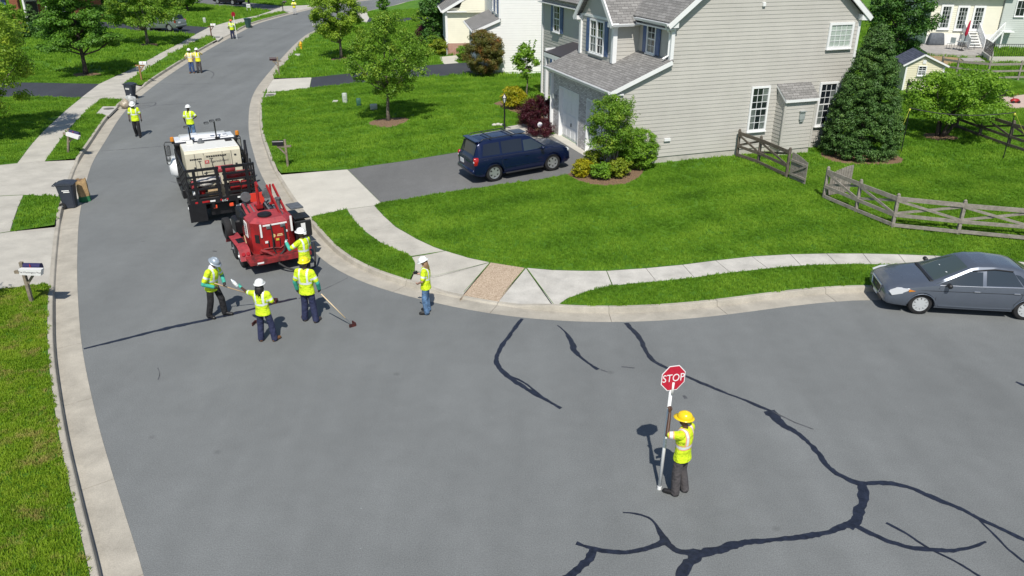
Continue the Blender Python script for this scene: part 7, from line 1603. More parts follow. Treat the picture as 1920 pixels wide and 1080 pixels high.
    if gloves:
        for s, sg in (('l', -1), ('r', 1)):
            b = MB(); hand(b, K['w' + s], K['f' + s], curl[0 if s == 'l' else 1], sg, 1.08, hn[0 if s == 'l' else 1]); 
            d = (K['f' + s] - K['w' + s]).normalized(); b.tube([K['w' + s] - d * .02, K['w' + s] + d * .06], [.038, .042], 8); me = remesh(b, .009, 2, .4); me.materials.clear(); me.materials.append(gloves[0 if s == 'l' else 1] if isinstance(gloves, tuple) else gloves); link('glove', me, T)
    # hard hat
    if hat:
        b = MB(); b.lathe([(.122, 0), (.124, .02), (.118, .055), (.098, .095), (.062, .122), (.02, .132), (.001, .133)], 20, M=hm @ Matrix.Translation((0, .0, .045)), sy=1.16); hh = b.build('hard_hat', hat, T, autosmooth=60)
        k = MB(); vs = []; n = 20
        for r0, z in ((.118, .012), (.150, .004), (.150, -.004), (.118, .0)):
            vs += [((r0 if True else 0) * math.cos(2 * math.pi * i / n), r0 * 1.16 * math.sin(2 * math.pi * i / n) + (.035 * max(0, math.sin(2 * math.pi * i / n)) if r0 > .13 else 0), z) for i in range(n)]
        k.add(vs, [(a * n + i, a * n + (i + 1) % n, a * n + n + (i + 1) % n, a * n + n + i) for a in range(3) for i in range(n)], M=hm @ Matrix.Translation((0, 0, .045))); k.build('brim', hat, hh, smooth=True)
        k = MB(); k.tube([hm @ Vector((0, y, .045 + z)) for y, z in ((-.135, .03), (-.10, .10), (0, .138), (.10, .10), (.135, .03))], .013, 6); k.build('ridge', hat, hh, smooth=True)
    if hair == 'locks':
        b = MB()
        for i in range(26):
            a = rad(200 + 140 * i / 25); x, y = .085 * math.cos(a), .10 * math.sin(a); L_ = random.uniform(.26, .40); p = hm @ Vector((x, y, .03)); w_ = random.uniform(-.02, .02)
            b.tube([p, p + Vector((x * .3, y * .25 - .01, -.10)), p + Vector((x * .2 + w_, y * .3 - .03, -L_ * .6)), p + Vector((x * .1 + w_ * 2, y * .3 - .04, -L_))], [.016, .019, .017, .008], 6)
        b.build('dreadlocks', M_HAIRK, T, smooth=True)
    elif hair == 'tail':
        b = MB(); p = hm @ Vector((0, -.10, .0)); b.tube([p, p + Vector((0, -.035, -.06)), p + Vector((.01, -.04, -.2)), p + Vector((.02, -.03, -.34))], [.035, .03, .028, .008], 8); b.ellipsoid((0, -.02, .02), (.085, .10, .09), 12, 8, M=hm); b.build('ponytail', M_HAIRK, T, smooth=True)
    elif hair == 'long':
        b = MB(); b.ellipsoid((0, -.02, .01), (.088, .102, .10), 12, 8, M=hm)
        for i in range(14):
            a = rad(205 + 130 * i / 13); x, y = .08 * math.cos(a), .095 * math.sin(a); p = hm @ Vector((x, y, .0)); b.tube([p, p + Vector((x * .2, y * .2 - .01, -.12)), p + Vector((x * .1, y * .35 - .03, -.28)), p + Vector((0, y * .3 - .03, -.36))], [.024, .026, .022, .006], 6)
        b.build('long_hair', M_HAIRB, T, smooth=True)
    elif hair == 'short':
        b = MB(); b.ellipsoid((0, -.02, .025), (.083, .098, .09), 12, 8, M=hm); b.build('hair', M_HAIRK, T, smooth=True)
    return T
def pole_tool(name, label, cat, a, b_, r, m, head=None):
    """long handle from a (top) to b_ (ground) with a squeegee shoe"""
    a, b_ = Vector(a), Vector(b_); T = thing(name, label, cat, tuple(b_)); k = MB(); e = (b_ - a).normalized(); k.tube([a - b_, e * -.30], r, 8); k.build('handle', m, T, smooth=True)
    k = MB(); k.tube([e * -.32, e * -.06], r * .7, 6); k.build('ferrule', M_GREYM, T)
    h = Vector((e.x, e.y, 0)).normalized(); s = Vector((-h.y, h.x, 0)); k = MB()
    k.bar(Vector((0, 0, .05)) + s * .13 - h * .06, Vector((0, 0, .05)) + h * .08, .03, .09); k.bar(Vector((0, 0, .05)) - s * .13 - h * .06, Vector((0, 0, .05)) + h * .08, .03, .09); k.build('squeegee_shoe', mat('rubber_red', (.012, .010, .010), rough=.6, col2=(.10, .016, .012), scale=9) if 'rubber_red' not in bpy.data.materials else bpy.data.materials['rubber_red'], T)
    return T
def to_local(loc, facing, height, p):
    v = Vector(p) - Vector(loc); v.rotate(Euler((0, 0, -rad(facing - 90)))); return v * (1.76 / height)
# flagger with the stop paddle
FL, FF = (3.233, 12.299, 0.000), 140.0
POLE0, HANDP, SIGNP = (2.882, 12.428, 0.000), (2.911, 12.441, 1.840), (2.978, 12.634, 2.300)
hl_ = to_local(FL, FF, 1.80, HANDP); wr_ = hl_ + Vector((.02, -.03, -.07))
sh_ = Vector(JOINTS['sl']); el_ = Vector((-.30, .20, 1.40))
person('flagger in yellow hard hat and lime shirt holding up the stop paddle', FL, FF, M_SKD, M_HIVIS, M_GREYT, M_BOOTK, M_HATY, dict(el=el_, wl=wr_, fl=wr_ + Vector((0, .02, .16)), er=(.30, .04, 1.16), wr=(.16, .26, 1.12), al=(-.10, .02, .085), tl=(-.14, .20, .035), ar=(.12, -.06, .085), tr=(.16, .10, .035)), height=1.80, curl=(75, 40), look=(20, 0), edging=True, hem=M_TEEW, vox=.011, hn=((.3, .9, 0), None))
sp = thing('stop_paddle', 'red octagonal stop sign on a long white pole', 'sign', tuple(POLE0))
P0, PH, PS = Vector((0, 0, 0)), Vector(HANDP) - Vector(POLE0), Vector(SIGNP) - Vector(POLE0)
M_POLE = mat('white_pvc', (.78, .79, .78), rough=.4)
ax_ = (PS - P0).normalized(); k = MB(); k.tube([P0 + ax_ * .01, PS - ax_ * .12], .034, 12); k.build('pole', M_POLE, sp, smooth=True)
k = MB(); k.tube([P0, ax_ * .07], .042, 12); k.build('pole_cap', M_POLE, sp)
M_SIGNR = mat('sign_red', (.46, .012, .035), rough=.45, var=.12, scale=14); M_SIGNW = mat('sign_white', (.80, .80, .80), rough=.45)
sn = Vector((.34, -.94, 0)).normalized(); sright = Vector((0, 0, 1)).cross(sn * -1).normalized() * 1.0
sright = ax_.cross(sn).normalized() * 1; sright = Vector((sright.x, sright.y, sright.z)); sn = sright.cross(ax_).normalized()
if sright.x < 0: sright = -sright
sn = sright.cross(ax_).normalized()
up_ = ax_; RS = .255
octa = [(RS * math.cos(rad(22.5 + 45 * i)), RS * math.sin(rad(22.5 + 45 * i))) for i in range(8)]
SC_ = PS + ax_ * .10
k = MB(); k.prism([(a * 1.07, b_ * 1.07) for a, b_ in octa], sright, up_, SC_ + sn * .020, sn * .006); bd = k.build('sign_border', M_SIGNW, sp); k = MB(); k.prism(octa, sright, up_, SC_ + sn * .0262, sn * .004); k.build('sign_face', M_SIGNR, sp)
text_part('sign_letters', 'STOP', .215, frame(SC_ + sn * .032, sright, up_), M_SIGNW, sp, .002, .92)
k = MB(); k.tube([SC_ - ax_ * .32 + sn * .05, SC_ - ax_ * .08 + sn * .05], .022, 10); k.build('pole_top', M_POLE, sp, smooth=True)
# crew behind the kettle
A1, AF = (-8.360, 20.017, 0.000), -18.0
raker = person('worker in silver hard hat and black trousers pushing a squeegee along the crack', A1, AF, M_SKM, M_HIVIS, M_BLACKT, M_BOOTK, M_HATS, dict(el=(-.30, .14, 1.14), wl=(-.10, .34, 1.02), er=(.33, .0, 1.10), wr=(.16, .20, .98), al=(-.14, .16, .085), tl=(-.18, .34, .035), ar=(.14, -.14, .085), tr=(.18, .03, .035), kl=(-.13, .14, .50), kr=(.13, -.02, .50)), lean=14, height=1.80, gloves=M_GLOVE, gaunt='lr', look=(0, -32), curl=(70, 70))
k = MB(); k.ellipsoid((0, .0, 0), (.10, .10, .10), 14, 8, M=Matrix.Translation((0, .11, 1.47))); k.build('white_neck_cloth', M_TEEW, raker, smooth=True)
pole_tool('squeegee', 'wooden handled squeegee held by the worker in the silver hard hat', 'squeegee', (-8.189, 19.807, 1.120), (-6.972, 20.968, 0.000), .016, M_WOODT)
A2 = (-6.516, 18.520, 0.000)
person('worker with long black dreadlocks and white hard hat stretching out the left arm', A2, 84, M_SKD, M_HIVIS, M_NAVY, M_BOOTB, M_HATW, dict(el=(-.42, .12, 1.38), wl=(-.62, .24, 1.46), er=(.30, .02, 1.15), wr=(.13, .22, 1.10), al=(-.16, .0, .085), tl=(-.24, .14, .035), ar=(.20, .04, .085), tr=(.27, .18, .035), kl=(-.13, .03, .5), kr=(.16, .05, .5)), height=1.74, gloves=(M_TEAL, M_GLOVE), gaunt=(), hair='locks', look=(8, 0), curl=(60, 50), hem=M_REDT)
bt = thing('water_bottle', 'clear plastic bottle in the outstretched hand', 'bottle', tuple(Vector(A2) + (Matrix.Rotation(rad(84 - 90), 3, 'Z') @ Vector((-.74, .30, 1.45))) * (1.74 / 1.76))); k = MB(); k.lathe([(.042, 0), (.045, .02), (.045, .17), (.03, .21), (.016, .23), (.016, .26)], 14, M=Matrix.Rotation(rad(-35), 4, 'Y')); k.build('bottle_body', mat('clear_plastic', (.55, .60, .62), rough=.15, spec=.8), bt, smooth=True); k = MB(); k.lathe([(.0455, .06), (.0458, .07), (.0458, .14), (.0455, .15)], 14, M=Matrix.Rotation(rad(-35), 4, 'Y')); k.build('paper_label', M_TEEW, bt, smooth=True)
pole_tool('squeegee', 'squeegee standing at the left foot of the dreadlocked worker', 'squeegee', (-6.651, 18.850, 1.100), (-7.094, 19.519, 0.000), .014, M_WOODT)
A3 = (-5.637, 19.683, 0.000)
person('broad worker seen from behind in yellow hard hat with teal gauntlets', A3, 80, M_SKD, M_HIVIS, M_NAVY, M_BOOTG, M_HATL, dict(el=(-.30, .0, 1.12), wl=(-.31, .10, .86), fl=(-.30, .14, .72), er=(.31, .02, 1.12), wr=(.28, .14, .90), fr=(.27, .20, .78), al=(-.15, .02, .085), tl=(-.26, .13, .035), ar=(.17, -.02, .085), tr=(.20, .14, .035)), height=1.88, gloves=M_GLOVE, gaunt='lr', curl=(25, 70), hem=M_PALET, belly=.02, hair='short')
pole_tool('squeegee', 'pale handled squeegee trailing on the road beside the broad worker', 'squeegee', (-5.215, 19.541, 0.920), (-4.396, 19.422, 0.000), .016, mat('pale_wood', (.66, .52, .33), rough=.6))
A4 = (-6.304, 22.196, 0.000)
person('worker in white hard hat reaching for the control panel of the kettle', A4, 150, M_SKD, M_HIVIS, M_BLACKT, M_BOOTK, M_HATW, dict(el=(-.33, .22, 1.22), wl=(-.22, .44, 1.34), er=(.28, .06, 1.14), wr=(.22, .26, 1.05)), height=1.80, gloves=(M_GLOVEW, M_GLOVE), gaunt='l', curl=(50, 40))
A5 = (-2.424, 20.222, 0.000)
person('woman in white hard hat and jeans looking at a phone by the ramp', A5, 172, M_SKL, M_HIVIS, M_JEANS, M_BOOTK, M_HATW, dict(el=(-.26, .04, 1.14), wl=(-.10, .20, 1.00), er=(.27, .06, 1.15), wr=(.16, .30, 1.20), al=(-.11, -.02, .085), tl=(-.13, .15, .035)), height=1.68, hair='long', look=(0, -25), curl=(40, 55), hem=M_TEEW, hn=(None, (-.3, .2, .9)))
ph = thing('phone', 'dark phone held up by the woman by the ramp', 'phone', (-2.708, 20.318, 1.220)); k = MB(); k.box((0, 0, 0), (.08, .012, .15), bev=.004, M=Matrix.Rotation(rad(60), 4, 'Y') @ Matrix.Rotation(rad(20), 4, 'X')); k.build('case', M_BLK, ph); k = MB(); k.box((0, -.0075, 0), (.068, .002, .13), M=Matrix.Rotation(rad(60), 4, 'Y') @ Matrix.Rotation(rad(20), 4, 'X')); k.build('screen', M_PANE, ph)
person('worker walking towards the camera with head down beside the storm inlet', (-19.811, 41.413, 0.000), -75, M_SKD, M_HIVIS, M_BLACKT, M_BOOTK, M_HATW, dict(el=(-.27, -.03, 1.14), wl=(-.29, .06, .88), al=(-.10, .14, .085), tl=(-.12, .32, .035), kl=(-.10, .10, .50), ar=(.10, -.16, .12), tr=(.12, .0, .035), kr=(.11, .02, .50)), height=1.80, vox=.02, look=(0, -25), gloves=M_GLOVE)
person('worker with a ponytail seen from behind beyond the truck cab', (-16.665, 40.711, 0.000), 92, M_SKD, M_HIVIS, M_JEANS, M_BOOTK, M_HATW, dict(er=(.36, .0, 1.22), wr=(.20, .16, 1.10)), height=1.76, vox=.02, hair='tail', hem=M_TEEW)
person('worker in orange edged vest and jeans with hands on hips up the street', (-24.495, 61.849, 0.000), -80, M_SKM, M_HIVISO, M_JEAND, M_BOOTB, M_HATW, dict(el=(-.40, -.06, 1.18), wl=(-.20, .06, 1.02), er=(.40, -.06, 1.18), wr=(.20, .06, 1.02)), height=1.78, vox=.03)
person('worker raising a hand to the face beside the worker in jeans', (-23.967, 61.974, 0.000), -85, M_SKM, M_HIVISG, M_GREYT, M_BOOTK, M_HATW, dict(el=(-.40, .12, 1.36), wl=(-.16, .22, 1.56), er=(.32, .0, 1.14), wr=(.34, .1, .9)), height=1.80, vox=.03)
FA = (-28.184, 82.942, 0.000); person('far flagger in red hard hat holding a stop paddle at the left kerb', FA, -70, M_SKD, M_HIVIS, M_NAVY, M_BOOTK, M_HATO, dict(el=(-.33, .14, 1.2), wl=(-.42, .28, 1.42)), height=1.80, vox=.03)
fs_ = thing('stop_paddle', 'far stop paddle on a white pole held by the flagger in red hat', 'sign', (-27.712, 82.727, 0.000)); k = MB(); k.tube([(0, 0, 0), (-.06, 0, 2.2)], .03, 8); k.build('pole', M_POLE, fs_); k = MB(); k.prism(octa, (.5, .85, 0), (0, 0, 1), (-.06, .02, 2.35), (.02, -.012, 0)); k.build('sign_face', M_SIGNR, fs_)
person('far worker in gold shirt with folded arms at the left kerb', (-28.182, 107.859, 0.000), -80, M_SKM, M_HIVISG, M_PALET, M_BOOTG, M_HATW, dict(el=(-.29, .08, 1.16), wl=(.05, .22, 1.22), er=(.29, .08, 1.16), wr=(-.05, .24, 1.2)), height=1.82, vox=.035)
person('far worker in white hat half hidden behind the egg shaped tree', (-22.424, 93.575, 0.000), -60, M_SKM, M_HIVIS, M_PALET, M_BOOTG, M_HATW, {}, height=1.80, vox=.03)
# ---------------------------------------------------------------- street furniture and yard things
M_BIN = mat('bin_slate', (.035, .042, .060), rough=.55, var=.12, scale=5); M_BING = mat('bin_green', (.03, .075, .07), rough=.55, var=.12, scale=5)
M_KRAFT = mat('kraft_paper', (.40, .27, .13), rough=.85, var=.25, scale=6, bump=.7, bscale=9, dist=.03); M_GRNPRINT = mat('green_print', (.02, .16, .06), rough=.8, var=.2)
M_POSTW = mat('weathered_post', (.22, .185, .14), rough=.95, var=.35, scale=8, bump=.5, bscale=24); M_MBLACK = mat('mailbox_black', (.014, .014, .018), rough=.35); M_MWHITE = mat('mailbox_white', (.70, .70, .70), rough=.45, var=.06); M_MNAVY = mat('mailbox_navy', (.025, .022, .09), rough=.4)
M_HYD = mat('hydrant_yellow', (.72, .42, .02), rough=.45, var=.12, scale=8); M_PEDG = mat('pedestal_pale', (.42, .46, .40), rough=.6, var=.1); M_PEDD = mat('pedestal_green', (.03, .11, .07), rough=.6); M_PLBAG = mat('plastic_bag', (.42, .43, .42), rough=.3, var=.35, scale=6, bump=.9, bscale=8, dist=.04)
M_FENCE = mat('fence_grey', (.20, .18, .155), rough=.95, col2=(.33, .30, .26), scale=7, bump=.6, bscale=26); M_FENCED = mat('fence_dark', (.085, .07, .055), rough=.95, col2=(.16, .135, .11), scale=7, bump=.6, bscale=26)
def bin_(label, loc, rz, m, tilt=0, txt=True):
    T = thing('wheeled_bin', label, 'bin', loc, rad(rz), 'wheeled bins at the kerb'); T.rotation_euler.x = rad(tilt)
    b = MB(); sec = [(.20, .22, .02), (.235, .25, .45), (.27, .285, .78), (.285, .30, .94)]; V_ = []; F_ = []
    for x, y, z in sec:
        r_ = .05
        V_ += [(sx * x - sx * r_ * (k == 0), sy * y - sy * r_ * (k == 1), z) for sx, sy, o in ((1, -1, 0), (1, 1, 1), (-1, 1, 0), (-1, -1, 1)) for k in ((1, 0) if o == 0 else (0, 1))] if False else [(x - r_, -y, z), (x, -y + r_, z), (x, y - r_, z), (x - r_, y, z), (-x + r_, y, z), (-x, y - r_, z), (-x, -y + r_, z), (-x + r_, -y, z)]
    for i in range(3):
        for k in range(8): j = (k + 1) % 8; F_.append((i * 8 + k, i * 8 + j, i * 8 + 8 + j, i * 8 + 8 + k))
    F_.append(tuple(range(7, -1, -1))); F_.append(tuple(range(24, 32))); b.add(V_, F_); b.build('body', m, T)
    b = MB(); b.box((0, 0, .955), (.60, .63, .05), bev=.02); b.build('rim', m, T); b = MB(); b.prism([(-.33, .975), (-.33, 1.0), (-.1, 1.05), (.22, 1.03), (.36, .985), (.36, .965)], (0, 1, 0), (0, 0, 1), (-.30, 0, 0), (.60, 0, 0)); b.build('lid', m, T)
    b = MB(); b.tube([(-.24, -.34, .93), (-.24, -.42, .95), (.24, -.42, .95), (.24, -.34, .93)], .02, 6); b.build('handle', m, T)
    for sx in (-1, 1):
        b = MB(); b.lathe([(.04, -.03), (.125, -.03), (.13, 0), (.125, .03), (.04, .03)], 18, M=Matrix.Translation((sx * .26, -.21, .128)) @ Matrix.Rotation(rad(90), 4, 'Y')); w = b.build('wheel', M_TYRE, T); b = MB(); b.ellipsoid((sx * .295, -.21, .128), (.012, .04, .04), 8, 6); b.build('hub', M_GREYM, w)
    if txt:
        for k_, z in enumerate((.74, .68)):
            b = MB(); b.box((.272 - .0 * k_, .02 + .03 * k_, z), (.012, .26 - .04 * k_, .035)); b.build('stencil_line', M_WHITEP, T)
        for k_, z in enumerate((.74, .68)):
            b = MB(); b.box((-.272, .02, z), (.012, .26, .035)); b.build('stencil_line', M_WHITEP, T)
    return T
b1 = bin_('dark slate wheeled bin beside the brown paper sack at the left kerb', (-17.446, 29.719, 0.000), -78, M_BIN)
b1.location.z = .0
b2 = bin_('dark slate wheeled bin tilted behind the plastic sacks near the storm inlet', (-24.677, 51.573, 0.000), 82, M_BIN, 5)
b3 = bin_('green wheeled bin at the far left kerb', (-29.612, 92.769, 0.000), 150, M_BING, txt=False)
sk = thing('paper_sack', 'tall brown paper yard waste sack beside the dark bin', 'sack', (-17.242, 30.461, 0.000), rad(40))
b = MB(); N_s = 14; V_ = []; F_ = []
for i in range(9):
    z = .9 * i / 8
    for k in range(N_s):
        a = 2 * math.pi * k / N_s; sx_ = .23 * (1 - .10 * (i / 8) + .04 * math.sin(5 * a + i * 1.7)); sy_ = .17 * (1 + .06 * math.sin(3 * a + i)); q = (abs(math.cos(a)) ** 6 + abs(math.sin(a)) ** 6) ** (-1 / 6) * .92
        V_.append((sx_ * math.cos(a) * q, sy_ * math.sin(a) * q * (1 if i < 6 else 1 - .2 * (i - 6) / 2), z + (.05 * math.sin(4 * a) if i == 8 else 0)))
for i in range(8):
    for k in range(N_s): j = (k + 1) % N_s; F_.append((i * N_s + k, i * N_s + j, i * N_s + N_s + j, i * N_s + N_s + k))
F_.append(tuple(range(N_s - 1, -1, -1))); b.add(V_, F_); mesh_ = b.build('sack_body', [M_KRAFT, M_GRNPRINT], sk, autosmooth=40)
for p in mesh_.data.polygons: p.material_index = 1 if p.center.z < .2 else 0
b = MB(); b.ellipsoid((0, 0, .86), (.19, .13, .07), 12, 6); b.build('garden_waste', M_MULCH, sk, smooth=True)
def crumple(name, label, loc, r, seed, m):
    T = thing(name, label, 'bag', loc); g = np.random.default_rng(seed); b = MB(); b.ellipsoid((0, 0, r[2] * .92), r, 20, 14)
    ph = g.uniform(0, 6, 6); b.v = [(x * (1 + .10 * math.sin(9 * z + ph[0] + 5 * x) + .08 * math.sin(13 * y + ph[1])), y * (1 + .10 * math.sin(11 * x + ph[2] + 7 * z)), max(0, z * (1 + .07 * math.sin(8 * x + 9 * y + ph[3])))) for x, y, z in b.v]
    b.build('bag_body', m, T, smooth=True); b = MB(); b.tube([(0, 0, r[2] * 1.8), (.02, .01, r[2] * 1.95), (.06, .03, r[2] * 2.1)], [.06, .03, .06], 8); b.build('knot', m, T, smooth=True); return T
crumple('rubbish_bag', 'grey translucent rubbish bag in front of the tilted bin', (-23.887, 49.855, 0.000), (.36, .3, .3), 3, M_PLBAG); crumple('rubbish_bag', 'tan rubbish bag resting at the storm inlet', (-23.746, 48.713, 0.000), (.32, .3, .28), 4, mat('tan_bag', (.36, .31, .23), rough=.3, var=.35, scale=6, bump=.9, bscale=8, dist=.04))
def mailbox(label, loc, rz, bm, pm, hgt=1.1, news=None, arm=True, tall=.25):
    """box points along local +x towards the street"""
    T = thing('mailbox', label, 'mailbox', loc, rad(rz), 'mailboxes along the street'); L_ = .48
    b = MB(); b.box((0, 0, (hgt + tall) / 2 - .05), (.095, .095, hgt + tall + .1), bev=.008); b.build('post', pm, T)
    if arm:
        b = MB(); b.box((.06, 0, hgt - .06), (.62, .085, .085)); b.build('arm', pm, T); b = MB(); b.bar((.03, 0, hgt - .42), (.3, 0, hgt - .1), .06, .06); b.build('brace', pm, T)
    pr = [(-.085, 0), (.085, 0), (.085, .13)] + [(.085 * math.cos(a), .13 + .085 * math.sin(a)) for a in np.linspace(.2, math.pi - .2, 9)] + [(-.085, .13)]
    b = MB(); b.prism(pr, (0, 1, 0), (0, 0, 1), (.07, 0, hgt), (L_, 0, 0)); bx = b.build('box', bm, T, autosmooth=50); b = MB(); b.prism([(y * 1.04, z * 1.03 - .003) for y, z in pr], (0, 1, 0), (0, 0, 1), (.07 + L_, 0, hgt), (.012, 0, 0)); b.build('door', bm, bx)
    b = MB(); b.box((.3, -.095, hgt + .14), (.02, .012, .16)); b.build('flag', mat('flag_red', (.4, .02, .02)) if 'flag_red' not in bpy.data.materials else bpy.data.materials['flag_red'], T)
    if news is not None:
        b = MB(); b.prism([(-.0, 0), (.60, -.02), (.66, .17), (.0, .17)], (1, 0, 0), (0, 0, 1), (.05, -.26, hgt - .04), (0, .14, 0)); nb = b.build('newspaper_tube', M_MWHITE, T)
        if news: text_part('lettering', news, .075, frame((.36, -.263, hgt + .04), (1, 0, -.02), (0, 0, 1)), M_DKPRINT, nb, .001)
    return T
mailbox('navy mailbox with white newspaper tube on the near left verge', (-13.913, 20.636, 0.141), -2, M_MNAVY, M_POSTW, 1.02, 'The Washington Post')
m2 = mailbox('mailbox with tilted white newspaper tube beside the left footpath', (-21.488, 37.463, 0.141), -8, M_MNAVY, M_POSTW, 1.0, ''); m2.rotation_euler.y = rad(14)
mailbox('white mailbox on a brown wooden post before the layered maple', (-26.493, 57.501, 0.141), 5, M_MWHITE, mat('post_brown', (.30, .17, .07), rough=.8, var=.2), 1.15, None, tall=-.02)
mailbox('white mailbox on a dark brown post by the far storm inlet', (-30.127, 82.393, 0.143), 5, M_MWHITE, mat('post_dkbrown', (.11, .055, .03), rough=.8, var=.2), 1.15, None, tall=-.02)
mailbox('black mailbox on a weathered post beside the concrete apron', (-10.210, 35.000, 0.143), 188, M_MBLACK, M_POSTW, 1.02, None)
mailbox('dark maroon mailbox on a thin post at the white house verge', (-17.190, 59.533, 0.142), 190, mat('mailbox_maroon', (.035, .012, .018), rough=.4), M_POSTW, 1.15, None)
mailbox('farthest black mailbox on the left verge', (-30.328, 110.283, 0.145), 10, M_MBLACK, M_MBLACK, 1.15, None, tall=-.02)
# hydrant
hy = thing('fire_hydrant', 'yellow fire hydrant behind the right kerb', 'hydrant', (-18.971, 73.493, 0.143))
b = MB(); b.lathe([(.16, 0), (.16, .04), (.10, .05), (.10, .5), (.135, .52), (.135, .56), (.11, .58), (.10, .66), (.06, .73), (.03, .75), (.03, .80)], 18); b.build('barrel', M_HYD, hy, autosmooth=40)
for a in (90, -90, 180):
    b = MB(); b.tube([(0, 0, .42), (.17 * math.cos(rad(a)), .17 * math.sin(rad(a)), .42)], .055, 10); b.build('outlet', M_HYD, hy)
def pedestal(name, label, loc, r, h, m, sq=False):
    T = thing(name, label, 'utility box', loc, rad(12)); b = MB()
    if sq: b.box((0, 0, h / 2), (r * 2, r * 1.6, h), bev=.02)
    else: b.lathe([(r, 0), (r, h * .92), (r * .85, h * .98), (r * .3, h)], 14)
    b.build('cabinet', m, T, autosmooth=50); b = MB(); b.box((0, -r * (.82 if sq else 1.0), h * .55), (r * .9, .02, h * .4)); b.build('cover_plate', m, T); return T
pedestal('utility_pedestal', 'pale green utility pedestal on the middle lawn', (-10.237, 48.722, 0.356), .15, .58, M_PEDG); pedestal('utility_pedestal', 'dark green utility pedestal on the middle lawn', (-9.116, 47.214, 0.401), .13, .5, M_PEDD, True); pedestal('utility_box', 'low grey utility box nearest the spreading tree', (-8.028, 45.991, 0.449), .2, .34, M_PEDG, True); pedestal('utility_pedestal', 'pale utility pedestal on the far left lawn', (-35.444, 95.460, 0.240), .16, .6, M_PEDG)
def cover(label, poly, lid=None, dz=.012):
    T = thing('utility_cover', label, 'cover', poly[0]); o = sheet('frame', poly, lambda x, y: zt(x, y) + dz, M_CONCG, .5); o.data.transform(Matrix.Translation(-Vector(poly[0]))); o.parent = T
    if lid is not None:
        b = MB(); b.lathe([(.30, 0), (.30, .012), (.27, .016), (.001, .016)], 20, M=Matrix.Translation(Vector(lid) - Vector(poly[0]) + Vector((0, 0, dz + .003)))); b.build('lid', mat('cast_iron', (.13, .125, .115), rough=.8, var=.2), T)
    return T
cover('concrete cover with round lid behind the kerb at the white house apron', PADS['c1'], (-15.842, 52.180, 0.142)); cover('small concrete cover behind the kerb near the hydrant', PADS['c2']); cover('small tan cover in the middle lawn', PADS['c3'])
def inlet(label, poly, lid, a, b_, L, side):
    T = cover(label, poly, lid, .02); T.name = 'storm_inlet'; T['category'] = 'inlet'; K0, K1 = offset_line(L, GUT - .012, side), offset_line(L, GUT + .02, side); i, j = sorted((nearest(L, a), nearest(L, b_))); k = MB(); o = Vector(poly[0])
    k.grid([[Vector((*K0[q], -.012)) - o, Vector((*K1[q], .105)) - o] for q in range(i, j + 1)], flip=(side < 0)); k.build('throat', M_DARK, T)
inlet('storm inlet with concrete top and round lid at the left kerb', PADS['inlet'], (-24.338, 47.793, 0.140), (-22.901, 45.844, 0.000), (-23.540, 48.396, 0.000), LB, 1); inlet('far storm inlet beside the white mailbox', PADS['inlet2'], (-29.600, 82.416, 0.140), (-28.365, 79.031, 0.000), (-28.693, 81.878, 0.000), LB, 1)
# lamp post and little signs
lp_ = thing('lamp_post', 'black lamp post with lantern beside the driveway', 'lamp', (-0.379, 39.734, 0.650)); b = MB(); b.lathe([(.06, 0), (.06, .1), (.038, .14), (.038, 1.45), (.05, 1.47)], 12); b.build('post', M_MBLACK, lp_, autosmooth=40); b = MB(); b.lathe([(.05, 1.47), (.11, 1.72), (.11, 1.73)], 6); b.build('lantern_glass', mat('lantern_glass', (.55, .58, .55), rough=.15), lp_); b = MB(); b.lathe([(.14, 1.73), (.12, 1.76), (.04, 1.86), (.015, 1.92)], 6); b.build('lantern_roof', M_MBLACK, lp_)
for i in range(6):
    a = i * math.pi / 3; b = MB(); b.bar((.05 * math.cos(a), .05 * math.sin(a), 1.47), (.115 * math.cos(a), .115 * math.sin(a), 1.73), .014, .014); b.build('lantern_bar', M_MBLACK, lp_)
ys = thing('yard_sign', 'small white octagonal yard sign before the red shrub', 'sign', (1.372, 38.599, 0.650)); b = MB(); b.tube([(0, 0, 0), (0, 0, .55)], .012, 6); b.build('stake', M_GREYM, ys); b = MB(); b.prism([(.125 * math.cos(rad(22.5 + 45 * i)), .14 * math.sin(rad(22.5 + 45 * i))) for i in range(8)], (1, 0, 0), (0, 0, 1), (0, -.015, .62), (0, -.012, 0)); sp_o = b.build('panel', M_SIGNW, ys); b = MB(); b.box((0, -.029, .62), (.16, .003, .03)); b.build('print_line', mat('blue_print', (.15, .2, .5)), ys)
rs = thing('realty_sign', 'small pale sign board on the far left lawn', 'sign', (-34.509, 109.195, 0.242)); b = MB(); b.box((0, 0, .75), (.5, .03, .45)); b.build('board', M_TEEW, rs); b = MB(); b.box((0, -.018, .75), (.4, .006, .2)); b.build('print', M_PEDG, rs)
for sx in (-.22, .22): b = MB(); b.box((sx, 0, .27), (.03, .03, .54)); b.build('leg', M_TEEW, rs)
for i, (p, lab) in enumerate((((-0.921, 41.053, 0.650), 'leftmost white edging stone by the lamp post'), ((-0.727, 41.177, 0.650), 'second white edging stone from the left by the lamp post'), ((-0.530, 41.053, 0.650), 'white edging stone nearest the lamp post'))):
    b = MB(); b.ellipsoid((0, 0, .05), (.14, .09, .08), 10, 6); o = b.build('edging_stone', M_CONCA, None, smooth=True); o.location = p; tag(o, lab, 'stone', 'edging stones by the lamp post')

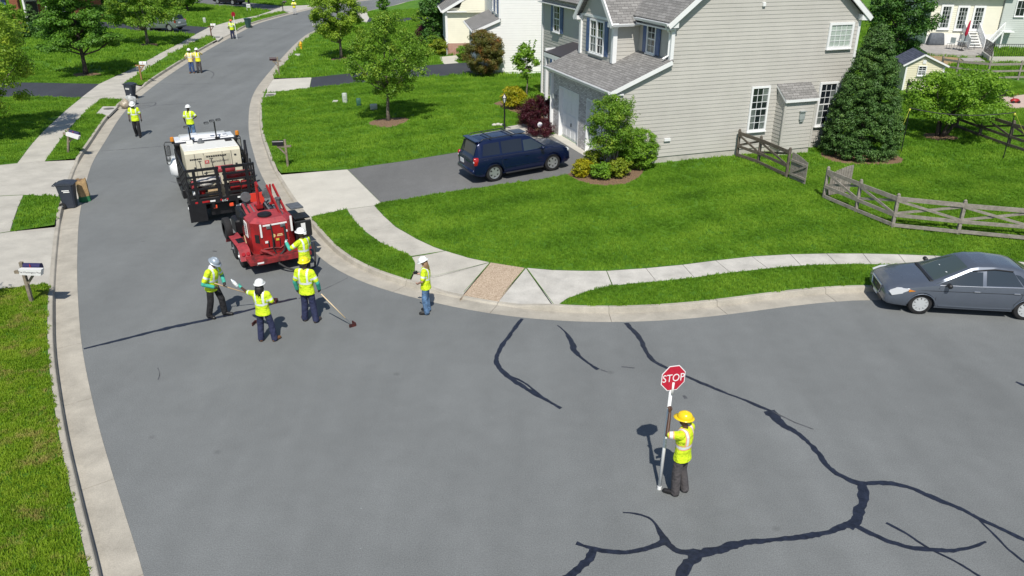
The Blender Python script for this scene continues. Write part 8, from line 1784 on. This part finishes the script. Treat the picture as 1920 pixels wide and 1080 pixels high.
# ---------------------------------------------------------------- timber fences: every post, rail and brace its own piece
def fence(label, posts, m, h=1.2, cross=True, cat='fence', rails=(1.08, .50, .13), skip=()):
    o = Vector(posts[0]); T = thing('timber_fence', label, cat, tuple(o)); P = [Vector(p) - o for p in posts]
    for i, p in enumerate(P):
        b = MB(); b.box((0, 0, h / 2 - .1), (.11, .11, h + .2), bev=.008, M=Matrix.Translation(p)); b.lathe([(.05, h), (.06, h + .03), (.03, h + .07)], 8, M=Matrix.Translation(p)); b.build('post', m, T)
    for i in range(len(P) - 1):
        if i in skip: continue
        a, c = P[i], P[i + 1]; d = (c - a).normalized(); n = Vector((-d.y, d.x, 0)) * -.05; j = lambda: random.uniform(-.015, .015)
        for z in rails: b = MB(); b.bar(a + n + Vector((0, 0, z + j())), c + n + Vector((0, 0, z + j())), .04, .15 if z > 1 else .12); b.build('rail', m, T)
        if cross:
            for z0, z1, off in ((rails[0] - .06, rails[1] + .04, 1.0), (rails[1] + .04, rails[0] - .06, .2)): b = MB(); b.bar(a + n * off + Vector((0, 0, z0)), c + n * off + Vector((0, 0, z1)), .035, .085); b.build('brace', m, T)
    return T
fence('weathered cross rail fence from the beige wall to the open gate', [(10.152, 34.866, 0.650), (10.749, 33.618, 0.650), (11.359, 31.635, 0.633)], M_FENCED)
fence('grey cross rail fence from the gate to the right edge', [(12.046, 29.194, 0.522), (12.745, 27.799, 0.436), (13.495, 26.379, 0.344), (15.487, 25.730, 0.325), (17.555, 25.148, 0.310), (19.578, 24.500, 0.293)], M_FENCE)
fence('dark cross rail fence behind the low wide tree', [(23.660, 47.878, 0.650), (23.434, 44.227, 0.650), (22.926, 40.444, 0.650), (23.101, 38.599, 0.650), (23.379, 36.598, 0.650), (23.733, 34.683, 0.650)], M_FENCED)
fence('far post and rail fence below the patio', [(30.316, 57.125, 0.650), (30.842, 56.011, 0.650), (32.291, 54.727, 0.650), (34.557, 54.937, 0.650), (36.875, 55.149, 0.650)], M_FENCE, cross=False, rails=(1.08, .62, .2), h=1.25)
def gate(label, a, c, m, flip=1):
    o = Vector(a); T = thing('picket_gate', label, 'gate', tuple(o), 0, 'gate leaves'); v = Vector(c) - o; n = 9; d = v.normalized(); s = Vector((-d.y, d.x, 0)) * flip
    for i in range(n):
        t = (i + .5) / n; p = v * t; hh = .92 + .20 * math.sin(math.pi * (t * .5 + .5 if flip < 0 else t * .5)) if True else 1; b = MB(); b.bar(p + Vector((0, 0, .06)), p + Vector((0, 0, hh)), v.length / n * .86, .025, up=s); b.build('picket', m, T)
    for z in (.25, .80): b = MB(); b.bar(s * .035 + v * .02 + Vector((0, 0, z)), s * .035 + v * .98 + Vector((0, 0, z)), .035, .09); b.build('rail', m, T)
    b = MB(); b.bar(s * .04 + v * .05 + Vector((0, 0, .28)), s * .04 + v * .95 + Vector((0, 0, .78)), .03, .08); b.build('brace', m, T); return T
gate('weathered picket gate leaf hanging on the fence by the beige wall', (11.425, 31.494, 0.629), (11.797, 30.627, 0.597), M_FENCE, -1); gate('weathered picket gate leaf swung open behind the grey fence', (12.249, 29.360, 0.533), (13.268, 29.809, 0.564), M_FENCE, 1)
# net posts
nt_ = thing('net_posts', 'two thin dark poles with a sagging cord in the fenced yard', 'net'); oa, ob = Vector((17.853, 35.522, 0.650)), Vector((22.027, 34.592, 0.650)); nt_.location = oa; d_ = ob - oa
for p in (Vector((0, 0, 0)), d_):
    b = MB(); b.tube([p + Vector((0, 0, -.1)), p + Vector((0, 0, 2.1))], .022, 8); b.build('pole', M_MBLACK, nt_); b = MB(); b.ellipsoid(p + Vector((0, 0, 1.98)), (.045, .045, .07), 8, 6); b.build('tie', mat('tie_yellow', (.6, .6, .08)) if 'tie_yellow' not in bpy.data.materials else bpy.data.materials['tie_yellow'], nt_)
b = MB(); b.tube([d_ * t + Vector((0, 0, 2.06 - 4 * .22 * t * (1 - t))) for t in np.linspace(0, 1, 13)], .02, 5); b.build('cord', M_RUBBER, nt_)
b = MB(); b.tube([Vector((0, 0, 2.05)), Vector((-.9, -.9, .02))], .006, 4); b.build('guy_line', bpy.data.materials['tie_yellow'], nt_); b = MB(); b.tube([d_ + Vector((0, 0, 2.05)), d_ + Vector((1.2, -.4, .02))], .006, 4); b.build('guy_line', bpy.data.materials['tie_yellow'], nt_)
# patio things
zp = .18
def at_p(p): return (p[0], p[1], p[2] + zp)
gr = thing('covered_grill', 'barbecue under a grey cover against the cream house', 'grill', at_p((37.064, 71.728, 0.650))); b = MB(); b.box((0, 0, .5), (1.45, .65, 1.0), taper=(.78, .7), bev=.08); b.v = [(x * (1 + .03 * math.sin(14 * x + 9 * z)), y * (1 + .05 * math.sin(12 * x)), z) for x, y, z in b.v]; b.build('cover', mat('grill_cover', (.115, .13, .15), rough=.8, var=.2, scale=3, bump=.6, bscale=5, dist=.05), gr, autosmooth=60)
for sx in (-.55, .55): b = MB(); b.lathe([(.07, -.03), (.07, .03)], 12, M=Matrix.Translation((sx, -.2, .07)) @ Matrix.Rotation(rad(90), 4, 'Y')); b.build('wheel', M_TYRE, gr)
um = thing('patio_umbrella', 'closed red patio umbrella leaning above the metal table', 'umbrella', at_p((37.470, 68.087, 0.650))); b = MB(); b.tube([(0, 0, 0), (.22, 0, 2.4)], .022, 8); b.build('pole', M_MBLACK, um); b = MB(); ax = Vector((.22, 0, 2.4)); b.tube([ax * t for t in (.48, .56, .7, .85, .96, 1.0)], [.05, .13, .12, .09, .05, .02], 10); b.build('canopy', mat('umbrella_red', (.42, .015, .05), rough=.8, var=.2, scale=8), um, smooth=True); b = MB(); b.lathe([(.22, 0), (.22, .05), (.05, .1)], 14); b.build('base', M_MBLACK, um)
tb = thing('patio_table', 'thin metal patio table under the red umbrella', 'table', at_p((37.590, 68.404, 0.650))); b = MB(); b.lathe([(.45, .68), (.45, .70)], 18); b.build('table_top', M_METAL, tb)
for a in (45, 135, 225, 315): b = MB(); b.tube([(.36 * math.cos(rad(a)), .36 * math.sin(rad(a)), 0), (.2 * math.cos(rad(a)), .2 * math.sin(rad(a)), .68)], .014, 5); b.build('leg', M_MBLACK, tb)
for lab, p, rz in (('metal patio chair left of the table', (37.019, 69.045, 0.650), -60), ('metal patio chair right of the table', (38.654, 68.723, 0.650), 70), ('metal patio chair behind the table', (38.879, 70.362, 0.650), 10)):
    T = thing('patio_chair', lab, 'chair', at_p(p), rad(rz), 'patio chairs'); b = MB(); b.box((0, 0, .43), (.45, .45, .03)); b.build('seat', M_METAL, T); b = MB(); b.box((0, .22, .70), (.45, .025, .45)); b.build('backrest', M_METAL, T)
    for sx in (-.2, .2):
        for sy in (-.2, .2): b = MB(); b.tube([(sx, sy, 0), (sx, sy, .42)], .013, 5); b.build('leg', M_MBLACK, T)
wl_ = thing('areaway_wall', 'low white wall with black railing at the basement steps', 'wall', (38.134, 65.946, 0.650)); o = Vector((38.134, 65.946, 0.650)); pts = [Vector(p) - o for p in ((38.134, 65.946, 0.650), (37.058, 62.827, 0.650), (40.074, 62.827, 0.650))]
for a, c in zip(pts[:-1], pts[1:]): b = MB(); b.bar(a + Vector((0, 0, .2)), c + Vector((0, 0, .2)), .25, .45); b.build('wall_run', M_CONCA, wl_)
for a, c in zip(pts[:-1], pts[1:]):
    n = int((c - a).length / .16)
    b = MB(); b.bar(a + Vector((0, 0, 1.35)), c + Vector((0, 0, 1.35)), .04, .04); b.build('top_rail', M_MBLACK, wl_)
    for i in range(n + 1): b = MB(); b.bar(a.lerp(c, i / n) + Vector((0, 0, .4)), a.lerp(c, i / n) + Vector((0, 0, 1.35)), .02, .02, up=(1, 0, 0)); b.build('baluster', M_MBLACK, wl_)
ty = thing('play_toy', 'small red toy on the pinkish court', 'toy', (29.773, 47.073, 0.650)); b = MB(); b.ellipsoid((0, 0, .14), (.28, .18, .13), 12, 8); b.build('body', M_REDP, ty, smooth=True); b = MB(); b.tube([(-.1, 0, .25), (-.25, 0, .5), (.1, 0, .52)], .02, 6); b.build('handle', M_REDP, ty)
for sx in (-.17, .17): b = MB(); b.lathe([(.08, -.02), (.08, .02)], 12, M=Matrix.Translation((sx, -.16, .08)) @ Matrix.Rotation(rad(90), 4, 'X')); b.build('wheel', M_TYRE, ty)
cw_ = thing('garden_cart', 'black garden cart half hidden by the low wide tree', 'cart', (29.177, 48.042, 0.650)); b = MB(); b.box((0, 0, .45), (1.0, .6, .35), taper=(1.2, 1.2), bev=.04); b.build('tub', M_BLK, cw_)
for sx in (-.4, .4): b = MB(); b.tube([(sx, 0, 0), (sx * .8, 0, .3)], .02, 6); b.build('leg', M_GREYM, cw_)
b = MB(); b.lathe([(.16, -.04), (.16, .04)], 14, M=Matrix.Translation((.0, -.2, .16)) @ Matrix.Rotation(rad(90), 4, 'X')); b.build('wheel', M_TYRE, cw_)
